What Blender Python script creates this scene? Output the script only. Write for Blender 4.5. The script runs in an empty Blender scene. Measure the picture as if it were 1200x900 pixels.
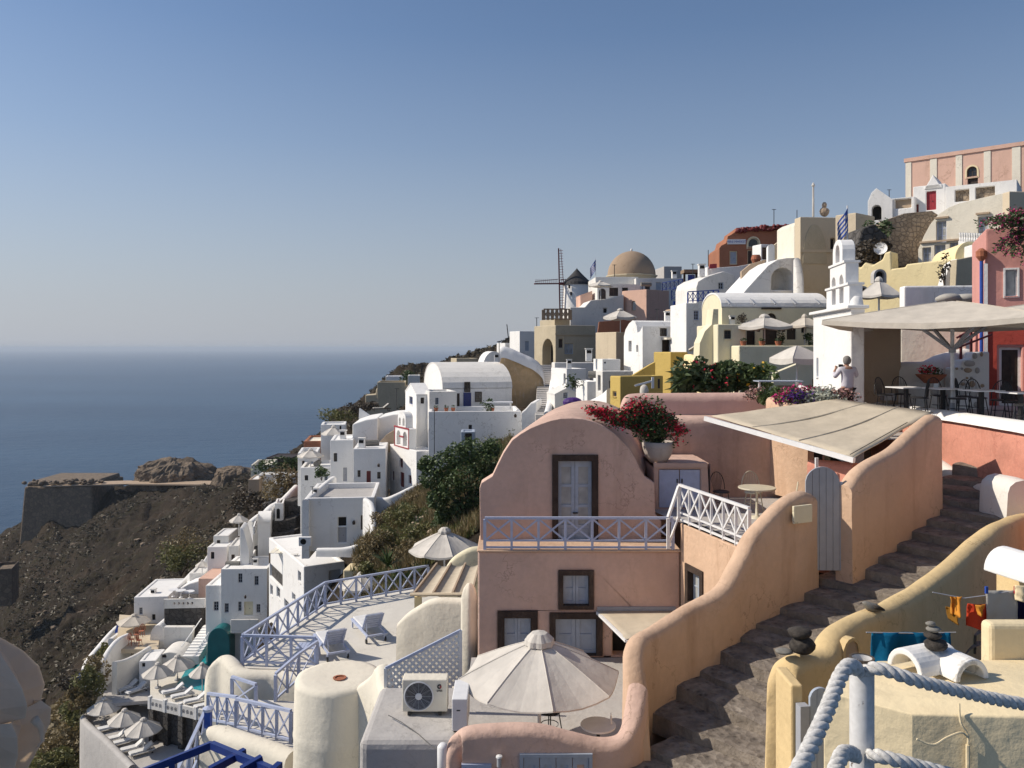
import bpy, bmesh, math, random
import numpy as np
from mathutils import Vector, Matrix, noise
from mathutils.geometry import tessellate_polygon
random.seed(7)
R_ = math.radians
scene = bpy.context.scene
COL = scene.collection
PI = math.pi

# ------------------------------------------------------------------ camera, world, sun, exposure
F, HY = 950.0, 408.0            # focal length and horizon row measured in the 1200x900 photograph
cam_d = bpy.data.cameras.new('camera'); cam = bpy.data.objects.new('camera', cam_d); COL.objects.link(cam)
cam.location = (0, 0, 0); cam.rotation_euler = (R_(90), 0, 0)
cam_d.sensor_width = 36; cam_d.lens = F / 1200 * 36; cam_d.shift_y = -(450 - HY) / 1200
cam_d.clip_start = 0.2; cam_d.clip_end = 200000
scene.camera = cam
SUN_DIR = Vector((-0.745, 0.07, 0.585)).normalized()   # towards the sun: from the left
SUN_EL = math.asin(SUN_DIR.z); SUN_AZ = math.atan2(SUN_DIR.x, SUN_DIR.y)
w = bpy.data.worlds.new('World'); scene.world = w; w.use_nodes = True
nt = w.node_tree
sky = nt.nodes.new('ShaderNodeTexSky'); sky.sky_type = 'NISHITA'; sky.sun_disc = False
sky.sun_elevation = SUN_EL; sky.sun_rotation = SUN_AZ
sky.altitude = 100; sky.air_density = 1.0; sky.dust_density = 0.7; sky.ozone_density = 4.5
bg = nt.nodes['Background']; bg.inputs[1].default_value = 0.077
# pale haze low in the sky, thinning with height all the way round, a little brighter towards the sun's side
tc = nt.nodes.new('ShaderNodeTexCoord'); sp = nt.nodes.new('ShaderNodeSeparateXYZ'); nt.links.new(tc.outputs['Generated'], sp.inputs[0])
rp = nt.nodes.new('ShaderNodeValToRGB'); nt.links.new(sp.outputs[2], rp.inputs[0])
e = rp.color_ramp.elements; e[0].position = 0.0; e[0].color = (.93,)*3+(1,); e[1].position = 0.5; e[1].color = (0,0,0,1)
for p_, v_ in ((0.05,.86),(0.13,.60),(0.24,.26),(0.36,.06)): q_ = e.new(p_); q_.color = (v_,)*3+(1,)
hz = nt.nodes.new('ShaderNodeMapRange'); nt.links.new(sp.outputs[0], hz.inputs[0])
for i_, v_ in ((1,-1.0),(2,1.0),(3,1.22),(4,0.72)): hz.inputs[i_].default_value = v_
hc = nt.nodes.new('ShaderNodeMix'); hc.data_type = 'RGBA'; hc.blend_type = 'MULTIPLY'; hc.inputs[0].default_value = 1
hc.inputs[6].default_value = (4.1, 4.32, 4.8, 1); nt.links.new(hz.outputs[0], hc.inputs[7])
mxw = nt.nodes.new('ShaderNodeMix'); mxw.data_type = 'RGBA'
nt.links.new(rp.outputs[0], mxw.inputs[0]); nt.links.new(sky.outputs[0], mxw.inputs[6]); nt.links.new(hc.outputs[2], mxw.inputs[7])
nt.links.new(mxw.outputs[2], bg.inputs[0])
sd = bpy.data.lights.new('sun', 'SUN'); sd.energy = 3.35; sd.angle = R_(0.5); sd.color = (1.0, 0.9, 0.76)
so = bpy.data.objects.new('sun', sd); COL.objects.link(so)
so.rotation_euler = (-SUN_DIR).to_track_quat('-Z', 'Y').to_euler()
scene.view_settings.view_transform = 'Standard'; scene.view_settings.look = 'None'
scene.view_settings.exposure = 0.45; scene.view_settings.gamma = 1.0
scene.cycles.max_bounces = 6; scene.cycles.diffuse_bounces = 4

# ------------------------------------------------------------------ helpers
def P(px, py, d): return Vector(((px - 600) / F * d, d, (HY - py) / F * d))
def X(px, d): return (px - 600) / F * d
def Z(py, d): return (HY - py) / F * d

def tag(o, label=None, cat=None, group=None, kind=None):
    if label: o['label'] = label
    if cat: o['category'] = cat
    if group: o['group'] = group
    if kind: o['kind'] = kind
    return o
def empty(name, loc, rz=0, label=None, cat=None, group=None):
    o = bpy.data.objects.new(name, None); COL.objects.link(o)
    o.location = loc; o.rotation_euler = (0, 0, rz); o.empty_display_size = 0.2
    return tag(o, label, cat, group)
def kids(o): return [c for c in KIDS.get(o.name, [])]
KIDS = {}
def setparent(o, p):
    o.parent = p; KIDS.setdefault(p.name, []).append(o)
def dup(o, loc=None, rz=None, label=None, group=None, parent=None, scale=None):
    c = o.copy(); COL.objects.link(c)
    if parent: setparent(c, parent)
    if loc is not None: c.location = loc
    if rz is not None: c.rotation_euler = (0, 0, rz)
    if scale: c.scale = (scale, scale, scale)
    if label: c['label'] = label
    if group: c['group'] = group
    for k in kids(o): dup(k, parent=c)
    return c

class M:
    """collects faces and links them as one mesh object"""
    def __init__(s): s.v = []; s.f = []
    def add(s, vs, fs):
        n = len(s.v); s.v += [tuple(v) for v in vs]; s.f += [tuple(i + n for i in f) for f in fs]; return s
    def box(s, x0, x1, y0, y1, z0, z1):
        return s.add([(x0,y0,z0),(x1,y0,z0),(x1,y1,z0),(x0,y1,z0),(x0,y0,z1),(x1,y0,z1),(x1,y1,z1),(x0,y1,z1)],
              [(0,3,2,1),(4,5,6,7),(0,1,5,4),(1,2,6,5),(2,3,7,6),(3,0,4,7)])
    def bar(s, p, q, w, h=None, up=(0,0,1)):
        p, q = Vector(p), Vector(q); h = h or w; t = (q - p).normalized(); up = Vector(up)
        if abs(t.dot(up)) > 0.98: up = Vector((1,0,0)) if abs(t.x) < .9 else Vector((0,1,0))
        a = t.cross(up).normalized() * (w/2); b = a.cross(t).normalized() * (h/2)
        return s.add([p-a-b,p+a-b,p+a+b,p-a+b,q-a-b,q+a-b,q+a+b,q-a+b],
              [(0,3,2,1),(4,5,6,7),(0,1,5,4),(1,2,6,5),(2,3,7,6),(3,0,4,7)])
    def tube(s, pts, r, n=8, caps=True, closed=False):
        pts = [Vector(p) for p in pts]; m = len(pts)
        rs = r if isinstance(r, (list, tuple)) else [r]*m
        base = len(s.v); prev = None
        for i, p in enumerate(pts):
            a = pts[i-1] if (i or closed) else pts[i]; b = pts[(i+1) % m] if (i < m-1 or closed) else pts[i]
            t = (b - a).normalized()
            if prev is None: prev = t.cross(Vector((0,0,1)) if abs(t.z) < .9 else Vector((1,0,0))).normalized()
            u = (prev - t*prev.dot(t)).normalized(); prev = u; v = t.cross(u)
            for k in range(n):
                c = 2*PI*k/n; s.v.append(tuple(p + (u*math.cos(c) + v*math.sin(c))*rs[i]))
        for i in range(m if closed else m-1):
            j = (i+1) % m
            for k in range(n):
                l = (k+1) % n
                s.f.append((base+i*n+k, base+i*n+l, base+j*n+l, base+j*n+k))
        if caps and not closed:
            s.f.append(tuple(base+k for k in range(n))[::-1]); s.f.append(tuple(base+(m-1)*n+k for k in range(n)))
        return s
    def lathe(s, prof, n=16, c=(0,0,0), a0=0, a1=2*PI, rf=None):
        full = abs(a1-a0-2*PI) < 1e-6; m = n if full else n+1; base = len(s.v)
        for r, z in prof:
            for k in range(m):
                a = a0 + (a1-a0)*k/n; rr = r*(rf(a, z) if rf else 1)
                s.v.append((c[0]+rr*math.cos(a), c[1]+rr*math.sin(a), c[2]+z))
        for i in range(len(prof)-1):
            for k in range(n):
                l = (k+1) % m
                s.f.append((base+i*m+k, base+i*m+l, base+(i+1)*m+l, base+(i+1)*m+k))
        return s
    def poly(s, outer, holes, fn, flip=False):
        """flat face in (a,b) with holes, placed by fn(a,b)"""
        loops = [[Vector((a, b, 0)) for a, b in outer]] + [[Vector((a, b, 0)) for a, b in h] for h in holes]
        flat = [p for l in loops for p in l]
        tris = tessellate_polygon(loops)
        fs = []
        for t in tris:
            A, B_, C = (flat[i] for i in t)
            ccw = (B_-A).cross(C-A).z > 0
            t = tuple(t) if ccw else (t[0], t[2], t[1])
            fs.append(t[::-1] if flip else t)
        return s.add([fn(p.x, p.y) for p in flat], fs)
    def side(s, loop, f0, f1, closed=True):
        n = len(loop); vs = [f0(a,b) for a,b in loop] + [f1(a,b) for a,b in loop]
        return s.add(vs, [(i, (i+1)%n, n+(i+1)%n, n+i) for i in range(n if closed else n-1)])
    def prism(s, outer, holes, fn, d0, d1):
        """solid plate between depth d0 and d1; fn(a,b,d)"""
        f0 = lambda a,b: fn(a,b,d0); f1 = lambda a,b: fn(a,b,d1)
        s.poly(outer, holes, f0); s.poly(outer, holes, f1, True)
        s.side(outer, f0, f1)
        for h in holes: s.side(h[::-1], f0, f1)
        return s
    def build(s, name, mat, parent=None, loc=None, rz=None, smooth=False, bevel=0, seg=2, solid=0):
        me = bpy.data.meshes.new(name); me.from_pydata(s.v, [], s.f); me.validate()
        if mat: me.materials.append(mat)
        if smooth: me.polygons.foreach_set('use_smooth', [True]*len(me.polygons))
        o = bpy.data.objects.new(name, me); COL.objects.link(o)
        if parent: setparent(o, parent)
        if loc is not None: o.location = loc
        if rz is not None: o.rotation_euler = (0,0,rz)
        if solid:
            m = o.modifiers.new('solid', 'SOLIDIFY'); m.thickness = solid; m.offset = 0
        if bevel:
            bm = bmesh.new(); bm.from_mesh(me); bmesh.ops.remove_doubles(bm, verts=bm.verts, dist=1e-4)
            bmesh.ops.recalc_face_normals(bm, faces=bm.faces); bm.to_mesh(me); bm.free()
            m = o.modifiers.new('bevel', 'BEVEL'); m.width = bevel; m.segments = seg; m.limit_method = 'ANGLE'; m.angle_limit = R_(35)
        return o
XZ = lambda a, b, d: (a, d, b)      # plate standing in the x-z plane, depth along y
def arch(a0, a1, zs, zt, n=12):
    """arch points from a1 round to a0 (counter-clockwise outline order)"""
    c, r = (a0+a1)/2, (a1-a0)/2
    return [(c + r*math.cos(PI*i/n), zs + (zt-zs)*math.sin(PI*i/n)) for i in range(n+1)]
def catmull(pts, per=8):
    out = []; n = len(pts)
    for i in range(n-1):
        p0, p1, p2, p3 = (np.array(pts[max(0,min(n-1,j))], float) for j in (i-1,i,i+1,i+2))
        for k in range(per):
            t = k/per
            out.append(0.5*((2*p1)+(-p0+p2)*t+(2*p0-5*p1+4*p2-p3)*t*t+(-p0+3*p1-3*p2+p3)*t**3))
    out.append(np.array(pts[-1], float)); return out

# ------------------------------------------------------------------ materials
def nodes(name):
    m = bpy.data.materials.new(name); m.use_nodes = True
    return m, m.node_tree, m.node_tree.nodes['Principled BSDF']
def lnk(t, a, b): t.links.new(a, b)
def noise_n(t, scale, detail=4, vec=None, rough=0.55):
    n = t.nodes.new('ShaderNodeTexNoise'); n.inputs['Scale'].default_value = scale
    n.inputs['Detail'].default_value = detail; n.inputs['Roughness'].default_value = rough
    if vec: lnk(t, vec, n.inputs['Vector'])
    return n
def ramp(t, fac, stops):
    r = t.nodes.new('ShaderNodeValToRGB'); e = r.color_ramp.elements
    while len(e) < len(stops): e.new(0.5)
    for i, (p, c) in enumerate(stops):
        e[i].position = p; e[i].color = (*c, 1) if len(c) == 3 else c
    lnk(t, fac, r.inputs[0]); return r
def sc(c, k): return tuple(min(1, x*k) for x in c)
def geo(t): return t.nodes.new('ShaderNodeNewGeometry').outputs['Position']
def mapped(t, vec, s):
    m = t.nodes.new('ShaderNodeMapping'); m.inputs['Scale'].default_value = s; lnk(t, vec, m.inputs['Vector']); return m.outputs[0]
def bumpn(t, b, h, strength, dist=0.02):
    n = t.nodes.new('ShaderNodeBump'); n.inputs['Strength'].default_value = strength; n.inputs['Distance'].default_value = dist
    lnk(t, h, n.inputs['Height']); lnk(t, n.outputs[0], b.inputs['Normal'])
def mixc(t, fac, a, b, mode='MIX'):
    m = t.nodes.new('ShaderNodeMix'); m.data_type = 'RGBA'; m.blend_type = mode
    if isinstance(fac, float): m.inputs[0].default_value = fac
    else: lnk(t, fac, m.inputs[0])
    for s_, v in ((6, a), (7, b)):
        if isinstance(v, tuple): m.inputs[s_].default_value = (*v, 1)
        else: lnk(t, v, m.inputs[s_])
    return m.outputs[2]
def plaster(name, c, var=0.14, scale=0.9, stain=None, bump=0.25, rough=0.9, stain_amt=0.5, cell=8):
    m, t, b = nodes(name); g = geo(t)
    n1 = noise_n(t, scale, 6, g, 0.62); n2 = noise_n(t, scale*9, 4, g)
    c1 = ramp(t, n1.outputs[0], [(0.3, sc(c, 1-var)), (0.5, c), (0.72, sc(c, 1+var*0.6))])
    col = mixc(t, 0.25, c1.outputs[0], ramp(t, n2.outputs[0], [(0.35, sc(c, 1-var)), (0.65, sc(c, 1+var*.5))]).outputs[0])
    st = stain or tuple(x*y for x, y in zip(c, (0.62, 0.57, 0.5)))
    n3 = noise_n(t, 1.0, 5, mapped(t, g, (scale*2.2, scale*2.2, scale*0.35)), 0.65)
    r3 = ramp(t, n3.outputs[0], [(0.55, (0,0,0)), (0.8, (stain_amt,)*3)])
    col = mixc(t, r3.outputs[0], col, st)
    ck = t.nodes.new('ShaderNodeTexVoronoi'); ck.feature = 'DISTANCE_TO_EDGE'; ck.inputs['Scale'].default_value = scale*1.1
    wv = t.nodes.new('ShaderNodeVectorMath'); wv.operation = 'MULTIPLY_ADD'; nw = noise_n(t, scale*3, 5, g)
    lnk(t, nw.outputs['Color'], wv.inputs[0]); wv.inputs[1].default_value = (.9/scale,)*3; lnk(t, g, wv.inputs[2]); lnk(t, wv.outputs[0], ck.inputs['Vector'])
    rc = ramp(t, ck.outputs['Distance'], [(0.0,(1,1,1)),(0.016,(0,0,0))]); nm = noise_n(t, scale*.7, 3, g)
    rm = ramp(t, nm.outputs[0], [(0.46,(0,0,0)),(0.6,(.7,)*3)])
    cm = t.nodes.new('ShaderNodeMath'); cm.operation = 'MULTIPLY'; lnk(t, rc.outputs[0], cm.inputs[0]); lnk(t, rm.outputs[0], cm.inputs[1])
    col = mixc(t, cm.outputs[0], col, sc(st, .7))
    n5 = noise_n(t, scale*.55, 2, g, .3); r5 = ramp(t, n5.outputs[0], [(0.56,(0,0,0)),(0.585,(.45,)*3)])
    col = mixc(t, r5.outputs[0], col, sc(c, 1-var*.8))
    lnk(t, col, b.inputs['Base Color']); b.inputs['Roughness'].default_value = rough
    b.inputs['Specular IOR Level'].default_value = 0.25
    nb = noise_n(t, cell, 6, g, 0.6); nb2 = noise_n(t, cell*.22, 3, g, .5)
    ad = t.nodes.new('ShaderNodeMath'); ad.operation = 'MULTIPLY_ADD'; ad.inputs[1].default_value = 2.2; lnk(t, nb2.outputs[0], ad.inputs[0]); lnk(t, nb.outputs[0], ad.inputs[2])
    bumpn(t, b, ad.outputs[0], bump*1.3, 0.03)
    return m
def simple(name, c, rough=0.6, var=0.06, scale=6, metal=0, spec=0.4, bump=0.0):
    m, t, b = nodes(name); g = geo(t)
    n1 = noise_n(t, scale, 4, g)
    lnk(t, ramp(t, n1.outputs[0], [(0.3, sc(c, 1-var)), (0.7, sc(c, 1+var))]).outputs[0], b.inputs['Base Color'])
    b.inputs['Roughness'].default_value = rough; b.inputs['Metallic'].default_value = metal
    b.inputs['Specular IOR Level'].default_value = spec
    if bump: bumpn(t, b, noise_n(t, scale*6, 4, g).outputs[0], bump, 0.01)
    return m
def fabric(name, c, trans=0.25, var=0.06):
    m, t, b = nodes(name); g = geo(t)
    n1 = noise_n(t, 2.5, 5, g)
    cr = ramp(t, n1.outputs[0], [(0.3, sc(c, 1-var*2)), (0.7, sc(c, 1+var))])
    lnk(t, cr.outputs[0], b.inputs['Base Color']); b.inputs['Roughness'].default_value = 0.95
    b.inputs['Specular IOR Level'].default_value = 0.1
    tr = t.nodes.new('ShaderNodeBsdfTranslucent'); lnk(t, cr.outputs[0], tr.inputs[0])
    mx = t.nodes.new('ShaderNodeMixShader'); mx.inputs[0].default_value = trans
    lnk(t, b.outputs[0], mx.inputs[1]); lnk(t, tr.outputs[0], mx.inputs[2])
    lnk(t, mx.outputs[0], t.nodes['Material Output'].inputs['Surface'])
    bumpn(t, b, noise_n(t, 5, 3, g).outputs[0], 0.35, 0.04)
    return m
def leafy(name, c1, c2, trans=0.2):
    m, t, b = nodes(name); g = geo(t)
    n1 = noise_n(t, 1.8, 3, g); n2 = noise_n(t, 14, 2, g)
    col = mixc(t, n2.outputs[0], ramp(t, n1.outputs[0], [(0.35, c1), (0.65, c2)]).outputs[0], sc(c2, 1.2))
    lnk(t, col, b.inputs['Base Color']); b.inputs['Roughness'].default_value = 0.6
    tr = t.nodes.new('ShaderNodeBsdfTranslucent'); lnk(t, col, tr.inputs[0])
    mx = t.nodes.new('ShaderNodeMixShader'); mx.inputs[0].default_value = trans
    lnk(t, b.outputs[0], mx.inputs[1]); lnk(t, tr.outputs[0], mx.inputs[2])
    lnk(t, mx.outputs[0], t.nodes['Material Output'].inputs['Surface'])
    return m
def masonry(name, c, joint, scale=2.2, bump=0.8, var=0.35):
    m, t, b = nodes(name); g = geo(t)
    v = t.nodes.new('ShaderNodeTexVoronoi'); v.inputs['Scale'].default_value = scale; lnk(t, g, v.inputs['Vector'])
    e = t.nodes.new('ShaderNodeTexVoronoi'); e.feature = 'DISTANCE_TO_EDGE'; e.inputs['Scale'].default_value = scale; lnk(t, g, e.inputs['Vector'])
    sep = t.nodes.new('ShaderNodeSeparateColor'); lnk(t, v.outputs['Color'], sep.inputs[0])
    cc = ramp(t, sep.outputs[0], [(0.0, sc(c, 1-var)), (0.5, c), (1.0, sc(c, 1+var))])
    r = ramp(t, e.outputs['Distance'], [(0.02, (0,0,0)), (0.09, (1,1,1))])
    n = noise_n(t, scale*6, 4, g)
    col = mixc(t, r.outputs[0], joint, cc.outputs[0]); col = mixc(t, 0.35, col, ramp(t, n.outputs[0], [(0.3, sc(c,.6)), (0.7, sc(c,1.3))]).outputs[0])
    lnk(t, col, b.inputs['Base Color']); b.inputs['Roughness'].default_value = 0.95
    bumpn(t, b, r.outputs[0], bump, 0.08)
    return m
W = dict(
 white=plaster('whitewash', (0.80,0.79,0.77), 0.05, 0.5, (0.56,0.53,0.48), 0.3, stain_amt=0.45),
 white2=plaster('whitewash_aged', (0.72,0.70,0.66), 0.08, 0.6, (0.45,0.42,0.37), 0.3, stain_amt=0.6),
 cream=plaster('cream_plaster', (0.78,0.65,0.42), 0.10, 0.9, (0.54,0.43,0.27), 0.3),
 creamwhite=plaster('pale_cream_plaster', (0.74,0.69,0.58), 0.07, 0.8, (0.52,0.46,0.36), 0.3),
 cream_y=plaster('pale_yellow_plaster', (0.75,0.69,0.50), 0.07, 0.7, None, 0.3, stain_amt=0.3),
 yellow=plaster('yellow_plaster', (0.82,0.69,0.40), 0.05, 0.6, None, 0.3, stain_amt=0.3),
 ochre=plaster('ochre_plaster', (0.58,0.42,0.13), 0.08, 0.7, None, 0.3, stain_amt=0.35),
 yellowwall=plaster('warm_yellow_plaster', (0.68,0.51,0.27), 0.12, 1.1, (0.45,0.30,0.14), 0.35),
 pink=plaster('dusty_pink_plaster', (0.61,0.425,0.345), 0.19, 0.9, (0.38,0.25,0.19), 0.4, stain_amt=.75),
 peach=plaster('warm_lit_pink_plaster', (0.62,0.43,0.30), 0.17, 0.8, (0.40,0.25,0.16), 0.4, stain_amt=.75),  # the house pink turned more orange; warm light is put into the colour
 rosewall=plaster('rose_plaster', (0.62,0.30,0.26), 0.10, 0.8, (0.42,0.18,0.15), 0.3),
 palerose=plaster('pale_mauve_plaster', (0.60,0.40,0.34), 0.10, 0.8, (0.45,0.28,0.23), 0.3),
 salmon=plaster('salmon_plaster', (0.60,0.27,0.20), 0.24, 1.3, (0.42,0.14,0.10), 0.35),
 red=plaster('shade_red_plaster', (0.42,0.07,0.05), 0.2, 1.0, None, 0.3),
 palepink=plaster('pale_pink_plaster', (0.64,0.42,0.33), 0.08, 0.6, None, 0.3),
 sand=plaster('sandstone_plaster', (0.50,0.43,0.31), 0.12, 0.5, (0.33,0.28,0.2), 0.5),
 beige=plaster('beige_plaster', (0.58,0.49,0.36), 0.08, 0.4, (0.42,0.34,0.24), 0.3),
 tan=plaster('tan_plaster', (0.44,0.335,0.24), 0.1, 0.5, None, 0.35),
 rust=plaster('terracotta_plaster', (0.36,0.155,0.09), 0.15, 0.5, None, 0.4),
 dome=plaster('dome_plaster', (0.36,0.265,0.185), 0.10, 0.35, None, 0.4, cell=3),
 greyroof=plaster('grey_cement', (0.46,0.44,0.42), 0.1, 0.9, (0.3,0.28,0.26), 0.4),
 floor=plaster('pale_terrace_paint', (0.66,0.63,0.57), 0.08, 0.7, (0.48,0.44,0.38), 0.2),
 lava=masonry('dark_lava_masonry', (0.085,0.078,0.072), (0.035,0.032,0.03), 2.0),
 rubble=masonry('rubble_masonry', (0.36,0.28,0.2), (0.22,0.17,0.13), 3.6),
 wallstone=masonry('brown_fort_masonry', (0.20,0.15,0.105), (0.115,0.088,0.062), 0.7),
 oldwall=plaster('peeling_ochre_plaster', (0.60,0.43,0.25), 0.22, 1.5, (0.68,0.60,0.48), 0.9, stain_amt=1.0, cell=2),
 stair=None,
 blue=simple('pale_blue_paint', (0.42,0.47,0.62), 0.5, 0.08),
 bluegrey=simple('blue_grey_door_paint', (0.36,0.41,0.49), 0.55, 0.1),
 navy=simple('navy_paint', (0.012,0.03,0.16), 0.4, 0.15),
 cobalt=simple('cobalt_paint', (0.02,0.07,0.35), 0.5, 0.15),
 whitepaint=simple('white_paint', (0.74,0.74,0.74), 0.5, 0.05),
 greypaint=simple('grey_paint', (0.36,0.37,0.4), 0.5, 0.06),
 redpaint=simple('red_paint', (0.32,0.03,0.04), 0.5, 0.1),
 darkred=simple('oxblood_paint', (0.16,0.025,0.025), 0.5, 0.15),
 darkwood=simple('dark_wood', (0.045,0.03,0.022), 0.6, 0.3),
 brownstone=plaster('brown_stone_trim', (0.06,0.042,0.034), 0.4, 4, (0.2,0.15,0.12), 0.5),
 wood=simple('weathered_wood', (0.28,0.2,0.13), 0.8, 0.25),
 glass=simple('dark_glass', (0.02,0.022,0.026), 0.12, 0.2, spec=0.6),
 curtain=simple('curtained_glass', (0.35,0.36,0.36), 0.35, 0.25, scale=3),
 dark=simple('dark_interior', (0.015,0.013,0.012), 0.9, 0.2),
 metal=simple('dark_iron', (0.02,0.02,0.022), 0.45, 0.2, spec=0.5),
 creammetal=simple('cream_enamel', (0.6,0.55,0.42), 0.45, 0.08),
 canvas=fabric('beige_canvas', (0.70,0.64,0.55), 0.18),
 canvast=fabric('thin_beige_canvas', (0.82,0.72,0.60), 0.5),
 canvasw=fabric('off_white_canvas', (0.74,0.70,0.64), 0.22),
 awning=fabric('sand_awning_cloth', (0.62,0.54,0.42), 0.12),
 towel=fabric('blue_towel_cloth', (0.01,0.15,0.30), 0.1, 0.2),
 orangecl=fabric('orange_cloth', (0.75,0.32,0.05), 0.2), redcl=fabric('red_cloth', (0.62,0.07,0.03), 0.2),
 browncl=fabric('brown_cloth', (0.25,0.12,0.02), 0.1), greycl=fabric('grey_sheet_cloth', (0.50,0.48,0.44), 0.15),
 navycl=fabric('navy_cloth', (0.015,0.015,0.06), 0.05),
 cushion=fabric('white_cushion_cloth', (0.74,0.74,0.74), 0.05),
 teal=simple('teal_glaze', (0.01,0.13,0.14), 0.35, 0.15, scale=1),
 water=simple('pool_water', (0.02,0.30,0.36), 0.06, 0.15, scale=1.5, spec=0.6),
 terracotta=simple('terracotta', (0.36,0.13,0.07), 0.85, 0.2, bump=.2),
 pot=plaster('pale_pot_glaze', (0.46,0.41,0.37), 0.15, 3, None, 0.2),
 stone=simple('dark_beach_stone', (0.055,0.047,0.04), 0.9, 0.5, scale=22, bump=1.0),
 stonel=simple('grey_beach_stone', (0.2,0.19,0.17), 0.85, 0.25, scale=14, bump=.4),
 rope=None,
 slate=simple('slate_roof', (0.035,0.034,0.036), 0.8, 0.3, scale=2),
 bark=simple('bark', (0.10,0.075,0.055), 0.95, 0.35, bump=.5),
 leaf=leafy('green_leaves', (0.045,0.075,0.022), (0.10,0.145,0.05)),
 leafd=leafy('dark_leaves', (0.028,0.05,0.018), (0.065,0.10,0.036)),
 olive=leafy('olive_leaves', (0.09,0.10,0.03), (0.17,0.165,0.06)),
 dry=leafy('dry_scrub', (0.11,0.085,0.04), (0.22,0.17,0.085)),
 scrub=leafy('brown_scrub', (0.035,0.028,0.02), (0.075,0.058,0.04)),
 hillscrub=leafy('slope_scrub', (0.04,0.036,0.02), (0.10,0.08,0.045), 0.1),
 silver=leafy('silver_leaves', (0.25,0.28,0.22), (0.45,0.47,0.40)),
 petal=leafy('red_bracts', (0.55,0.02,0.05), (0.78,0.05,0.10), 0.35),
 magenta=leafy('magenta_petals', (0.42,0.02,0.14), (0.6,0.05,0.22), 0.3),
 purple=leafy('purple_petals', (0.05,0.02,0.14), (0.1,0.03,0.24), 0.3),
 palepetal=leafy('pale_pink_petals', (0.45,0.25,0.22), (0.6,0.36,0.32), 0.3),
 yellowp=leafy('yellow_petals', (0.6,0.35,0.02), (0.7,0.45,0.05), 0.3),
 skin=simple('skin', (0.42,0.24,0.17), 0.6, 0.08), hair=simple('grey_hair', (0.2,0.19,0.18), 0.8, 0.25, scale=60),
 shirt=fabric('pale_shirt_cloth', (0.62,0.60,0.66), 0.05), trousers=simple('dark_trousers', (0.02,0.02,0.025), 0.9, 0.2),
)
def mat_stair():
    m, t, b = nodes('worn_stone_steps'); g = geo(t)
    n1 = noise_n(t, 3.2, 8, g, 0.7); n2 = noise_n(t, 1.1, 4, g)
    v = t.nodes.new('ShaderNodeTexVoronoi'); v.inputs['Scale'].default_value = 7; lnk(t, g, v.inputs['Vector'])
    c1 = ramp(t, n1.outputs[0], [(0.34, (0.03,0.025,0.02)), (0.47, (0.15,0.125,0.105)), (0.66, (0.38,0.335,0.29))])
    c2 = ramp(t, v.outputs['Distance'], [(0.10, (0.03,0.025,0.02)), (0.34, (0.25,0.215,0.18))])
    col = mixc(t, 0.45, c1.outputs[0], c2.outputs[0])
    col = mixc(t, ramp(t, n2.outputs[0], [(0.4,(0,0,0)),(0.7,(0.45,)*3)]).outputs[0], col, (0.12,0.10,0.085))
    lnk(t, col, b.inputs['Base Color']); b.inputs['Roughness'].default_value = 0.95
    mx = t.nodes.new('ShaderNodeMath'); mx.operation = 'ADD'; lnk(t, n1.outputs[0], mx.inputs[0]); lnk(t, v.outputs['Distance'], mx.inputs[1])
    bumpn(t, b, mx.outputs[0], 0.9, 0.05); return m
W['stair'] = mat_stair()
W['riser'] = plaster('cement_risers', (0.25,0.215,0.18), 0.4, 3.0, (0.10,0.085,0.07), 0.8, stain_amt=.9, cell=14)
def mat_rope():
    m, t, b = nodes('white_rope'); g = geo(t)
    n = noise_n(t, 90, 4, g)
    lnk(t, ramp(t, n.outputs[0], [(0.3,(0.40,0.395,0.385)),(0.65,(0.66,0.65,0.63))]).outputs[0], b.inputs['Base Color'])
    b.inputs['Roughness'].default_value = 0.9; bumpn(t, b, n.outputs[0], 0.5, 0.003); return m
W['rope'] = mat_rope()
def mat_chipped():
    m, t, b = nodes('chipped_white_paint'); g = geo(t)
    n = noise_n(t, 14, 8, g, 0.7); n2 = noise_n(t, 60, 3, g)
    r = ramp(t, n.outputs[0], [(0.62,(0,0,0)),(0.66,(1,1,1))])
    col = mixc(t, r.outputs[0], ramp(t, n2.outputs[0], [(0.3,(0.54,0.535,0.53)),(0.7,(0.64,0.635,0.63))]).outputs[0], (0.10,0.07,0.055))
    lnk(t, col, b.inputs['Base Color']); b.inputs['Roughness'].default_value = 0.5
    bumpn(t, b, r.outputs[0], 0.4, -0.002); return m
W['chip'] = mat_chipped()

# ------------------------------------------------------------------ sea and terrain
def mat_sea():
    m, t, b = nodes('sea_water'); g = geo(t)
    mp = mapped(t, g, (0.02, 0.035, 0.02)); n1 = noise_n(t, 1.0, 9, mp, 0.68)
    n2 = noise_n(t, 0.0012, 4, mapped(t, g, (0.5, 1.6, 1)))
    n2r = ramp(t, n2.outputs[0], [(0.38,(0,0,0)),(0.62,(1,1,1))])
    c = mixc(t, n2r.outputs[0], (0.015,0.048,0.100), (0.030,0.076,0.138))
    lnk(t, c, b.inputs['Base Color']); b.inputs['Roughness'].default_value = 0.32
    b.inputs['IOR'].default_value = 1.33; b.inputs['Specular IOR Level'].default_value = 0.4
    bumpn(t, b, n1.outputs[0], 0.8, 5.0); return m
SEA = -130.0
s = M(); n = 96
rings = [0, 120, 400, 1000, 2500, 6000, 15000, 27000, 40000]
s.v.append((0, 300, SEA))
for r in rings[1:]:
    for k in range(n): s.v.append((r*math.cos(2*PI*k/n), 300 + r*math.sin(2*PI*k/n), SEA))
for k in range(n): s.f.append((0, 1+k, 1+(k+1) % n))
for i in range(len(rings)-2):
    for k in range(n):
        a, b_ = 1+i*n+k, 1+i*n+(k+1) % n; s.f.append((a, a+n, b_+n, b_))
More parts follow.
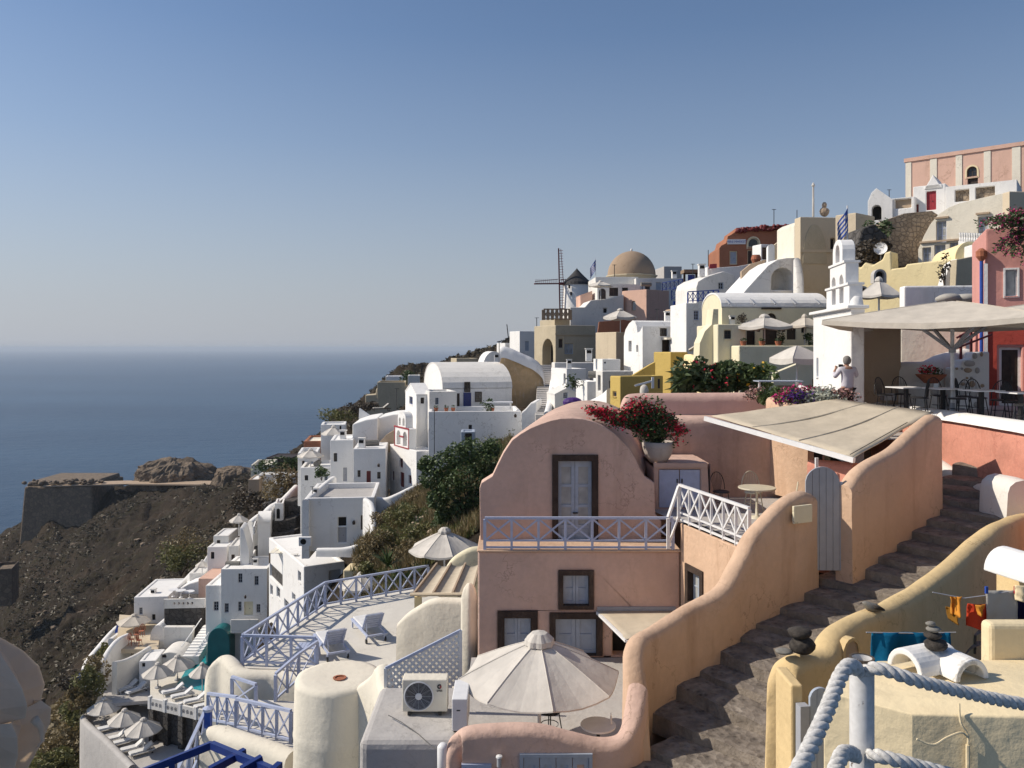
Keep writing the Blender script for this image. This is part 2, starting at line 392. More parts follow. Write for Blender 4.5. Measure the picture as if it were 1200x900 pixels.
tag(s.build('sea', mat_sea()), 'calm blue sea reaching to the hazy horizon', 'sea', kind='structure')

CP = [ # px, py, depth of ground points read from the photograph
 (40,572,395),(90,566,400),(150,567,400),(220,566,400),(275,563,390),(300,556,360),
 (40,618,392),(95,617,388),(20,615,400),(0,640,390),(-60,660,380),(-160,700,370),
 (150,600,350),(220,600,320),(270,590,280),(120,650,300),(60,690,280),(190,650,260),(0,740,250),(-100,830,270),
 (150,700,200),(60,770,190),(240,640,200),(260,620,190),(100,740,185),(30,840,150),(100,800,125),(70,880,112),(140,745,130),
 (-60,940,150),(-160,1000,190),(200,700,130),(255,670,120),(300,640,120),(320,600,150),(350,560,165),(390,500,170),(430,478,170),
 (480,448,190),(520,425,220),(560,415,260),(600,405,260),(640,430,180),(690,400,170),(745,390,150),(820,370,120),
 (900,350,100),(1000,330,82),(1100,300,70),(1250,280,70),(1400,250,70),(400,470,240),(350,560,260),(470,430,300),
 (640,500,85),(560,520,74),(610,480,90),(480,560,80),(430,590,76),(380,675,68),(330,690,76),(330,800,55),(290,770,84),(220,805,80),(160,835,82),(100,880,84),
 (300,800,70),(200,870,72),(120,930,72),(60,1000,80),
 (430,715,46),(470,665,45),(520,640,43),(560,600,46),(500,610,53),(540,570,58),(460,600,62),(420,640,58),(575,560,55),
 (700,480,60),(800,470,50),(900,450,45),(960,470,34),(1040,400,48),(1150,380,45),(1300,400,40),
 (640,620,34),(720,560,32),(850,520,30),(950,520,28),(1100,520,26),(1250,520,24),
 (300,900,40),(400,880,33),(480,840,30),(250,1000,36),(150,1150,40),(560,1000,17),(660,900,20),(450,1100,16),(300,1200,20),
 (760,1100,11),(1000,1000,11),(900,1300,7),(1200,1100,8),(600,1500,6),(200,2200,8),(1000,2200,3),(1400,1200,6),
 (200,480,1400),(600,470,700),(900,440,400),(1400,420,300)]
cp = np.array([[(a-600)/F*d, d, (HY-b)/F*d] for a, b, d in CP])
cp[-4:, 2] = (-160, -140, -40, -20)
deep = np.array([[-420,300,-165],[-420,150,-165],[-420,450,-165],[-300,520,-160],[-200,600,-165],[-330,30,-165],[-150,20,-110],[-60,-30,-60],[-200,120,-118],
                 [-260,220,-140],[60,-40,-20],[200,0,10],[200,100,25],[200,250,5],[-50,520,-150],[120,520,-120]])
cp = np.vstack([cp, deep]); 
sx = cp[:, :2]
D2 = np.linalg.norm(sx[:, None]-sx[None], axis=2)
A = np.zeros((len(cp)+1,)*2); A[:-1,:-1] = D2; A[-1,:-1] = 1; A[:-1,-1] = 1
coef = np.linalg.solve(A + np.diag([0.0]*len(cp)+[0]), np.append(cp[:,2], 0))
def hgt(xy):
    d = np.linalg.norm(xy[:, None]-sx[None], axis=2); return d @ coef[:-1] + coef[-1]
def ground(x, y): return float(hgt(np.array([[x, y]]))[0])
# polar-ish grid: fine near, coarse far, one sheet out to below the sea
us = np.concatenate([np.linspace(-1.55,-.66,50)[:-1], np.linspace(-.66,0.02,240), np.linspace(.02,1.05,70)[1:]]); ds = np.concatenate([np.geomspace(4,60,60)[:-1], np.geomspace(60, 640, 280)])
UU, DD = np.meshgrid(us, ds); XX = UU*DD; YY = DD
XX = XX.ravel(); YY = YY.ravel(); ZZ = hgt(np.stack([XX, YY], 1))
fort = (XX < X(125,395)) & (YY > 380)
for i in range(len(XX)):
    p = Vector((XX[i], YY[i], 0)); amp = min(1, max(0, (YY[i]-45)/90))
    if ZZ[i] > SEA - 25 and amp > 0:
        q = p*0.02; h = noise.fractal(q + Vector((3,1,0)), 0.9, 2.1, 6)*6.5*amp
        r = noise.ridged_multi_fractal(p*0.055, 0.9, 2.0, 4, 1.0, 2.0)
        ZZ[i] += h*0.8 - 1.2 + (r-1.0)*1.7*amp
        g2 = noise.ridged_multi_fractal(Vector((p.x*.022+p.y*.010, p.y*.006-p.x*.004, 1.0)), 0.9, 2.0, 4, 1.0, 2.0); ZZ[i] += (g2-1.1)*4.0*amp*min(1,max(0,(YY[i]-90)/80))
        r2 = noise.ridged_multi_fractal(p*0.21+Vector((7,2,0)), 0.8, 2.1, 3, 1.0, 2.0); ZZ[i] += (r2-1.0)*.55*amp
        st = 5.0 + 1.5*noise.noise(p*.012); zq = ZZ[i] + 2.2*noise.noise(p*.03); fr = (zq/st) % 1.0     # worn ledges
        ZZ[i] += (max(0,(fr-.55)/.45)**2 - fr*.55)*st*.42*amp
    elif amp == 0: ZZ[i] += noise.fractal(p*0.5, 1, 2, 4)*0.25
ZZ -= np.clip((YY-25)/60, 0, 1)*0.6
nu = len(us); faces = []
for j in range(len(ds)-1):
    for i in range(nu-1): faces.append((j*nu+i, j*nu+i+1, (j+1)*nu+i+1, (j+1)*nu+i))
def mat_earth():
    m, t, b = nodes('volcanic_earth'); g = geo(t)
    n1 = noise_n(t, 0.035, 8, g, 0.65); n2 = noise_n(t, 0.6, 8, g, 0.7); n3 = noise_n(t, 0.16, 6, g, 0.7)
    c = ramp(t, n1.outputs[0], [(0.32,(0.018,0.014,0.010)),(0.5,(0.038,0.029,0.021)),(0.66,(0.068,0.047,0.032))])
    c2 = ramp(t, n2.outputs[0], [(0.36,(0.012,0.010,0.007)),(0.55,(0.04,0.032,0.024)),(0.76,(0.12,0.10,0.078))])
    col = mixc(t, 0.5, c.outputs[0], c2.outputs[0])
    col = mixc(t, ramp(t, n3.outputs[0], [(0.5,(0,0,0)),(0.68,(0.75,)*3)]).outputs[0], col, (0.034,0.031,0.016))
    lnk(t, col, b.inputs['Base Color']); b.inputs['Roughness'].default_value = 1.0; b.inputs['Specular IOR Level'].default_value = 0.1
    mx = t.nodes.new('ShaderNodeMath'); mx.operation = 'ADD'; lnk(t, n2.outputs[0], mx.inputs[0]); lnk(t, n3.outputs[0], mx.inputs[1])
    bumpn(t, b, mx.outputs[0], 0.8, 0.9); return m
EARTH = mat_earth()
terr = M(); terr.v = list(zip(XX.tolist(), YY.tolist(), ZZ.tolist())); terr.f = faces
tag(terr.build('hillside', EARTH, smooth=True), 'dark volcanic hillside falling steeply to the sea', 'hillside', kind='structure')

# ------------------------------------------------------------------ builders
class B:
    """a plastered building: a corner seen at pixel column pc and depth d, right face along local x, left face along local y"""
    def __init__(s, name, label, cat, pc, d, pt, pb, pl=None, pr=None, th=0, mat='white', D=4, Wd=None, ext=2.5, group=None,
                 roof='flat', axis='R', prof=None, par=0.25, roofmat=None, bevel=0.06, slope=0, wallname='wall', nl=None):
        s.th = R_(th); s.c, s.s = math.cos(s.th), math.sin(s.th)
        s.x, s.y = X(pc, d), d; s.z1, s.z0 = Z(pt, d), Z(pb, d) - ext
        if pr is not None: Wd = s._solve(pr, (s.c, s.s))
        if pl is not None: D = s._solve(pl, (-s.s, s.c))
        if not 0.4 <= D <= 14: D = 4.0
        s.W, s.D = Wd, D; s.H = s.z1 - s.z0
        s.root = empty(name, (s.x, s.y, s.z0), s.th, label, cat, group)
        s.mat = mat; s.roof = roof; s.axis = axis; s.prof = prof; s.par = par; s.roofmat = roofmat or mat; s.bevel = bevel
        s.hol = {'R': [], 'L': []}; s.todo = []; s.slope = slope; s.wallname = wallname
    def _solve(s, px, dr):
        k = (px-600)/F; return (k*s.y - s.x)/(dr[0] - k*dr[1])
    def at(s, face, px, py):
        dr = (s.c, s.s) if face == 'R' else (-s.s, s.c)
        t = s._solve(px, dr); d = s.y + t*dr[1]; return t, Z(py, d) - s.z0
    def mp(s, face):
        return (lambda a, b, d: (a, d, b)) if face == 'R' else (lambda a, b, d: (d, a, b))
    def win(s, face, p0, p1, y0, y1, st='w', frame='greypaint', pane='glass', rec=None, arched=False, sur=None, mull=True, name=None, hole=True, label=None):
        (a0, zt), (a1, _) = s.at(face, p0, y0), s.at(face, p1, y0)
        zb = s.at(face, (p0+p1)/2, y1)[1]; zt = s.at(face, (p0+p1)/2, y0)[1]
        if a0 > a1: a0, a1 = a1, a0
        if rec is None: rec = min(0.18, (a1-a0)*0.35)
        out = [(a0, zb), (a1, zb)] + (arch(a0, a1, zt-(a1-a0)/2, zt, 8) if arched else [(a1, zt), (a0, zt)])
        if hole: s.hol[face].append((out, rec))
        s.todo.append((face, a0, a1, zb, zt, st, frame, pane, rec if hole else -0.02, out, sur, mull, name, label, arched))
        return s
    def door(s, face, p0, p1, y0, y1, frame='darkwood', **k): return s.win(face, p0, p1, y0, y1, 'd', frame, **k)
    def _fit(s, face, a0, a1, zb, zt, st, frame, pane, rec, out, sur, mull, name, label, arched):
        f = s.mp(face); wd, hh = a1-a0, zt-zb; fr = min(0.09, wd*0.13); y0, y1 = rec-0.05, rec+0.01
        if face == 'L': pass
        def bx(m, x0, x1, z0, z1, d0, d1):
            m.prism([(x0,z0),(x1,z0),(x1,z1),(x0,z1)], [], f, d0, d1)
        inner = [(a0+fr, zb+fr), (a1-fr, zb+fr)] + (arch(a0+fr, a1-fr, zt-wd/2, zt-fr, 8) if arched else [(a1-fr, zt-fr), (a0+fr, zt-fr)])
        if st == 'o':
            m = M(); m.prism(out, [], f, rec-0.012, rec-0.004); tag(m.build(name or 'window', W[pane], s.root), label); return
        if st == 'w':
            m = M(); m.prism(out, [inner], f, y0, y1)
            if mull:
                c = (a0+a1)/2; bx(m, c-fr*.3, c+fr*.3, zb+fr, zt-fr, y0+.008, y1)
                for q in ((1/3, 2/3) if hh > wd*1.35 else (0.5,)):
                    z = zb+hh*q; bx(m, a0+fr, a1-fr, z-fr*.22, z+fr*.22, y0+.014, y1)
            o = tag(m.build(name or 'window', W[frame], s.root), label)
            m = M(); m.prism(inner, [], f, rec-0.022, rec-0.006); m.build('pane', W[pane], o)
            m = M(); bx(m, a0-fr*.6, a1+fr*.6, zb-fr*.9, zb-0.004, -0.05, rec); m.build('sill', W[s.mat], o)
        elif st == 'd':
            m = M(); m.prism(out, [inner], f, y0, y1)
            o = tag(m.build(name or 'door', W[sur or frame], s.root), label)
            m = M(); m.prism(inner, [], f, rec-0.028, rec-0.006)
            c = (a0+a1)/2; g = wd*.06
            for q0, q1 in ((0.06,0.42),(0.5,0.92)):
                for b0, b1 in ((a0+fr+g, c-g*.6), (c+g*.6, a1-fr-g)):
                    bx(m, b0, b1, zb+fr+(hh-2*fr)*q0, zb+fr+(hh-2*fr)*q1, rec-0.036, rec-0.026)
            m.build('leaf', W[frame], o)
            m = M(); bx(m, c+g*1.2, c+g*1.2+min(.04,wd*.06), zb+hh*.44, zb+hh*.5, rec-0.075, rec-0.03); m.build('handle', W['metal'], o)
        if sur and st == 'w':
            t = fr*1.3; o2 = [(a0-t, zb-t), (a1+t, zb-t)] + (arch(a0-t, a1+t, zt-wd/2, zt+t, 8) if arched else [(a1+t, zt+t), (a0-t, zt+t)])
            m = M(); m.prism(o2, [out], f, -0.035, 0.04); m.build('surround', W[sur], s.root)
    def done(s):
        for f_, nm in (('L','D'),('R','W')):      # openings always stay inside their face
            for h, _ in s.hol[f_]: setattr(s, nm, max(getattr(s, nm), max(p[0] for p in h)+.25))
        for f_ in 'LR':
            for h, _ in s.hol[f_]:
                if max(p[1] for p in h) > s.H - .02 and s.roof == 'flat': s.H = max(p[1] for p in h) + .15
        Wd, D, H = s.W, s.D, s.H; m = M(); pf = s.prof
        ax = s.axis
        if pf is None: pf = [((Wd if ax == 'R' else D), H), (0, H)] if s.roof == 'flat' else None
        if s.roof == 'vault':
            A_ = Wd if ax == 'R' else D; r = s.par; pf = arch(0, A_, H-r, H, 14)
        elif s.roof == 'gable':
            A_ = Wd if ax == 'R' else D; pf = [(A_, H-s.par), (A_/2, H), (0, H-s.par)]
        elif s.roof == 'mono':     # slopes: H at a=0 to H-par at the far end
            A_ = Wd if ax == 'R' else D; pf = [(A_, H-s.par), (0, H)]
        A_ = Wd if ax == 'R' else D; L_ = D if ax == 'R' else Wd
        out = [(0, 0), (A_, 0)] + pf
        oth = 'L' if ax == 'R' else 'R'
        f0 = s.mp(ax); flip = ax == 'L'
        m.poly(out, [h for h, _ in s.hol[ax]], lambda a, b: f0(a, b, 0), flip)
        m.poly(out, [], lambda a, b: f0(a, b, L_), not flip)
        for h, rc in s.hol[ax]:
            m.side(h, lambda a, b: f0(a, b, 0), lambda a, b, rc=rc: f0(a, b, rc)); m.poly(h, [], lambda a, b, rc=rc: f0(a, b, rc), flip)
        z_near, z_far = pf[-1][1], pf[0][1]
        f1 = s.mp(oth)
        m.poly([(0,0),(L_,0),(L_,z_near),(0,z_near)], [h for h, _ in s.hol[oth]], lambda a, b: f1(a, b, 0), oth == 'L')
        for h, rc in s.hol[oth]:
            m.side(h, lambda a, b: f1(a, b, 0), lambda a, b, rc=rc: f1(a, b, rc)); m.poly(h, [], lambda a, b, rc=rc: f1(a, b, rc), oth == 'L')
        m.poly([(0,0),(L_,0),(L_,z_far),(0,z_far)], [], lambda a, b: f1(a, b, A_), oth != 'L')
        if s.roof in ('x','solid','n') and s.roofmat == s.mat:
            m.side(pf, lambda a, b: f0(a, b, 0), lambda a, b: f0(a, b, L_), closed=False)
            m.build(s.wallname, W[s.mat], s.root, bevel=max(s.bevel, .03+.0012*s.y), seg=3)
        elif s.roof == 'flat' and s.par > 0:
            t = min(0.3, Wd*.2, D*.2); k = len(m.v)
            o_ = [(0,0),(Wd,0),(Wd,D),(0,D)]; i_ = [(t,t),(Wd-t,t),(Wd-t,D-t),(t,D-t)]
            m.add([(a,b,H) for a,b in o_]+[(a,b,H) for a,b in i_]+[(a,b,H-s.par) for a,b in i_],
                  [(j,(j+1)%4,4+(j+1)%4,4+j) for j in range(4)]+[(4+j,4+(j+1)%4,8+(j+1)%4,8+j) for j in range(4)])
            m.build(s.wallname, W[s.mat], s.root, bevel=s.bevel)
            r = M(); r.box(t-.01, Wd-t+.01, t-.01, D-t+.01, H-s.par-.12, H-s.par+.012); r.build('roof', W[s.roofmat], s.root)
        else:
            m.build(s.wallname, W[s.mat], s.root, bevel=s.bevel)
            r = M(); e = 0.03
            fr = lambda a, b: f0(a, b+e, -e); fr2 = lambda a, b: f0(a, b+e, L_+e)
            lo = lambda a, b: f0(a, b-.08, -e); lo2 = lambda a, b: f0(a, b-.08, L_+e)
            r.side(pf, fr, fr2, closed=False); r.side(pf, fr, lo, closed=False); r.side(pf, fr2, lo2, closed=False)
            for j in (0, -1):
                r.add([fr(*pf[j]), fr2(*pf[j]), lo2(*pf[j]), lo(*pf[j])], [(0,1,2,3)])
            r.build('roof', W[s.roofmat], s.root, smooth=False)
        for t_ in s.todo: s._fit(*t_)
        return s.root

def jitter_mesh(o, amp, scale):
    for v in o.data.vertices:
        v.co += noise.noise_vector(v.co*scale)*amp

def ribbon(name, label, cat, pts, thick, mat, parent=None, per=8, rows=6, amp=0.012, group=None, caps=True, kind=None):
    """plaster wall with a rounded top following points (px, py of the top, depth, bottom z)"""
    P3 = [(X(a, d), d, Z(b, d), zb) for a, b, d, zb in pts]
    return ribbon3(name, label, cat, P3, thick, mat, parent, per, rows, amp, group, caps, kind)
def ribbon3(name, label, cat, P3, thick, mat, parent=None, per=8, rows=6, amp=0.012, group=None, caps=True, kind=None):
    c = catmull(P3, per); m = M(); n = len(c); h = thick/2; nr = 6; sec = None
    for i, p in enumerate(c):
        a, b = c[max(0, i-1)], c[min(n-1, i+1)]
        t = Vector((b[0]-a[0], b[1]-a[1], 0)).normalized(); nrm = Vector((t.y, -t.x, 0))
        x, y, zt, zb = p; zz = zt - h*0.8; prof = []
        for k in range(rows): prof.append((h*(1.0+0.12*(1-k/(rows-1))), zb + (zz-zb)*k/(rows-1)))
        for k in range(1, nr): prof.append((h*math.cos(PI*k/nr), zz + h*0.8*math.sin(PI*k/nr)))
        for k in range(rows-1, -1, -1): prof.append((-h*(1.0+0.12*(1-k/(rows-1))), zb + (zz-zb)*k/(rows-1)))
        for o_, z in prof:
            v = Vector((x, y, 0)) + nrm*o_; v.z = z
            v += noise.noise_vector(v*1.3)*amp
            m.v.append(tuple(v))
        sec = len(prof)
    for i in range(n-1):
        for k in range(sec-1):
            m.f.append((i*sec+k, (i+1)*sec+k, (i+1)*sec+k+1, i*sec+k+1))
    if caps:
        m.f.append(tuple(range(sec))); m.f.append(tuple((n-1)*sec+k for k in range(sec))[::-1])
    o = m.build(name, W[mat], parent, smooth=True)
    md = o.modifiers.new('es', 'EDGE_SPLIT'); md.split_angle = R_(50)
    return tag(o, label, cat, group, kind)

def railing(label, pts, h, nb, mat='blue', pw=0.07, rw=0.055, bw=0.04, group=None, low=0.14, name='railing', mid=False, cat='railing', x=True):
    """posts, rails and crossed braces along 3-D base points; nb bays for each stretch"""
    base = Vector(pts[0]); r = empty(name, base, 0, label, cat, group)
    L = [Vector(p)-base for p in pts]; up = Vector((0,0,1)); done = set()
    for k in range(len(L)-1):
        a, b = L[k], L[k+1]; n = nb[k]
        M().bar(a+up*h, b+up*h, rw*1.2, rw).build('top_rail', W[mat], r)
        M().bar(a+up*low, b+up*low, rw*.8, rw*.8).build('bottom_rail', W[mat], r)
        if mid: M().bar(a+up*(low+.16), b+up*(low+.16), rw*.7, rw*.7).build('bottom_rail', W[mat], r)
        for i in range(n+1):
            q = a+(b-a)*(i/n)
            key = (round(q.x,2), round(q.y,2))
            if key not in done:
                done.add(key); M().bar(q, q+up*(h-rw*.55), pw if i in (0,n) else pw*.8).build('post', W[mat], r)
            if x and i < n:
                q2 = a+(b-a)*((i+1)/n); lo = low+(.16 if mid else 0); off = (b-a).normalized().cross(up)*0.008
                M().bar(q+up*lo+off, q2+up*(h-rw*.4)+off, bw*.7, bw).build('brace', W[mat], r)
                M().bar(q+up*(h-rw*.4)-off, q2+up*lo-off, bw*.7, bw).build('brace', W[mat], r)
    return r

def umbrella(label, loc, R=1.5, hub=2.5, drop=0.55, n=8, mat='canvas', group=None, rot=0.2, sq=False, val=0.12, tilt=0, pole=0.045, vent=True, name='parasol', base=True, cat='parasol'):
    r = empty(name, loc, rot, label, cat, group)
    if sq: n = 4
    def rad(k, f):
        a = 2*PI*k/n + (PI/4 if sq else 0); q = R*f*(1.414 if sq else 1)
        return Vector((q*math.cos(a), q*math.sin(a), hub - drop*f**1.15))
    m = M(); sub = 4; lev = 6; ring = []
    m.v.append((0, 0, hub))
    N = n*sub
    for l in range(1, lev+1):
        f = l/lev
        for k in range(n):
            a, b = rad(k, f), rad(k+1, f)
            for j in range(sub):
                t = j/sub; p = a.lerp(b, t); p.z -= 0.07*R*f*math.sin(PI*t)*.7
                m.v.append(tuple(p))
    for k in range(N): m.f.append((0, 1+k, 1+(k+1) % N))
    for l in range(lev-1):
        for k in range(N):
            a, b = 1+l*N+k, 1+l*N+(k+1) % N; m.f.append((a, a+N, b+N, b))
    st = len(m.v)
    for k in range(N):
        v = Vector(m.v[1+(lev-1)*N+k]); jj = (k % sub)/sub
        m.v.append((v.x*1.004, v.y*1.004, v.z - val*(0.85+0.25*math.sin(PI*jj))))
    for k in range(N):
        a, b = 1+(lev-1)*N+k, 1+(lev-1)*N+(k+1) % N; m.f.append((a, st+k, st+(k+1) % N, b))
    for p in m.f: pass
    can = m.build('canopy', W[mat], r, solid=0.012)
    m = M()
    for k in range(n):
        M().tube([rad(k,q)-Vector((0,0,.025)) for q in (.14,.5,.99)], .013, 4).build('rib', W['greypaint'], r)
    m = M()
    for k in range(n):
        m.tube([rad(k, .05+.95*i/5)+Vector((0,0,.012)) for i in range(6)], .009, 4)
    m.build('seam', W[mat], can)['kind'] = 'stuff'
    if vent:
        m = M(); q = R*.17; prof = [(0.001, hub+.16), (q*.55, hub+.13), (q, hub+.02), (q*1.04, hub-.07)]
        m.lathe(prof, n*4, rf=lambda a, z: 1+0.06*math.cos(a*n)); m.build('vent_cap', W[mat], r, solid=0.01)
    M().tube([(0,0,0),(0,0,hub-.02)], pole, 8).build('pole', W['wood' if pole > .05 else 'whitepaint'], r)
    if base: M().lathe([(.28,0),(.28,.08),(.07,.12),(.06,.35)], 12).build('base', W['greypaint'], r)
    if tilt: r.rotation_euler = (tilt, 0, rot)
    return r
def place(o, loc, rz, label=None, group=None, scale=None):
    return dup(o, loc, rz, label, group, scale=scale)

def lounger(label, loc, rz, group=None, frame='whitepaint', cushion='cushion', back=38, L=1.95, wheels=True):
    r = empty('sun_lounger', loc, rz, label, 'sun lounger', group); w_ = .34; z = .32
    m = M(); 
    for sy in (-1,1): m.box(-L/2, L/2, sy*w_-.025, sy*w_+.025, z-.05, z+.02)
    for xx in (-L/2+.03, L/2-.03): m.box(xx-.03, xx+.03, -w_+.025, w_-.025, z-.045, z+.015)
    m.build('frame', W[frame], r)
    hx = L/2-.72; a = R_(back); c, s_ = math.cos(a), math.sin(a)
    m = M(); 
    for i in range(9):
        x0 = -L/2+.07+i*(hx+L/2-.1)/9; m.box(x0, x0+.10, -w_+.03, w_-.03, z+.0, z+.028)
    m.build('slats', W[frame], r)
    m = M()
    def q(u, y, v): return (hx+u*c-v*s_, y, z+.03+u*s_+v*c)
    for i in range(6):
        u = .02+i*.125
        m.add([q(u,-w_,0),q(u+.105,-w_,0),q(u+.105,w_,0),q(u,w_,0),q(u,-w_,.025),q(u+.105,-w_,.025),q(u+.105,w_,.025),q(u,w_,.025)],
              [(0,3,2,1),(4,5,6,7),(0,1,5,4),(1,2,6,5),(2,3,7,6),(3,0,4,7)])
    for sy in (-1,1): m.bar(q(0,sy*(w_-.05),-.015), q(.74,sy*(w_-.05),-.015), .03)
    for sy in (-1,1): m.bar(q(.45,sy*(w_-.08),-.02), (hx+.35, sy*(w_-.08), z-.02), .025)
    m.build('backrest', W[frame], r)
    if cushion:
        m = M().box(-L/2+.06, hx-.02, -w_+.04, w_-.04, z+.03, z+.1); m.build('cushion', W[cushion], r, bevel=.02)
        m = M().add([q(.0,-w_+.04,.03),q(.72,-w_+.04,.03),q(.72,w_-.04,.03),q(.0,w_-.04,.03),q(.0,-w_+.04,.1),q(.72,-w_+.04,.1),q(.72,w_-.04,.1),q(.0,w_-.04,.1)],
              [(0,3,2,1),(4,5,6,7),(0,1,5,4),(1,2,6,5),(2,3,7,6),(3,0,4,7)]); m.build('back_cushion', W[cushion], r, bevel=.02)
    for xx, sy in ((-L/2+.12,1),(-L/2+.12,-1),(L/2-.2,1),(L/2-.2,-1)):
        M().bar((xx,sy*(w_-.01),z-.03),(xx,sy*(w_-.01),.03 if xx<0 or not wheels else .08),.05).build('leg', W[frame], r)
        if xx > 0 and wheels: M().tube([(xx,sy*w_-.02,.08),(xx,sy*w_+.03,.08)],.08,12).build('wheel', W['metal'], r)
    return r

def wire_chair(label, loc, rz, mat='metal', group=None, name='wire_chair', s=1.0, t=.011):
    r = empty(name, loc, rz, label, 'chair', group); z = .45*s; R = .21*s
    M().lathe([(.001,z+.02),(R*.8,z+.03),(R,z+.015),(R,z-.01),(.001,z-.015)], 16).build('seat', W[mat], r)
    m = M(); hoop = [(R*1.1*math.cos(a), R*.35+.08+R*.25*math.sin(a), z+.03+.45*s*math.sin(a)**.8) for a in [PI*i/14 for i in range(15)]]
    m.tube(hoop, t, 6)
    for i in range(3, 12, 1):
        h = hoop[i]; m.tube([((h[0])*.55, R*.75, z+.02), h], t*.55, 4)
    m.build('backrest', W[mat], r)
    m = M(); arm = [(R*1.05*math.cos(a), -R*.9+R*1.9*((i)/10) if 0 else R*.45-R*1.15*math.sin(a), z+.22*s) for i, a in enumerate([PI*i/10 for i in range(11)])]
    for a in (PI*.25, PI*.75, PI*1.25, PI*1.75):
        M().tube([(R*.8*math.cos(a), R*.8*math.sin(a), z), (R*1.15*math.cos(a), R*1.15*math.sin(a), 0)], t, 6).build('leg', W[mat], r)
    m.lathe([(R*.75,.2*s),(R*.75+.012,.2*s+.012),(R*.75+.012,.2*s)], 14); m.build('stretcher', W[mat], r)
    return r
def round_table(label, loc, R=.35, h=.73, top='whitepaint', leg='metal', group=None, cat='table', name='round_table'):
    r = empty(name, loc, 0, label, cat, group)
    M().lathe([(.001,h),(R,h),(R+.006,h-.012),(R,h-.03),(.001,h-.03)], 28).build('tabletop', W[top], r)
    M().lathe([(.2,0),(.19,.025),(.04,.05),(.03,.3),(.03,h-.12),(.1,h-.03)], 12).build('pedestal', W[leg], r, smooth=True)
    return r
def square_table(label, loc, rz, w_=.7, h=.73, top='greypaint', leg='metal', group=None):
    r = empty('cafe_table', loc, rz, label, 'table', group)
    M().box(-w_/2,w_/2,-w_/2,w_/2,h-.03,h).build('tabletop', W[top], r)
    M().bar((0,0,.03),(0,0,h-.03),.09).build('pedestal', W[leg], r)
    M().box(-.25,.25,-.25,.25,0,.03).build('base', W[leg], r)
    return r

def leaves(pts, size, rnd, elong=1.8):
    m = M()
    for p in pts:
        p = Vector(p); s_ = size*rnd.uniform(.6,1.3)
        a = Vector((rnd.gauss(0,1),rnd.gauss(0,1),rnd.gauss(0,.7))).normalized(); b = a.cross(Vector((rnd.gauss(0,1),rnd.gauss(0,1),rnd.gauss(0,1)))).normalized()
        m.add([p-a*s_*elong*.5, p+b*s_*.42-a*s_*.05, p+a*s_*elong*.5, p-b*s_*.42-a*s_*.05], [(0,1,2,3)])
    return m
def clump_pts(centers, n, rnd, hollow=.55):
    out = []
    for i in range(n):
        (cx,cy,cz), (rx,ry,rz_) = rnd.choice(centers)
        v = Vector((rnd.gauss(0,1),rnd.gauss(0,1),rnd.gauss(0,1))).normalized()*(hollow+(1-hollow)*rnd.random()**.6)
        out.append((cx+v.x*rx, cy+v.y*ry, cz+v.z*rz_))
    return out
def bush(label, loc, rx, ry, rz_, mat='leaf', n=500, size=.09, cat='bush', name='bush', seed=0, group=None, stems=True, lumps=9, stemmat='bark', flow=None, elong=1.8):
    rnd = random.Random(seed+17); r = empty(name, loc, 0, label, cat, group)
    cs = []
    for i in range(lumps):
        a = rnd.uniform(0,2*PI); q = rnd.random()**.5*.68
        f = rnd.uniform(.28,.5); cs.append(((rx*q*math.cos(a), ry*q*math.sin(a), rz_*rnd.uniform(.35,1.25)*(1-.35*q)), (rx*f, ry*f, rz_*f)))
    pts = clump_pts(cs, n, rnd); pts = [(x, y, max(z, .02)) for x, y, z in pts]
    leaves(pts, size, rnd, elong).build('foliage', W[mat], r)['kind'] = 'stuff'
    if stems:
        m = M()
        for (c, _) in cs[:6]: m.tube([(0,0,-.1), (c[0]*.4,c[1]*.4,c[2]*.5), c], [.03*max(.5,rz_),.02*max(.5,rz_),.008], 5)
        m.build('stem', W[stemmat], r)['kind'] = 'stuff'
    if flow:
        fm, k, fs = flow
        leaves(clump_pts([(c, (e[0]*1.08,e[1]*1.08,e[2]*1.08)) for c, e in cs], k, rnd, .9), fs, rnd, 1.1).build('flower', W[fm], r)['kind'] = 'stuff'
    return r
def flag(label, loc, h, w_, hh, rz=0, group=None):
    """striped blue and white flag with a cross in the canton, hanging loosely from its pole"""
    r = empty('flag', loc, rz, label, 'flag', group)
    M().tube([(0,0,0),(0,0,h)], .035, 6).build('flagpole', W['whitepaint'], r)
    def pt(u, v): # u along fly, v down
        return (u*w_*.45, .12*math.sin(u*5+v)*w_, h-.1-v*hh-u*w_*.75)
    a = M(); b = M(); n = 9
    for i in range(n):
        for j in range(6):
            u0, u1 = j/6, (j+1)/6
            canton = i < 5 and j < 2
            tgt = (b if (i == 2 or j == 3) else a) if canton else (a if i % 2 == 0 else b)
            tgt.add([pt(u0,i/n),pt(u1,i/n),pt(u1,(i+1)/n),pt(u0,(i+1)/n)], [(0,1,2,3)])
    a.build('blue_stripes', W['cobalt'], r, solid=.01); b.build('white_stripes', W['canvasw'], r, solid=.01)
    return r
def pebble(m, c, rx, ry, rz_, seed):
    n, k = 12, 7
    prof = [(max(.001, math.sin(PI*i/k)), -math.cos(PI*i/k)) for i in range(k+1)]
    b0 = len(m.v); m.lathe(prof, n)
    for i in range(b0, len(m.v)):
        v = Vector(m.v[i]); d = 1+.13*noise.noise(v*1.3+Vector((seed*7.1,seed,0)))
        m.v[i] = (c[0]+v.x*rx*d, c[1]+v.y*ry*d, c[2]+v.z*rz_*d)
    return m
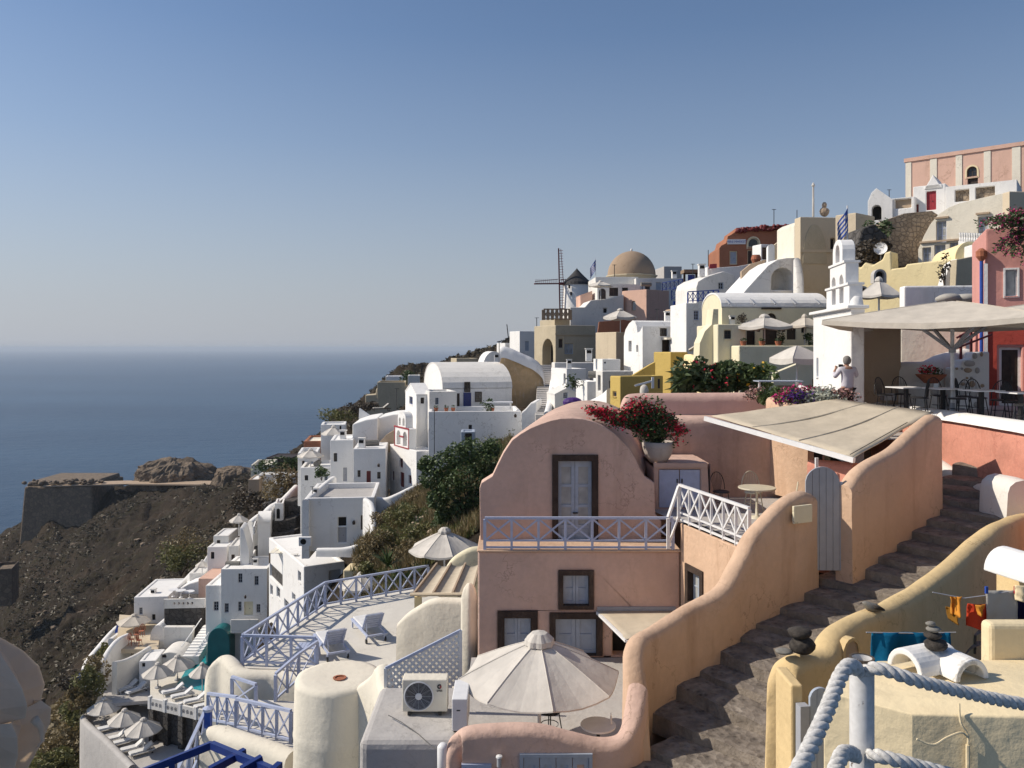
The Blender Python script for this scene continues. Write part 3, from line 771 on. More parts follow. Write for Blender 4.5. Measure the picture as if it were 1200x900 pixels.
def text_mesh(txt, parent, mat, loc, size, name='lettering', rot=(PI/2,0,0)):
    c = bpy.data.curves.new(name, 'FONT'); c.body = txt; c.size = size; c.extrude = 0.004; c.align_x = 'CENTER'; c.align_y = 'CENTER'
    o = bpy.data.objects.new(name, c); COL.objects.link(o); c.materials.append(W[mat])
    dg = bpy.context.evaluated_depsgraph_get(); me = bpy.data.meshes.new_from_object(o.evaluated_get(dg))
    bpy.data.objects.remove(o)
    o = bpy.data.objects.new(name, me); COL.objects.link(o); setparent(o, parent); o.location = loc; o.rotation_euler = rot
    return o

# ================================================================== NEAR: the pink house, its terraces and the stepped lane
# ---- stepped lane: runs from lower left to upper right between the two walls
LO = Vector((2.17, 13.2)); LD = Vector((0.79, 0.61)); LN = Vector((0.61, -0.79))   # along, and to the right
RUN, RISE = 0.62, 0.172
def lane_z(s_): return -5.86 + s_*0.262
lane = empty('stepped_lane', (0,0,0)); tag(lane, 'worn grey stone lane climbing in wide shallow steps', 'lane', kind='structure')
rnd = random.Random(3)
for i in range(-9, 22):
    s0, s1 = i*RUN, (i+1)*RUN
    z = -5.86 + i*RISE*0.955
    m = M(); nx, ny = 14, 4; wl0 = .75 if s0 < 0 else .0; wl1 = max(2.2, 3.55-.085*max(0,s0))
    j0 = rnd.uniform(-.06,.06); tilt = rnd.uniform(-.03,.03)
    for a in range(nx+1):
        wq = wl0 - .1 + (wl1-wl0+.2)*a/nx
        for b_ in range(ny+1):
            sb = s0 + (s1-s0+.12)*b_/ny + (j0 + .07*noise.noise(Vector((wq*1.7, i*3.3, 0))) if b_ == 0 else 0) + .10*math.sin(wq*.7+i)
            q = LO + LD*sb + LN*wq
            zz = z + .035*noise.noise(Vector((q.x*2.2, q.y*2.2, i))) + tilt*(wq-2) - (.02 if b_ == 0 else 0)
            m.v.append((q.x, q.y, zz))
    I = lambda a, b_: a*(ny+1)+b_
    for a in range(nx):
        for b_ in range(ny): m.f.append((I(a,b_), I(a+1,b_), I(a+1,b_+1), I(a,b_+1)))
    k = len(m.v)
    for a in range(nx+1):
        x_, y_, z_ = m.v[I(a,0)]; m.v.append((x_-.02, y_-.02, z_-.30))
    stp = m.build('step', W['stair'], lane)
    rs = M(); rs.v = [m.v[I(a,0)] for a in range(nx+1)] + m.v[k:]
    for a in range(nx): rs.f.append((a, nx+1+a, nx+2+a, a+1))
    rs.build('riser', W['riser'], stp)
# ---- long curved walls along the lane
wall_lane = empty('lane_wall', (X(735,12.0), 12.0, -6.4), 0, 'peach plastered wall curving up the lane from the front terrace to the grey gate', 'wall')
pts = [(748,868,12.1,-7.6),(745,800,12.5,-7.6),(744,752,12.95,-7.6),(768,733,13.5,-6.8),(801,711,14.0,-6.5),(843,687,14.5,-6.3),(862,658,14.9,-6.1),(877,627,15.2,-6),(896,605,15.5,-5.8),(915,586,15.75,-5.6),(934,576,15.95,-5.4),(945,577,16.1,-5.3),(950,580,16.2,-5.3)]
for p in []: pass
o = ribbon('wall_body', None, None, pts, 0.34, 'peach', None, per=8, rows=8, amp=0.02); 
setparent(o, wall_lane); o.location = -Vector(wall_lane.location)
# plaque set in the wall near the gate
def frame_on(pa, pb):  # unit along, outward (towards lane)
    a = Vector((pb[0]-pa[0], pb[1]-pa[1])).normalized(); return a, Vector((a.y, -a.x))
pa = P(918,600,15.72); pb = P(943,600,15.97)
al, on = frame_on(pa, pb); c = (pa+pb)/2
m = M(); 
fn = lambda a, b, d: (c.x + al.x*a - on.x*(d-.235), c.y + al.y*a - on.y*(d-.235), c.z + b)
m.prism([(-.24,-.17),(.24,-.17),(.24,.17),(-.24,.17)], [], fn, 0, .05)
tag(m.build('plaque', W['cream_y'], bevel=.006), 'blank pale yellow plaque set in the lane wall beside the gate', 'plaque')
# front terrace wall
o = ribbon('front_terrace_wall', 'low dusty pink wall with a wavy rounded top in front of the parasol terrace', 'wall',
       [(538,905,11.9,-8.6),(536,872,11.95,-8.6),(543,853,12.0,-8.6),(585,848,12.0,-8.6),(632,849,12.0,-8.6),(668,858,12.0,-8.6),(700,865,12.0,-8.6),(726,861,12.03,-8.6),(740,838,12.15,-8.6),(747,800,12.4,-8.6)], 0.32, 'pink', per=8, rows=6, amp=.015)
# shutters in the front wall (tops show at the lower edge of the picture)
def plank_door(name, label, cat, px0, px1, py0, py1, d, mat, n=4, off=-.2):
    x0, x1, z0, z1 = X(px0,d), X(px1,d), Z(py1,d), Z(py0,d)
    r = empty(name, (x0, d+off, z0), 0, label, cat)
    m = M(); M().prism([(-.05,-.02),(x1-x0+.05,-.02),(x1-x0+.05,z1-z0+.05),(-.05,z1-z0+.05)],[[(0,0),(x1-x0,0),(x1-x0,z1-z0),(0,z1-z0)]],XZ,-.02,.05).build('frame', W[mat], r)
    wv = (x1-x0)/n
    for i in range(n):
        M().prism([(i*wv+.006,0),((i+1)*wv-.006,0),((i+1)*wv-.006,z1-z0),(i*wv+.006,z1-z0)],[[(i*wv+wv*.28,(z1-z0)*q0),(i*wv+wv*.72,(z1-z0)*q0),(i*wv+wv*.72,(z1-z0)*q1),(i*wv+wv*.28,(z1-z0)*q1)] for q0,q1 in ((.08,.42),(.55,.88))],XZ,0,.035).build('panel', W[mat], r)
        M().box(i*wv+.01,(i+1)*wv-.01,.02,.03,.0,z1-z0).build('backing', W[mat], r)
    return r
plank_door('shutters','grey blue wooden shutters low in the front pink wall','shutter',613,690,886,960,11.85,'bluegrey',4,-.03)
plank_door('window_shutter','small blue window frame low in the left of the front pink wall','shutter',545,572,898,960,11.85,'blue',2,-.03)
r = empty('wall_lamp', (X(585,11.75),11.76,Z(893,11.75)), 0, 'small steel tube lamp on the front pink wall', 'lamp')
M().lathe([(.001,-.07),(.035,-.07),(.035,.06),(.001,.06)],12).build('tube', W['greypaint'], r)
M().lathe([(.001,.06),(.05,.065),(.045,.085),(.001,.1)],12).build('cap', W['whitepaint'], r); M().box(-.012,.012,.03,.1,-.01,.02).build('bracket', W['greypaint'], r)
# terrace floor of the parasol
m = M().add([(-1.0,12.1,-7.25),(2.0,12.1,-7.25),(3.6,14.6,-7.25),(4.2,19.0,-7.25),(-0.95,19.0,-7.25)],[(0,1,2,3,4)])
tag(m.build('parasol_terrace_floor', W['greyroof']), 'grey paved floor of the parasol terrace', 'floor', kind='structure')
umbrella('large off white parasol open over the front terrace of the pink house', (X(632,14.6),14.6,-7.25), R=1.46, hub=7.25+Z(750,14.6), drop=.64, mat='canvasw', rot=.12, val=.02, pole=.032, base=True)
t = round_table('round white table beside the lane wall under the large parasol', (X(701,13.9),13.9,-7.25), R=.30, h=.80, top='whitepaint')
M().lathe([(.001,.03),(.018,.03),(.018,.15),(.008,.17),(.008,.22),(.001,.22)],8).build('candle_holder', W['whitepaint'], None, loc=(X(716,13.85),13.85,-6.45))
tag(bpy.data.objects['candle_holder'], 'slim white candle holder standing on the round white table', 'candle holder')
ch0 = wire_chair('dark wire chair half hidden under the large parasol', (X(645,14.9),15.2,-7.25), 2.4, 'metal')

# ---- pink house: lower storey, balcony and arched upper room
DF = 19.0; zB = Z(647,DF)      # balcony floor
ph = empty('pink_house', (X(560,DF), DF, -7.25), 0, 'dusty pink house with a rounded arched gable and white balcony railing', 'house')
PH = Vector(ph.location)
def loc_pts(pts, d, o=PH): return [(X(a,d)-o.x, Z(b,d)-o.z) for a, b in pts]
def rect(p0, p1, y0, y1, d=DF, o=PH): return [(X(p0,d)-o.x, Z(y1,d)-o.z),(X(p1,d)-o.x, Z(y1,d)-o.z),(X(p1,d)-o.x, Z(y0,d)-o.z),(X(p0,d)-o.x, Z(y0,d)-o.z)]
holes = [rect(655,695,669,714), rect(584,629,717,768), rect(645,705,719,768), rect(718,760,735,768)]
wl = X(797,DF)-PH.x
m = M(); m.prism([(0,0),(wl,0),(wl,zB-PH.z),(0,zB-PH.z)], holes, XZ, 0, .45)
# the left flank is sunlit; floor slab of the balcony and back block close the storey
m.box(0,.4,.46,6,0,zB-PH.z); m.box(.41,wl,5.6,6,0,zB-PH.z)
m.build('lower_wall', W['pink'], ph, bevel=.05)
m = M(); m.box(-.02,wl+.02,-.05,1.5,zB-PH.z+.004,zB-PH.z+.05); m.build('balcony_slab', W['peach'], ph, bevel=.02)
def casement(parent, rc, y, name='window', frame='brownstone', leaf='bluegrey', th=.11, top=True, rec=.2, low=False, panes='curtain'):
    (x0,z0),(x1,_),(_,z1),_ = rc
    g = .004
    m = M(); m.prism([(x0-th*.15,z0-.0),(x1+th*.15,z0-.0),(x1+th*.15,z1+th*.2),(x0-th*.15,z1+th*.2)],[[(x0+th,z0+(th if low else .02)),(x1-th,z0+(th if low else .02)),(x1-th,z1-th),(x0+th,z1-th)]],XZ,y-.05,y+.16)
    o = m.build(name, W[frame], parent, bevel=.008)
    xc = (x0+x1)/2; zz0 = z0+(th if low else .02); zz1 = z1-th
    for s_, (a, b) in enumerate(((x0+th+g, xc-.006),(xc+.006, x1-th-g))):
        fr = (b-a)*.2; hs = []
        H_ = zz1-zz0; nrow = 2 if H_ < 1.0 else 3; base = .08 if H_ < 1.4 else .30
        for q in range(nrow):
            q0 = base+(1-base-.05)*q/nrow+.01; q1 = base+(1-base-.05)*(q+1)/nrow-.02
            hs.append([(a+fr, zz0+H_*q0),(b-fr, zz0+H_*q0),(b-fr, zz0+H_*q1),(a+fr, zz0+H_*q1)])
        if H_ >= 1.4: pass
        m = M(); m.prism([(a,zz0),(b,zz0),(b,zz1),(a,zz1)], hs, XZ, y+.1, y+.145)
        if H_ >= 1.4: m.prism([(a+fr,zz0+.12),(b-fr,zz0+.12),(b-fr,zz0+H_*.27),(a+fr,zz0+H_*.27)],[],XZ,y+.09,y+.105)
        m.build('leaf', W[leaf], o)
    M().prism([(x0+th,zz0),(x1-th,zz0),(x1-th,zz1),(x0+th,zz1)],[],XZ,y+.125,y+.132).build('pane', W[panes], o)
    return o
casement(ph, holes[0], 0, low=True, th=.10, panes='bluegrey'); casement(ph, holes[1], 0, th=.14, panes='bluegrey'); casement(ph, holes[2], 0, th=.12, panes='bluegrey')
M().prism(holes[3],[],XZ,.3,.34).build('doorway', W['dark'], ph)
# upper room: arched front at depth 20, vault running back and a little to the right
DA = 20.0
arc = [(563,652),(775,652),(775,610),(768,602),(767,566),(756,559),(750,550),(745,538),(737,525),(729,517),(720,508),(708,500),(695,494),(682,491),(670,490),(657,490.5),(645,493),(633,497),(621,502),(610,508.5),(600,516),(590,531),(583,545),(577,558),(564,566),(562,572)]
arc = [(X(a,DA)-PH.x, Z(b,DA)-PH.z) for a, b in arc]
dr = [(X(a,DA)-PH.x, Z(b,DA)-PH.z) for a, b in ((648,651),(700,651),(700,534),(648,534))]
yo = DA-DF
m = M(); m.prism(arc, [dr], XZ, yo, yo+.5); m.build('gable', W['pink'], ph, bevel=.07, seg=3)
casement(ph, dr, yo, name='balcony_door', th=.13)
d_ = [c_ for c_ in kids(ph) if c_.name.startswith('balcony_door')][0]
xc = (dr[0][0]+dr[1][0])/2; M().box(xc-.05,xc+.07,yo+.05,yo+.1,dr[0][1]+1.02,dr[0][1]+1.05).build('handle', W['metal'], d_)
# vault body behind the gable
m = M(); top = [p for p in arc[5:24]]
n_ = len(top); secs = 6
for k in range(secs):
    f = k/(secs-1)
    for a, b in top:
        m.v.append((a + .95*f + (a-2.1)*.06*f, yo+.35+4.9*f, b + (.12 if k == 0 else .12+.08*f) - (.16 if k == 0 else .1)))
for k in range(secs-1):
    for a in range(n_-1): m.f.append((k*n_+a, k*n_+a+1, (k+1)*n_+a+1, (k+1)*n_+a))
m.f.append(tuple((secs-1)*n_+a for a in range(n_)))
b0 = len(m.v)
for k in range(secs):
    for e in (0, n_-1):
        v = m.v[k*n_+e]; m.v.append((v[0], v[1], zB-PH.z-.2))
for k in range(secs-1):
    m.f.append((k*n_, (k+1)*n_, b0+2*(k+1), b0+2*k)); m.f.append((k*n_+n_-1, b0+2*k+1, b0+2*(k+1)+1, (k+1)*n_+n_-1))
m.build('vault_roof', W['pink'], ph, smooth=True)
# balcony railing
rz = zB+.05
railing('pale blue balcony railing with crossed braces in front of the arched pink gable', [(X(565,DF)+.06, DF+.05, rz),(X(789,DF), DF+.05, rz)], .74, [7], 'blue', low=.05, mid=True, pw=.07)
# ---- right terrace: sunlit wall below the slanting railing
zT = Z(613,19.0)
A0 = Vector((X(797,19.0), 19.0, zT)); A1 = Vector((X(900,15.9)-.25, 16.2, zT))
al, on = frame_on(A0, A1)
tw = empty('terrace_wall', (A0.x, A0.y, -7.25), math.atan2(al.y, al.x), 'sunlit peach terrace wall below the slanting white railing', 'wall')
LW = (A1-A0).length; HT = zT+7.25
wz0, wz1 = Z(712,18.5)+7.25, Z(664,18.5)+7.25; a0, a1 = .28, 1.05
m = M(); m.prism([(.0,0),(LW,0),(LW,HT),(.0,HT)],[[(a0,wz0),(a1,wz0),(a1,wz1),(a0,wz1)]],XZ,0,.4); m.build('wall_body', W['peach'], tw, bevel=.03)
casement(tw, [(a0,wz0),(a1,wz0),(a1,wz1),(a0,wz1)], 0.02, th=.12, low=True, panes='curtain')
M().box(0,.05,-.006,.4,HT-.35,HT).box(0,.06,-.006,0.4,0,.0)
railing('white slanting terrace railing with crossed braces above the sunlit peach wall', [A0+Vector((0,.1,0.02)), A1+Vector((0,.1,.02))], .86, [6], 'whitepaint', low=.06, mid=True, pw=.065)
railing('short sloping white handrail stepping down to the pink balcony', [A0+Vector((-.02,.05,.12)), Vector((X(783,18.9),18.9,zB+.1))], .74, [1], 'whitepaint', low=.06, x=False)
m = M().add([(A0.x,A0.y+.1,zT),(A1.x+.1,A1.y,zT),(X(960,16.2),16.2,zT),(X(1000,19),22.9,zT),(X(770,22.9),22.9,zT),(X(770,20),20.3,zT)],[(0,1,2,3,4,5)])
tag(m.build('chair_terrace_floor', W['greyroof']), 'shaded floor of the terrace with cream chairs', 'floor', kind='structure')
# back walls of the terrace
o = ribbon('terrace_back_wall', 'tall shaded pink wall closing the terrace behind the cream chairs', 'wall',
    [(757,494,22.6,-6),(790,489,22.6,-6),(850,487,22.6,-6),(900,487,22.6,-6),(962,485,22.6,-6)], .5, 'pink', rows=8, amp=.015)
o = ribbon('upper_pink_wall', 'upper pink parapet wall behind the potted bougainvillea', 'wall',
    [(728,474,24.4,-6),(733,464,24.4,-6),(748,461,24.4,-6),(800,460.5,24.4,-6),(860,460,24.4,-6),(917,460,24.4,-6)], .6, 'palerose', rows=8, amp=.015)
M().box(X(770,22.8),X(965,22.8),22.75,24.2,-2.2,Z(489,22.6)-.06).build('ledge', W['pink'])
tag(bpy.data.objects['ledge'], 'flat pink ledge between the two pink walls above the cream chairs', 'ledge')
M().prism([(X(936,22.3),zT),(X(962,22.3),zT),(X(962,22.3),Z(528,22.3)),(X(936,22.3),Z(528,22.3))],[],XZ,22.30,22.345)
r = empty('terrace_doorway', (X(937,22.3),22.28,zT), 0, 'dark shaded doorway under the sand awning', 'doorway')
M().box(0,.62,0,.03,0,Z(527,22.3)-zT).build('leaf', W['slate'], r); M().box(-.07,0,-.03,.05,0,Z(525,22.3)-zT).build('door_frame', W['pink'], r)
M().box(.05,.09,-.05,-.005,.9,.94).build('handle', W['metal'], r)
o = ribbon('salmon_wall', 'short salmon wall between the grey gate and the sand awning', 'wall', [(950,538,18.4,-5),(975,540,18.0,-5),(1004,542,17.4,-5)], .3, 'salmon', amp=.01)
# cupboard block with blue doors and the pot on it
cb = B('cupboard_block','pink masonry cupboard with two pale blue doors below the plant pot','cupboard',766,20.6,544,606,None,829,0,'pink',D=1.6,ext=.25,roof='flat',par=0,bevel=.04)
(a0,zt),(a1,_) = cb.at('R',772,550), cb.at('R',821,550); zb_ = cb.at('R',800,596)[1]
cb.hol['R'].append(([(a0,zb_),(a1,zb_),(a1,zt),(a0,zt)], .1)); cb.roof='none'
cb.prof = [(cb.W,cb.H),(0,cb.H)]; cb.done()
for k in (0,1):
    q0 = a0+.02+(a1-a0)/2*k; q1 = q0+(a1-a0)/2-.03
    m = M().box(q0,q1,.05,.09,zb_+.02,zt-.02).box(q0+.07,q1-.07,.042,.06,zb_+.12,zt-.12); o = m.build('door', W['blue'], cb.root)
    M().box(q1-.06 if k==0 else q0+.03,q1-.03 if k==0 else q0+.06,.02,.05,zt-.35,zt-.25).build('handle', W['metal'], o)
zc = cb.z1
pt_ = empty('plant_pot', (X(771,20.9),20.9,zc+.02), 0, 'large pale glazed pot standing on the pink cupboard', 'pot')
M().lathe([(.001,0),(.22,0),(.34,.18),(.40,.38),(.41,.52),(.385,.53),(.37,.50),(.36,.44),(.001,.43)],28).build('pot_body', W['pot'], pt_, smooth=True)
M().lathe([(.001,.45),(.35,.46)],16).build('soil', W['bark'], pt_)
# bougainvillea: arching stems with leaves and red bracts, trailing left over the vault
rnd = random.Random(11); bg_ = empty('bougainvillea', (X(771,20.9),20.9,zc+.45), 0, 'red bougainvillea trailing from the pale pot over the pink vault', 'plant')
stems = M(); lp = []; fp = []
def stem(path, lf, ff, spread=.1):
    c = catmull([tuple(p) for p in path], 8); stems.tube([Vector(p) for p in c], [.018*(1-.7*i/len(c)) for i in range(len(c))], 5)
    for p in c[3:]:
        for _ in range(lf): lp.append(Vector(p)+Vector((rnd.gauss(0,spread),rnd.gauss(0,spread),rnd.gauss(0,spread))))
    for p in c[int(len(c)*.4):]:
        for _ in range(int(ff*1.25)+1): fp.append(Vector(p)+Vector((rnd.gauss(0,spread*.9),rnd.gauss(0,spread*.9),rnd.gauss(0,spread*.8))))
px_ = lambda a, b, d=20.6: P(a,b,d)-Vector(bg_.location)
for tgt, n1, n2 in (((690,481),9,20),((703,482),9,26),((712,488),8,20),((722,494),9,14),((735,490),12,5),((738,477),10,13),((745,474),11,14),((757,483),13,5),((762,492),14,4),
                    ((755,503),12,6),((778,485),10,6),((786,490),8,8),((790,497),7,9),((800,505),5,12),((772,476),6,4),((755,467),4,4),((795,520),1,3),((745,500),12,5),((730,484),9,10),((768,500),14,3)):
    q = px_(*tgt); mid = q*.5 + Vector((0,-.1,.18+rnd.uniform(0,.1)))
    stem([(0,0,0), tuple(mid), tuple(q*.85+Vector((0,0,.06))), tuple(q)], n1, max(0,n2-2), .085)
stems.build('stem', W['bark'], bg_)
leaves(lp, .07, rnd, 1.7).build('foliage', W['leafd'], bg_)['kind']='stuff'; leaves(fp, .055, rnd, 1.15).build('flower', W['petal'], bg_)['kind']='stuff'
# cream wire chairs and table
rt = round_table('round cream table between the two cream wire chairs on the shaded terrace', (X(887,19.6),19.6,zT), R=.44, h=.74, top='creammetal', leg='creammetal')
wire_chair('cream wire chair behind the round cream table', (X(883,20.4),20.4,zT), 0.15, 'creammetal', s=1.05, t=.014)
wire_chair('cream wire chair to the right of the round cream table', (X(924,19.0),19.0,zT), -1.9, 'creammetal', s=1.05, t=.014)
ch = dup(ch0, (X(845,20.6),20.6,zT), .4, 'dark wire chair in shade beside the pink cupboard')
# ---- awning over the terrace
aw = empty('terrace_awning', P(1001,539,16.9), 0, 'large sand coloured awning sloping over the shaded terrace', 'awning')
AO = Vector(aw.location); qa = [P(834,488,20.8), P(1001,536,16.7), P(1094,483,19.0), P(980,468,21.2)]
m = M(); na, nb_ = 16, 12
for i in range(na+1):
    for j in range(nb_+1):
        u, v = i/na, j/nb_; p = qa[0].lerp(qa[1],u).lerp(qa[3].lerp(qa[2],u), v) - AO
        p.z += -.10*math.sin(PI*u)*math.sin(PI*v) + .02*noise.noise(p*1.2)
        m.v.append(tuple(p))
for i in range(na):
    for j in range(nb_): a = i*(nb_+1)+j; m.f.append((a, a+nb_+1, a+nb_+2, a+1))
cl = m.build('cloth', W['awning'], aw, smooth=True, solid=.02)
M().bar(qa[0]-AO-Vector((.15,-.1,.06)), qa[1]-AO-Vector((0,0,.06)), .07, .11).build('front_beam', W['whitepaint'], aw)
for u in (.33,.66):
    a, b = qa[0].lerp(qa[1],u)-AO, qa[3].lerp(qa[2],u)-AO
    M().tube([a.lerp(b,t)+Vector((0,0,-.10*math.sin(PI*u)*math.sin(PI*t)+.015)) for t in (0,.2,.4,.6,.8,1)], .02, 5).build('seam', W['awning'], cl)
M().bar(qa[1].lerp(qa[2],.02)-AO+Vector((-.12,0,.04)), qa[1].lerp(qa[2],.7)-AO+Vector((-.1,0,.05)), .012).build('cord', W['metal'], aw)
M().bar(P(957,531,17.7)-AO-Vector((0,0,.1)), (X(957,17.7)-AO.x,17.7-AO.y,zT-AO.z), .06).build('post', W['whitepaint'], aw)
# ---- arched grey gate and the wall beyond it
gx0, gx1, gd = X(943,16.1), X(987,15.9), 16.05
gt = empty('garden_gate', (gx0, gd, Z(668,gd)), -.06, 'grey arched plank gate between the peach lane walls', 'gate')
gw = gx1-gx0; gh = Z(547,gd)-Z(668,gd); npl = 5
for i in range(npl):
    a0, a1 = gw*i/npl+.004, gw*(i+1)/npl-.004
    tp = [(a1-(a1-a0)*k/4) for k in range(5)]
    outl = [(a0,0),(a1,0)] + [(a, gh-gw/2+math.sqrt(max(0,(gw/2)**2-(a-gw/2)**2))*1.0) for a in tp]
    M().prism(outl,[],XZ,0,.05).build('plank', W['greypaint'], gt)
M().box(.03,gw-.03,.05,.08,.3,.42).build('brace', W['greypaint'], gt); M().box(.03,gw-.03,.05,.08,gh-.75,gh-.63).build('brace', W['greypaint'], gt)
M().box(.03,.14,-.05,0,gh*.52,gh*.54).build('handle', W['metal'], gt); M().box(gw+.005,gw+.06,0,.07,0,gh-.3).build('gate_post', W['bluegrey'], gt)
o = ribbon('awning_wall', 'tall peach wall rising right of the grey gate beside the sand awning', 'wall',
  [(989,568,15.95,-6),(1003,549,16.2,-6),(1024,535.5,16.6,-6),(1048,521,17.1,-6),(1064,506,17.5,-6),(1077,494,17.8,-6),(1088,486,18.05,-6),(1095,487,18.2,-6)], .34, 'peach', per=8, rows=8, amp=.02)
# ---- red retaining wall of the cafe terrace
zC = -1.66; xr = 11.5
o = ribbon3('cafe_retaining_wall', 'salmon red retaining wall with a white coping below the cafe', 'wall', [(xr-.1,13.5,zC-.13,-5),(xr-.05,16,zC-.13,-5),(xr,18.2,zC-.13,-5),(xr,20.5,zC-.13,-5),(xr-.15,22.4,zC-.13,-5),(xr-.5,24.3,zC-.13,-5)], .5, 'salmon', rows=8, amp=.02)
o2 = ribbon3('coping', None, None, [(xr-.1,13.5,zC+.03,zC-.2),(xr-.05,16,zC+.03,zC-.2),(xr,18.2,zC+.03,zC-.2),(xr,20.5,zC+.03,zC-.2),(xr-.15,22.4,zC+.03,zC-.2),(xr-.5,24.3,zC+.03,zC-.2),(xr-1.5,25.3,zC+.2,zC-.2),(xr-2.3,25.9,zC+.5,zC-.2)], .62, 'white', rows=3, amp=.012)
setparent(o2, o)
o = ribbon3('gutter_plinth', 'low whitewashed plinth along the foot of the red retaining wall', 'plinth', [(xr-.35,24,-2.35,-5),(xr-.35,22,-2.7,-5),(xr-.4,20.3,-3.05,-5),(xr-.45,19.3,-3.2,-5),(xr-.75,18.0,-2.95,-5),(xr-.8,17.1,-2.75,-5)], .36, 'white2', rows=5, amp=.02)
o = ribbon3('corner_buttress', 'whitewashed corner pier where the red wall meets the yellow wall', 'pier', [(X(1172,17.6),17.8,-2.75,-5),(X(1184,17.3),17.3,-2.72,-5),(X(1203,16.8),16.9,-2.75,-5)], .7, 'white2', rows=5, amp=.02)
# ---- yellow wall on the right of the lane
yp = [(918,905,9.0,-7),(917,820,9.1,-7),(919,778,9.2,-7),(938,766,9.35,-7),(962,761,9.6,-7),(975,741,9.9,-7),(996,724,10.4,-7),(1048,701,11.3,-7),(1100,668,12.5,-7),(1133,639,13.6,-7),(1167,613,14.7,-7),(1200,602,16.0,-7),(1235,598,17.0,-7)]
ribbon('yellow_lane_wall', 'warm yellow wall with a rounded snaking top on the right of the lane', 'wall', yp, .34, 'yellowwall', per=8, rows=8, amp=.02)

# small cream awning over the lower doorway of the pink house
r = empty('door_awning', P(703,716,18.95), 0, 'small sand coloured awning above the lower door of the pink house', 'awning'); O_ = Vector(r.location)
q = [P(700,716,18.95)-O_, P(792,716,18.95)-O_, P(806,735,17.2)-O_, P(734,749,17.0)-O_]
m = M(); 
for i in range(9):
    for j in range(5):
        p = q[0].lerp(q[1], i/8).lerp(q[3].lerp(q[2], i/8), j/4); p.z -= .05*math.sin(PI*j/4); m.v.append(tuple(p))
for i in range(8):
    for j in range(4): a = i*5+j; m.f.append((a, a+5, a+6, a+1))
m.build('cloth', W['awning'], r, solid=.015, smooth=True)
M().bar(q[0]-Vector((0,0,.04)), q[3]-Vector((0,0,.04)), .06).build('side_beam', W['whitepaint'], r)
M().bar(q[3]-Vector((0,0,.05)), q[2]-Vector((0,0,.05)), .05).build('front_beam', W['whitepaint'], r)
M().bar(q[0]+Vector((0,.02,.02)), q[1]+Vector((0,.02,.02)), .05,.14).build('back_beam', W['greypaint'], r)

# ================================================================== RIGHT FOREGROUND: yellow courtyard, post and ropes
r = empty('yellow_roof_block', (2.63,6.42,-6), 0, 'sunlit cream yellow roof block with rounded edges behind the white post', 'roof block')
pl = [(0,.43),(.54,0),(1.67,-.30),(2.6,-.52),(2.9,1.15),(.75,1.1)]
m = M(); m.prism(pl, [], lambda a,b,d: (a,b,(d+max(0,(a-.54))*.10*max(0,1-max(0,b+.4)/1.2)) if d else 0), 0, 3.1); m.build('wall', W['cream'], r, bevel=.09, seg=4)
rc = empty('conduit', (X(1117,6.5), 6.5, Z(905,6.5)), 0, 'cream cable conduit with loose cables on the yellow block', 'conduit')
ft = lambda px: (X(px,6.6))
yb = 6.42 - (X(1117,6.5)-3.17)*.266 - .03
M().tube([(0,yb-6.5,-.3),(0,yb-6.5,Z(858,6.5)-Z(905,6.5))], .016, 8).build('tube', W['cream'], rc)
m = M(); zt_ = Z(858,6.5)-Z(905,6.5)
m.tube([tuple(p) for p in catmull([(0,yb-6.5,zt_-.02),(.0,yb-6.5,zt_+.08),(-.05,yb-6.5+.01,zt_+.17),(-.04,yb-6.5+.05,zt_+.30)],6)], .008, 6)
m.build('cable', W['cream'], rc)
m = M().tube([tuple(p) for p in catmull([(.0,yb-6.5,zt_+.06),(-.06,yb-6.5-.01,zt_+.10),(-.18,yb-6.5-.03,zt_+.07),(-.30,yb-6.5-.06,zt_+.03),(-.42,yb-6.5-.05,zt_+.07)],6)], .008, 6); m.build('cable', W['cream'], rc)
# half-pipe chimney with a stack of stones
def halfpipe(m, c, dirx, diry, L, ro, ri):
    t = Vector((dirx,diry,0)).normalized(); n = Vector((t.y,-t.x,0)); k = 14
    for s_ in (-1,1):
        for rr in (ro, ri):
            for i in range(k+1):
                a = PI*i/k; p = Vector(c)+t*(s_*L/2)+n*(rr*math.cos(a))+Vector((0,0,rr*math.sin(a)*1.05)); m.v.append(tuple(p))
    b = len(m.v)-4*(k+1); A0,A1,B0,B1 = b,b+k+1,b+2*(k+1),b+3*(k+1)
    for i in range(k):
        m.f += [(A0+i,A0+i+1,B0+i+1,B0+i),(A1+i,B1+i,B1+i+1,A1+i+1),(A0+i,A1+i,A1+i+1,A0+i+1),(B0+i,B0+i+1,B1+i+1,B1+i)]
    for i in (0,k): m.f.append((A0+i,B0+i,B1+i,A1+i))
cx, cy, cz = X(1098,7.1), 7.12, -2.82
r = empty('chimney_vent', (cx,cy,cz), 0, 'white double half pipe chimney vent on the yellow roof block', 'chimney')
m = M(); halfpipe(m, (.12,-.03,0), .28, -1, .46, .175, .125); m.build('vent_pipe', W['white'], r, smooth=False, bevel=.012)
m = M(); halfpipe(m, (-.07,.05,0), -1, -.42, .50, .185, .135); m.build('vent_pipe', W['white'], r, bevel=.012)
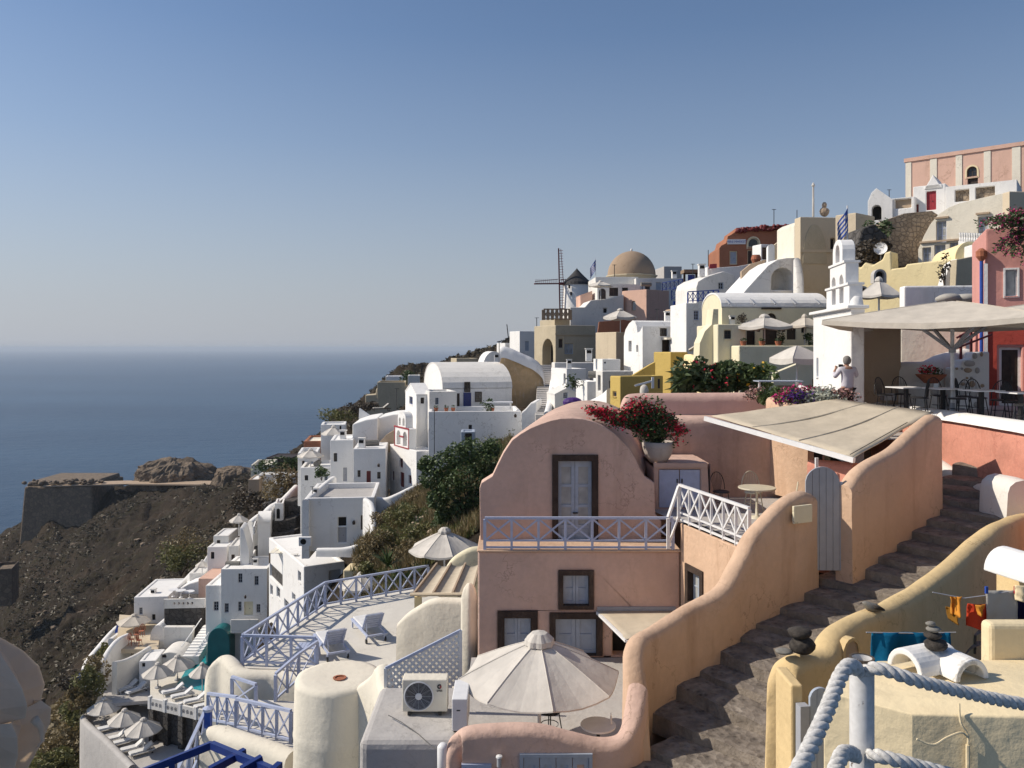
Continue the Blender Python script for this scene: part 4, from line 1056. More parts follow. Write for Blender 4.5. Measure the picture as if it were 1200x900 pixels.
for i, (dx, dz, rx, rz_, mt) in enumerate(((.0,.245,.10,.055,'stone'),(-.03,.325,.075,.033,'stone'),(-.02,.38,.065,.028,'stonel'),(-.045,.426,.042,.022,'stonel'))):
    m = M(); pebble(m, (0,0,0), rx, rx*.85, rz_, i+2)
    o = m.build('stone', W[mt], None, loc=(cx-.01+dx, cy-.02, cz+dz-.02), smooth=True)
    tag(o, ['big dark stone at the bottom of the pile on the white chimney vent','flat dark stone second in the pile on the white chimney vent','grey stone third in the pile on the white chimney vent','small pale stone on top of the pile on the white chimney vent'][i], 'stone', 'stones piled on the chimney vent')
zp = Z(768,9.25)
for i, (dx, dy, dz, rx, rz_, mt) in enumerate(((.03,0,.09,.15,.105,'stone'),(.0,.0,.235,.135,.065,'stone'),(-.19,-.03,.03,.10,.03,'stonel'))):
    m = M(); pebble(m, (0,0,0), rx, rx*.9, rz_, i+9)
    o = m.build('stone', W[mt], None, loc=(X(936,9.3)+dx, 9.27+dy, zp+.02+dz), smooth=True)
    tag(o, ['round dark stone lying on the yellow wall pillar','brown stone balanced on the dark stone of the yellow pillar','small flat grey stone beside the pile on the yellow pillar'][i], 'stone', 'stones on the yellow wall pillar')
# ledge with second half pipe, cream block, towel and washing
m = M().box(X(1165,9.6),X(1260,9.6),8.7,9.6,-5,Z(683,8.6)); tag(m.build('courtyard_ledge', W['yellowwall'], bevel=.06), 'yellow plaster ledge at the right edge under the white half pipe', 'ledge')
r = empty('chimney_vent', (X(1200,8.9),8.9,Z(681,8.7)), 0, 'white half pipe vent on the ledge above the washing line', 'chimney')
m = M(); halfpipe(m, (0,0,0), .25, -1, .6, .25, .18); m.build('vent_pipe', W['white'], r, bevel=.015)
m = M(); halfpipe(m, (.2,.1,0), 1, .3, .6, .23, .17); m.build('vent_pipe', W['white'], r, bevel=.015)
m = M().box(X(1156,7.6),X(1156,7.6)+1.5,7.55,7.72,-5,Z(729,7.6)); tag(m.build('cream_block', W['cream'], bevel=.05, seg=3), 'sunlit cream masonry block beside the washing at the right edge', 'block')
def cloth(name, label, cat, px0, px1, py0, py1, d, mat, seed, tri=False, fold=.03, nx=14, nz=10, freq=7):
    x0, x1, z0, z1 = X(px0,d), X(px1,d), Z(py1,d), Z(py0,d); r = random.Random(seed)
    m = M(); ph_ = r.uniform(0,6)
    for i in range(nx+1):
        for j in range(nz+1):
            u, v = i/nx, j/nz
            ww = (1-.75*v if tri else 1)
            m.v.append(((x1-x0)*(.5+(u-.5)*ww), fold*math.sin(freq*u+ph_+v)*(.3+v)+.02*noise.noise(Vector((u*3,v*3,seed))), (z0-z1)*v*(1-.06*math.sin(u*5+ph_))))
    for i in range(nx):
        for j in range(nz): a = i*(nz+1)+j; m.f.append((a, a+1, a+nz+2, a+nz+1))
    o = m.build(name, W[mat], None, loc=(x0,d,z1), smooth=True, solid=.008); return tag(o, label, cat)
cloth('towel','blue towel hung over a line in front of the yellow wall','towel',1022,1113,741,790,8.9,'towel',1,fold=.05,nx=30,freq=16)
dW = 8.2
cloth('cloth','bright orange and yellow cloth pegged left on the washing line','cloth',1113,1127,699,722,dW,'orangecl',2,tri=True,fold=.06)
cloth('cloth','small brown cloth hanging under the orange cloth','cloth',1110,1126,712,729,dW+.08,'browncl',3,tri=True,fold=.08)
cloth('cloth','red cloth with orange fold in the middle of the washing line','cloth',1135,1164,708,736,dW,'redcl',4,fold=.05)
cloth('cloth','small orange triangle of cloth over the red cloth','cloth',1143,1155,709,722,dW-.09,'orangecl',8,tri=True,fold=.02)
cloth('sheet','pale grey sheet hanging on the washing line at right','sheet',1155,1191,692,730,dW,'greycl',5,fold=.02)
cloth('cloth','navy cloth hanging beside the pale grey sheet','cloth',1188,1210,698,728,dW+.06,'navycl',6,fold=.04)
cloth('cloth','pale peach cloth hanging at the right end of the washing line','cloth',1190,1216,686,704,dW-.06,'cream',7,fold=.03)
def peg(label, px, mat): 
    r = empty('clothes_peg', P(px,692,dW-.04), 0, label, 'peg'); M().box(-.012,-.002,-.012,.012,-.03,.04).build('jaw', W[mat], r); M().box(.002,.012,-.012,.012,-.03,.04).build('jaw', W[mat], r)
peg('blue clothes peg on the left corner of the grey sheet',1156,'cobalt'); peg('red clothes peg on the right corner of the grey sheet',1190,'redpaint')
o = M().tube([P(1093,694,dW), P(1130,701,dW), P(1160,697,dW), P(1195,691,dW), P(1240,680,dW)], .006, 5).build('washing_line', W['greypaint']); tag(o, 'thin washing line in front of the yellow wall', 'line')
o = M().tube([P(1015,741,8.9), P(1070,742,8.9), P(1120,741,8.9)], .008, 5).build('towel_line', W['greypaint']); tag(o, 'short line carrying the blue towel', 'line')
# arched niche and garden gate of the yellow house
r = empty('niche', (X(996,9.75),9.78,Z(790,9.8)), 0.5, 'small brown arched niche in the yellow wall beside the towel', 'niche')
M().prism([(-.12,0),(.12,0)]+arch(-.12,.12,.28,.42,8),[],XZ,-.03,.05).build('niche_shade', W['tan'], r)  # flat proud plate; the niche's inner shade is only its brown colour
M().prism([(-.16,-.02),(.16,-.02)]+arch(-.16,.16,.28,.46,8),[[(-.12,0.0),(.12,0.0)]+arch(-.12,.12,.28,.42,8)],XZ,-.05,.05).build('rim', W['yellowwall'], r)
r = empty('side_gate', (X(937,8.3),8.3,Z(1000,8.3)), .15, 'narrow pale blue arched gate beside the yellow pillar', 'gate')
hh = Z(808,8.3)-Z(1000,8.3); w_ = .23
for i in range(3):
    a0, a1 = .115+w_*i/3+.002, .115+w_*(i+1)/3-.002
    M().prism([(a0,0),(a1,0)]+[(a1-(a1-a0)*k/4, hh-w_/2+math.sqrt(max(0,(w_/2)**2-(a1-(a1-a0)*k/4-.115-w_/2)**2))) for k in range(5)],[],XZ,0,.035).build('plank', W['bluegrey'], r)
M().box(0,.1,-.02,.08,0,hh-.17).build('gate_post', W['greypaint'], r)
m = M().box(X(925,8.45),X(939,8.45),8.4,8.9,-6,Z(803,8.4)); tag(m.build('gate_pier', W['yellowwall'], bevel=.02), 'square yellow pier between the pillar and the narrow gate', 'pier')
# pigeon on the yellow wall
r = empty('pigeon', P(1020,718,10.72), 0, 'small grey pigeon resting on top of the yellow wall', 'bird')
m = M(); m.tube([(-.10,0,.13),(-.07,0,.125),(-.03,0,.09),(.03,0,.07),(.10,0,.055),(.19,0,.03)], [.018,.034,.055,.058,.042,.012], 10); m.build('body', W['stonel'], r, smooth=True)
M().tube([(-.115,0,.13),(-.14,0,.12)], [.010,.003], 6).build('beak', W['metal'], r)
m = M().tube([(.02,-.045,.09),(.10,-.04,.075),(.18,-.012,.045)], [.03,.028,.006], 8).tube([(.02,.045,.09),(.10,.04,.075),(.18,.012,.045)], [.03,.028,.006], 8); m.build('wings', W['stone'], r, smooth=True)['kind'] = 'stuff'
for s_ in (-1,1): M().tube([(.0,s_*.02,.04),(-.01,s_*.02,-.02)], .006, 5).build('leg', W['terracotta'], r)
# white post and ropes
dp = 2.2
r = empty('rope_post', (X(1010,dp),dp,-2.4), 0, 'chipped white metal post carrying white ropes in the foreground', 'post')
zt_ = Z(771,dp)+2.4
M().lathe([(.0315,0),(.0315,zt_-.006),(.029,zt_),(.026,zt_),(.026,zt_-.03),(.001,zt_-.03)], 28).build('pole', W['chip'], r, smooth=False)
def shade(o):
    o.data.polygons.foreach_set('use_smooth', [True]*len(o.data.polygons)); md = o.modifiers.new('es','EDGE_SPLIT'); md.split_angle = R_(40)
shade(bpy.data.objects['pole'] if 'pole' in bpy.data.objects and bpy.data.objects['pole'].parent == r else kids(r)[0])
M().lathe([(.026,zt_-.008),(.0325,zt_-.008),(.0325,zt_+.002),(.026,zt_+.002)], 28).build('rim', W['bark'], r)
def rope(label, pts, rad=.021, pitch=.085):
    c = catmull(pts, 14); c = [Vector(p) for p in c]; r = empty('rope', c[0], 0, label, 'rope', 'white ropes tied to the post')
    # resample
    L = [0]
    for a, b in zip(c, c[1:]): L.append(L[-1]+(b-a).length)
    N = int(L[-1]/.006); S = []
    for i in range(N+1):
        s_ = L[-1]*i/N; k = min(len(c)-2, max(j for j in range(len(L)) if L[j] <= s_+1e-9)); f = (s_-L[k])/max(1e-6, L[k+1]-L[k]); S.append((s_, c[k].lerp(c[k+1], f)))
    for st in range(3):
        pts3 = []
        for i, (s_, p) in enumerate(S):
            a = S[max(0,i-1)][1]; b = S[min(N,i+1)][1]; t = (b-a).normalized(); u = t.cross(Vector((0,0,1))).normalized(); v = t.cross(u)
            an = 2*PI*s_/pitch + st*2*PI/3; pts3.append(p + (u*math.cos(an)+v*math.sin(an))*rad*.52 - c[0])
        M().tube(pts3, rad*.56, 7).build('strand', W['rope'], r, smooth=True)
    return r
rope('twisted white rope falling from the post top to the lower left', [P(1006,786,2.17),P(998,780,2.135),P(990,784,2.11),P(982,799,2.07),P(970,830,1.98),P(952,870,1.88),P(930,915,1.78),P(905,965,1.7)], .0190)
rope('twisted white rope running right from the post top', [P(1013,787,2.175),P(1024,783,2.15),P(1040,786,2.14),P(1075,798,2.14),P(1125,810,2.18),P(1170,820,2.22),P(1230,830,2.28),P(1300,838,2.3)], .0170)
rope('lower white rope falling from the post to the lower left', [P(1003,886,2.16),P(995,882,2.12),P(987,884,2.08),P(980,900,2.02),P(965,940,1.94)], .019)
rope('lower white rope running right from the post', [P(1018,886,2.165),P(1030,886,2.14),P(1050,891,2.13),P(1080,899,2.14),P(1130,912,2.16)], .0175)
# pale parasol half closed at the lower left edge
r = empty('closed_parasol', (X(-20,6.0),6.0,-5.5), .4, 'half closed beige parasol hanging in folds at the lower left edge', 'parasol')
zz = lambda y: Z(y,6.0)+5.5
def pleated(prof, n, deep, ph):      # sharp folds: every second edge lies deeper
    m = M(); N = 2*n; rr_ = random.Random(4); jit = [rr_.uniform(.97,1.03) for _ in range(N)]
    for j, (r0, z0) in enumerate(prof):
        for k in range(N):
            a = ph+2*PI*k/N+.05*j*.3; q = r0*(1 if k % 2 == 0 else deep[j])*jit[k]
            m.v.append((q*math.cos(a), q*math.sin(a), z0+(.02*math.sin(k*2.1+j) if 0 < j else 0)))
    for j in range(len(prof)-1):
        for k in range(N): m.f.append((j*N+k, j*N+(k+1)%N, (j+1)*N+(k+1)%N, (j+1)*N+k))
    return m
pleated([(.015,zz(741)),(.13,zz(757)),(.26,zz(776)),(.37,zz(797)),(.41,zz(818)),(.385,zz(836))], 6, [1,.78,.66,.60,.60,.64], .30).build('upper_canopy', W['canvast'], r, solid=.01)
pleated([(.375,zz(834)),(.44,zz(848)),(.435,zz(866)),(.37,zz(888)),(.27,zz(915)),(.16,zz(960))], 6, [.7,.64,.58,.54,.54,.58], .12).build('lower_canopy', W['canvast'], r, solid=.01)
M().tube([(0,0,0),(0,0,zz(738))], .03, 8).build('pole', W['wood'], r)
m = M().tube([(.36,-.22,zz(838)),(.40,-.20,zz(850)),(.41,-.2,zz(866)),(.37,-.22,zz(872))],[.03,.024,.016,.005],8); m.build('tie_strap', W['canvast'], r, smooth=True)

# ================================================================== CAFE TERRACE, CHURCH AND THE MAN
zF = -1.80
m = M().add([(11.6,13,zF),(11.6,22,zF),(11.2,25,zF),(10.5,27,zF),(13,30,zF),(30,30,zF),(26,13,zF)],[(0,1,2,3,4,5,6)][:1]); m.f=[(6,5,4,3,2,1,0)]
tag(m.build('cafe_floor', W['greyroof']), 'grey paved floor of the cafe terrace', 'floor', kind='structure')
m = M().add([(X(890,25.2),25.2,-2.4),(8.9,21.9,-2.45),(11.2,21.6,-2.45),(11.1,24,-2.3),(9.6,28,-2.2),(X(860,28),28,-2.2)],[(0,1,2,3,4)])
tag(m.build('church_path', W['greyroof']), 'paved path between the flower bed and the white church', 'path', kind='structure')
cu = umbrella('very large square beige cafe parasol on a grey pole with struts', (X(1116,21.5),21.5,zF), R=2.5, hub=Z(353,21.5)-zF, drop=.52, sq=True, mat='canvas', rot=PI/4+.06, val=.13, pole=.05, vent=False, base=True)
for a in range(4):
    an = PI/2*a+PI/4; M().bar((0,0,1.75),(1.25*math.cos(an),1.25*math.sin(an),2.60),.07).build('strut', W['greypaint'], cu)
M().lathe([(.09,0),(.09,.12)],12,c=(0,0,1.68)).build('collar', W['greypaint'], cu)
cu2 = dup(cu, (X(1262,20.3),20.3,zF), PI/4-.03, 'second large square beige cafe parasol at the right edge of the cafe')
# furniture
CH = wire_chair('dark wire cafe chair at the first grey table from the church', (X(1043,22.6),22.9,zF), .6, 'metal', 'dark wire chairs on the cafe terrace', s=1.05, t=.013)
tabs = [(1062,22.2,.2,'first grey cafe table from the church side'),(1105,21.6,.1,'second grey cafe table just left of the parasol pole'),(1150,20.6,.15,'third grey cafe table right of the parasol pole'),(1196,19.6,.1,'fourth grey cafe table at the right edge by the red house')]
T0 = None
for a, d, rz, lb in tabs:
    if T0 is None: T0 = square_table(lb, (X(a,d),d,zF), rz, .75, .74, 'whitepaint', group='grey cafe tables'); 
    else: dup(T0, (X(a,d),d,zF), rz, lb)
chs = [(1058,23.3,.1,'dark wire cafe chair behind the first grey table'),(1078,21.6,-2.2,'dark wire cafe chair between the first and second grey tables'),(1100,22.6,0.2,'dark wire cafe chair behind the second grey table'),
       (1122,21.2,-1.4,'dark wire cafe chair at the foot of the parasol pole'),(1130,22.2,.9,'dark wire cafe chair behind the parasol pole'),(1146,21.6,.2,'dark wire cafe chair in front of the white stair wall with stones'),
       (1172,20.6,-.8,'dark wire cafe chair beside the red house corner'),(1188,20.2,.4,'dark wire cafe chair in front of the red house door'),(1200,18.8,-2.6,'dark wire cafe chair nearest the right edge behind the coping')]
for a, d, rz, lb in chs: dup(CH, (X(a,d),d,zF), rz, lb)
m = M().box(-.06,.06,-.004,.004,0,.12); tag(m.build('napkin_holder', W['cushion'], None, loc=(X(1097,21.6),21.6,zF+.74)), 'small white napkin holder standing on the second grey cafe table', 'napkin holder')
r = empty('grey_meter_box', (X(1041,23.6),23.6,Z(469,23.6)), 0, 'small grey box set in the white coping near the man', 'box'); M().box(-.18,.18,-.15,.15,0,.2).build('body', W['greypaint'], r, bevel=.01); M().box(-.15,.15,-.165,-.152,.03,.17).build('lid', W['greypaint'], r)
# white counter, flower bowl, stair wall with stones, railing
o = ribbon('curved_counter','curved white masonry counter behind the cafe tables','counter',[(1040,425,25.2,-2.2),(1060,424,24.6,-2.2),(1085,423,24.6,-2.2),(1105,414,25.2,-2.2),(1130,408,25.6,-2.2)],.7,'white2',rows=5)
r = empty('flower_bowl',(X(1091,23.6),23.6,Z(449,23.6)),0,'wide terracotta bowl of red flowers behind the cafe tables','flower bowl')
M().lathe([(.001,0),(.18,0),(.38,.2),(.42,.26),(.38,.25),(.001,.2)],20).build('bowl',W['terracotta'],r)
M().lathe([(.16,-.8),(.14,0)],10).build('stand',W['white2'],r)
rnd = random.Random(5); leaves(clump_pts([((0,0,.32),(.34,.3,.16))],120,rnd),.07,rnd).build('foliage',W['leafd'],r)['kind']='stuff'; leaves(clump_pts([((-.1,0,.40),(.28,.3,.13))],110,rnd),.06,rnd,1.1).build('flower',W['petal'],r)['kind']='stuff'
d_ = 24.0; sx_ = lambda a: X(a,d_); sz_ = lambda b: Z(b,d_)
r = empty('stone_stair_wall',(sx_(1118),d_,zF-.4),0,'white stair wall set with brown stones beside the red house','stair wall')
O_ = Vector(r.location); L_ = lambda pts: [(sx_(a)-O_.x, sz_(b)-O_.z) for a,b in pts]
m = M(); m.prism(L_([(1117,500),(1160,500),(1160,412),(1141,413),(1139,421),(1128,422),(1126,430),(1117,431)]),[],XZ,0,.5); m.build('wall',W['white'],r,bevel=.05)
for i,(a,b,w_,h_) in enumerate(((1142,417,.14,.17),(1150,415,.08,.13),(1136,426,.30,.17),(1134,434,.22,.13),(1145,434,.13,.17),(1121,432,.07,.07),(1127,432,.06,.06),(1133,443,.07,.06),(1138,443,.07,.09),(1139,450,.16,.18),(1149,460,.18,.16),(1151,452,.1,.1),(1145,474,.2,.15),(1128,450,.12,.1))):
    m = M(); pebble(m,(0,0,0),w_*.55,.05,h_*.55,i); o = m.build('stone',W['rubble' if 0 else ('tan' if i%2 else 'greyroof')],r,loc=(sx_(a)-O_.x,-.012,sz_(b)-O_.z),smooth=True)
r = empty('red_stair_railing',P(1121,436,25),0,'dark red stair railing between the cafe and the red house','railing'); O_ = Vector(r.location)
for a,b,c,e in ((1126,392,1126,438),(1138,384,1138,424)): M().bar(P(a,b,25)-O_,P(c,e,25)-O_,.06).build('post',W['darkred'],r)
for a,b,c,e in ((1121,396,1162,374),(1121,408,1162,392)): M().bar(P(a,b,24.95)-O_,P(c,e,24.95)-O_,.055).build('rail',W['darkred'],r)
# red house at the right edge
b = B('red_house','rose red house with white framed window at the right edge above the cafe','house',1155,25.5,268,480,1139,None,-24,'rosewall',D=2,Wd=7,ext=.4,roof='flat',par=.2,bevel=.05)
b.win('R',1178,1192,316,347,'w','greypaint','curtain',sur='white',mull=False); b.win('R',1171,1197,407,476,'d','darkwood',sur='white')  # dark door leaf takes the place of the unlit interior
b.done()
m = M().box(-.02,.0,-.02,-.02+.0,0,1)
(a_, z_), (a2,_) = b.at('R',1155,372), b.at('R',1240,372)
M().box(.012,b.W-.01,-.035,.0,0.02,z_).build('lower_wall',W['red'],b.root)
kk = [c for c in kids(b.root) if c.name.startswith('lower_wall')][0]
# cut the doorway out of the lower dado by splitting it round the door
bpy.data.objects.remove(kk); KIDS[b.root.name].remove(kk)
(d0,zt_),(d1,_) = b.at('R',1169.5,405), b.at('R',1198.5,405)
m = M(); m.prism([(.012,.02),(d0-.03,.02),(d0-.03,zt_+.03),(d1+.03,zt_+.03),(d1+.03,.02),(b.W-.01,.02),(b.W-.01,z_),(.012,z_)],[],XZ,-.03,0); m.build('shade_dado',W['red'],b.root)  # darker red lower half carries the parasol's shade in its colour
M().box(-.05,.05,-.08,.02,.5,b.H-1.1).build('corner_trim',W['white'],b.root)
(a_,z_) = b.at('R',1152,306)
M().tube([(-.12,-.05,.3),(-.12,-.05,z_)],.05,8).build('drain_pipe',W['cobalt'],b.root); M().lathe([(.06,0),(.16,.14),(.16,.3),(.05,.4)],10,c=(-.12,-.05,z_)).build('lamp',W['terracotta'],b.root)
bw = empty('bougainvillea',P(1195,262,24.6),0,'magenta bougainvillea spreading over the top of the red house','plant'); rnd = random.Random(21); lp=[];fp=[];stems=M(); O_=Vector(bw.location)
for tgt in ((1168,256),(1163,263),(1172,268),(1185,247),(1192,252),(1176,262),(1160,258),(1200,270),(1168,293),(1180,297),(1190,300),(1174,290),(1200,296),(1215,250),(1210,280),(1190,285),(1204,310),(1150,262),(1183,266),(1196,258)):
    q = P(*tgt,24.4+rnd.uniform(-.3,.3))-O_; st=[Vector((.9,.4,-.2)),q*.5+Vector((.3,.1,.15)),q]
    c = catmull([tuple(p) for p in st],7); stems.tube([Vector(p) for p in c],.012,4)
    for p in c[3:]:
        for _ in range(9): lp.append(Vector(p)+Vector((rnd.gauss(0,.09),rnd.gauss(0,.12),rnd.gauss(0,.06))))
    for p in c[-6:]:
        for _ in range(6): fp.append(Vector(p)+Vector((rnd.gauss(0,.07),rnd.gauss(0,.1),rnd.gauss(0,.055))))
stems.build('stem',W['bark'],bw); leaves(lp,.075,rnd).build('foliage',W['leafd'],bw); leaves(fp,.06,rnd,1.1).build('flower',W['magenta'],bw)['kind']='stuff'
# white church with belfry
b = B('church','small white church with a stepped belfry beside the cafe','church',997,23.0,363,505,953,1013,-8,'white',ext=1.0,roof='flat',par=0.0,bevel=.03)
b.roof='none'; b.prof=[(b.W,b.H),(0,b.H)]
(v0,z0_),(v1,z1_) = b.at('L',958.5,421), b.at('L',956.8,441)
b.win('L',958.8,956.6,420,442,'w','bluegrey','dark',mull=False)
b.done(); CHR=b
M().box(-.12,b.W+.1,-.12,b.D+.1,b.H+.034,b.H+.13).build('cornice',W['white'],b.root,bevel=.02)
M().lathe([(.001,.32),(.12,.28),(.2,.15),(.22,0)],14,c=(.25,.45,b.H+.13)).build('finial',W['white'],b.root,smooth=True)
bel = empty('belfry',b.root.matrix_world@Vector((0,0,0)),0); bpy.data.objects.remove(bel)
bh = b.H+.13
prof = [(.35,0),(3.0,0),(3.0,.62),(2.55,.66),(2.55,1.3),(2.2,1.34),(2.2,1.72)]+[(1.65+.55*math.cos(PI*i/8),1.72+.35*math.sin(PI*i/8)) for i in range(1,8)]+[(1.1,1.72),(1.1,1.34),(.75,1.3),(.75,.66),(.35,.62)]
def ar(a0,a1,z0,zs): return [(a0,z0),(a1,z0)]+arch(a0,a1,zs,zs+(a1-a0)/2,6)
hl = [ar(.95,1.45,.12,.72),ar(1.85,2.35,.12,.72),ar(1.4,1.9,1.38,1.66)]
fb = lambda a,bb,d: (d,a,bb+bh)
m = M(); m.prism(prof,hl,fb,.04,.42); m.build('belfry',W['white'],b.root,bevel=.02)
for vv,zz in ((1.2,.55),(2.1,.55),(1.65,1.6)):
    M().lathe([(.001,.2),(.07,.17),(.1,.02),(.13,-.06),(.12,-.06)],10,c=(.23,vv,bh+zz)).build('bell',W['tan'],b.root)
for k,z in enumerate((.64,1.32)): M().box(.0,.46,.32+.4*k,3.03-.45*k,bh+z-.03,bh+z+.035).build('string_course',W['white'],b.root)
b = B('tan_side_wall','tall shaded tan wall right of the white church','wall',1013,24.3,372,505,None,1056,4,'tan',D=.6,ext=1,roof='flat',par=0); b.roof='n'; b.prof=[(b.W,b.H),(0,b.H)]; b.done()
b = B('cafe_back_wall','broad sunlit white wall standing behind the cafe counter','wall',1056,28,374,470,None,1132,-18,'creamwhite',D=.6,ext=1,roof='n',bevel=.04); b.prof=[(b.W,b.H),(0,b.H)]; b.done()
# flower bed in front of the church
o = ribbon('flower_bed_wall','low peach wall holding the flower bed in front of the white church','wall',[(903,465,22.6,-4),(930,473,21.7,-4),(950,477,21.3,-4)],.3,'peach',amp=.01)
bush('magenta flowering plant at the left end of the flower bed',(X(928,22.0),22.0,-1.55),.55,.3,.36,'leaf',260,.07,'flowers','flower_clump',1,flow=('magenta',420,.07))
bush('magenta petunias behind the silvery plant in the flower bed',(X(945,22.2),22.2,-1.35),.7,.3,.26,'leaf',200,.06,'flowers','flower_clump',2,flow=('magenta',330,.06))
bush('dark purple flowers between the magenta and silvery plants',(X(938,21.6),21.6,-1.6),.45,.3,.34,'leafd',220,.06,'flowers','flower_clump',3,flow=('purple',420,.07))
bush('mound of silvery white foliage in the flower bed',(X(962,21.6),21.6,-1.66),.72,.45,.46,'silver',1500,.06,'flowers','flower_clump',4,flow=('leafd',160,.05),lumps=14)
bush('pale pink flowering plant right of the silvery mound',(X(980,21.9),21.8,-1.5),.55,.35,.30,'scrub',220,.06,'flowers','flower_clump',5,flow=('palepetal',420,.06))
bush('grassy green plant beside the peach flower bed wall',(X(905,23.2),23.2,-1.6),.42,.35,.42,'leaf',700,.06,'plant','green_plant',6,elong=4)
bush('pink flowering plant left of the grassy green plant',(X(889,23.4),23.4,-1.5),.4,.3,.3,'scrub',180,.06,'flowers','flower_clump',7,flow=('palepetal',200,.06))
for i,(a,bq,rx,rz_,mt,fl,lb) in enumerate(((815,459,.75,.85,'leafd',('petal',36,.10),'large dark leafy plant with red flowers left on the pink parapet'),(838,456,.85,.95,'leafd',('petal',70,.11),'tallest dark leafy plant with red flowers behind the pink parapet'),(862,458,.75,.8,'leafd',('petal',24,.09),'dark leafy plant in the middle behind the pink parapet'),(884,460,.7,.75,'leaf',('yellowp',14,.12),'green leafy plant with yellow flowers behind the pink parapet'))):
    bush(lb,(X(a,25.6),25.6,Z(463,25.6)),rx,.6,rz_,mt,900,.12,'plant','leafy_plant',30+i,flow=fl,lumps=12)
bush('dark agave like plant at the left end of the pink parapet',(X(803,25.4),25.4,Z(462,25.4)),.5,.5,.55,'leafd',160,.16,'plant','leafy_plant',40,elong=4.5)
# white half parasol and steps behind
r_ = umbrella('small white parasol with a wooden pole between the plants and the church',(X(934,31),31,Z(452,31)),R=.72,hub=Z(405,31)-Z(452,31),drop=.48,n=4,sq=True,mat='canvasw',rot=.3,val=.2,pole=.04,vent=False,base=False)
r_ = empty('glass_table',(X(915,24.5),24.5,Z(446,24.5)),0,'pale green glass table top among the plants','table'); M().box(-.75,.6,-.3,.3,-.03,0).build('tabletop',W['teal' if 0 else 'bluegrey'],r_)
for a in (-.65,.5): M().bar((a,0,-.03),(a,0,-.8),.05).build('leg',W['whitepaint'],r_)

# ---- the man: seen from behind, both arms raised to his face
mx_, my_ = X(993,22.35), 22.35; mz = Z(417,22.35)-1.79
man = empty('person',(mx_,my_,mz),.12,'grey haired man in pale shirt and dark trousers seen from behind with raised hands','person')
def skinned(name, verts, edges, mat, root=0, lev=2, parent=None):
    me = bpy.data.meshes.new(name); me.from_pydata([v[:3] for v in verts], edges, []); me.materials.append(mat)
    o = bpy.data.objects.new(name, me); COL.objects.link(o)
    if parent: setparent(o, parent)
    md = o.modifiers.new('skin','SKIN'); md.use_smooth_shade = True
    for i, v in enumerate(verts):
        rr = v[3] if isinstance(v[3], tuple) else (v[3], v[3])
        me.skin_vertices[0].data[i].radius = rr
    me.skin_vertices[0].data[root].use_root = True
    s_ = o.modifiers.new('sub','SUBSURF'); s_.levels = lev; s_.render_levels = lev
    return o
# local: -y is towards the camera (his back), +y is where he looks, turned a little left
V = [(0,0,.92,(.15,.11)),(0,.0,1.10,(.15,.11)),(0,-.01,1.30,(.17,.11)),(0,-.01,1.43,(.13,.09)),(0,.02,1.50,.055),(0,.03,1.56,.06),(0,.035,1.64,(.078,.092)),(0,.03,1.70,(.06,.07)),
     (-.19,0,1.42,.062),(-.33,.06,1.20,.045),(-.25,.26,1.33,.036),(-.17,.31,1.43,.03),
     (.19,0,1.42,.062),(.32,.08,1.22,.045),(.22,.27,1.36,.036),(.13,.32,1.46,.03),
     (-.09,0,.86,.095),(-.10,.01,.48,.062),(-.10,-.02,.10,.043),(-.10,.14,.05,.035),
     (.09,0,.86,.095),(.10,.01,.48,.062),(.10,-.02,.10,.043),(.10,.14,.05,.035)]
E_ = [(0,1),(1,2),(2,3),(3,4),(4,5),(5,6),(6,7),(3,8),(8,9),(9,10),(10,11),(3,12),(12,13),(13,14),(14,15),(0,16),(16,17),(17,18),(18,19),(0,20),(20,21),(21,22),(22,23)]
# hands: palm, four fingers and a thumb each, curled round a small camera
def hand(w0, sx_):
    i0 = V[w0]; base = len(V); p = Vector(i0[:3])
    V.append((p.x-.03*sx_,p.y+.05,p.z+.035,(.036,.016))); E_.append((w0,base)); 
    for k in range(4):
        f = len(V); q = Vector(V[base][:3])+Vector((0,.0,.027-.018*k)); ln = (.038,.043,.041,.032)[k]
        V.append((q.x-.02*sx_,q.y+.02,q.z+.006,.0095)); V.append((q.x-.02*sx_-ln*sx_*.8,q.y+.03,q.z,.009)); V.append((q.x-.02*sx_-ln*sx_*1.3,q.y+.015,q.z-.004,.008))
        E_.extend([(base,f),(f,f+1),(f+1,f+2)])
    f = len(V); V.append((p.x-.005*sx_,p.y+.03,p.z+.065,.012)); V.append((p.x-.03*sx_,p.y+.055,p.z+.085,.01)); E_.extend([(base,f),(f,f+1)])
hand(11,-1); hand(15,1)
skinned('body', V, E_, W['skin'], 0, 2, man)
SV = [(0,0,.86,(.185,.145)),(0,0,1.00,(.18,.14)),(0,-.01,1.15,(.18,.135)),(0,-.015,1.30,(.195,.135)),(0,-.01,1.42,(.15,.105)),(0,.012,1.47,.072),(-.20,0,1.42,.08),(-.335,.06,1.20,.063),(-.25,.26,1.33,.047),(.20,0,1.42,.08),(.325,.08,1.22,.063),(.22,.27,1.36,.047)]
skinned('shirt', SV, [(0,1),(1,2),(2,3),(3,4),(4,5),(4,6),(6,7),(7,8),(4,9),(9,10),(10,11)], W['shirt'], 0, 2, man)
TV = [(0,0,.93,(.165,.125)),(-.09,0,.84,.112),(-.10,.01,.48,.08),(-.10,-.01,.10,.065),(.09,0,.84,.112),(.10,.01,.48,.08),(.10,-.01,.10,.065)]
skinned('trousers', TV, [(0,1),(1,2),(2,3),(0,4),(4,5),(5,6)], W['trousers'], 0, 2, man)
m = M(); m.lathe([(.001,.135),(.05,.122),(.085,.085),(.102,.03),(.10,-.02),(.088,-.065),(.07,-.09)],20,c=(0,.02,1.655),a0=PI*.93,a1=PI*2.07)
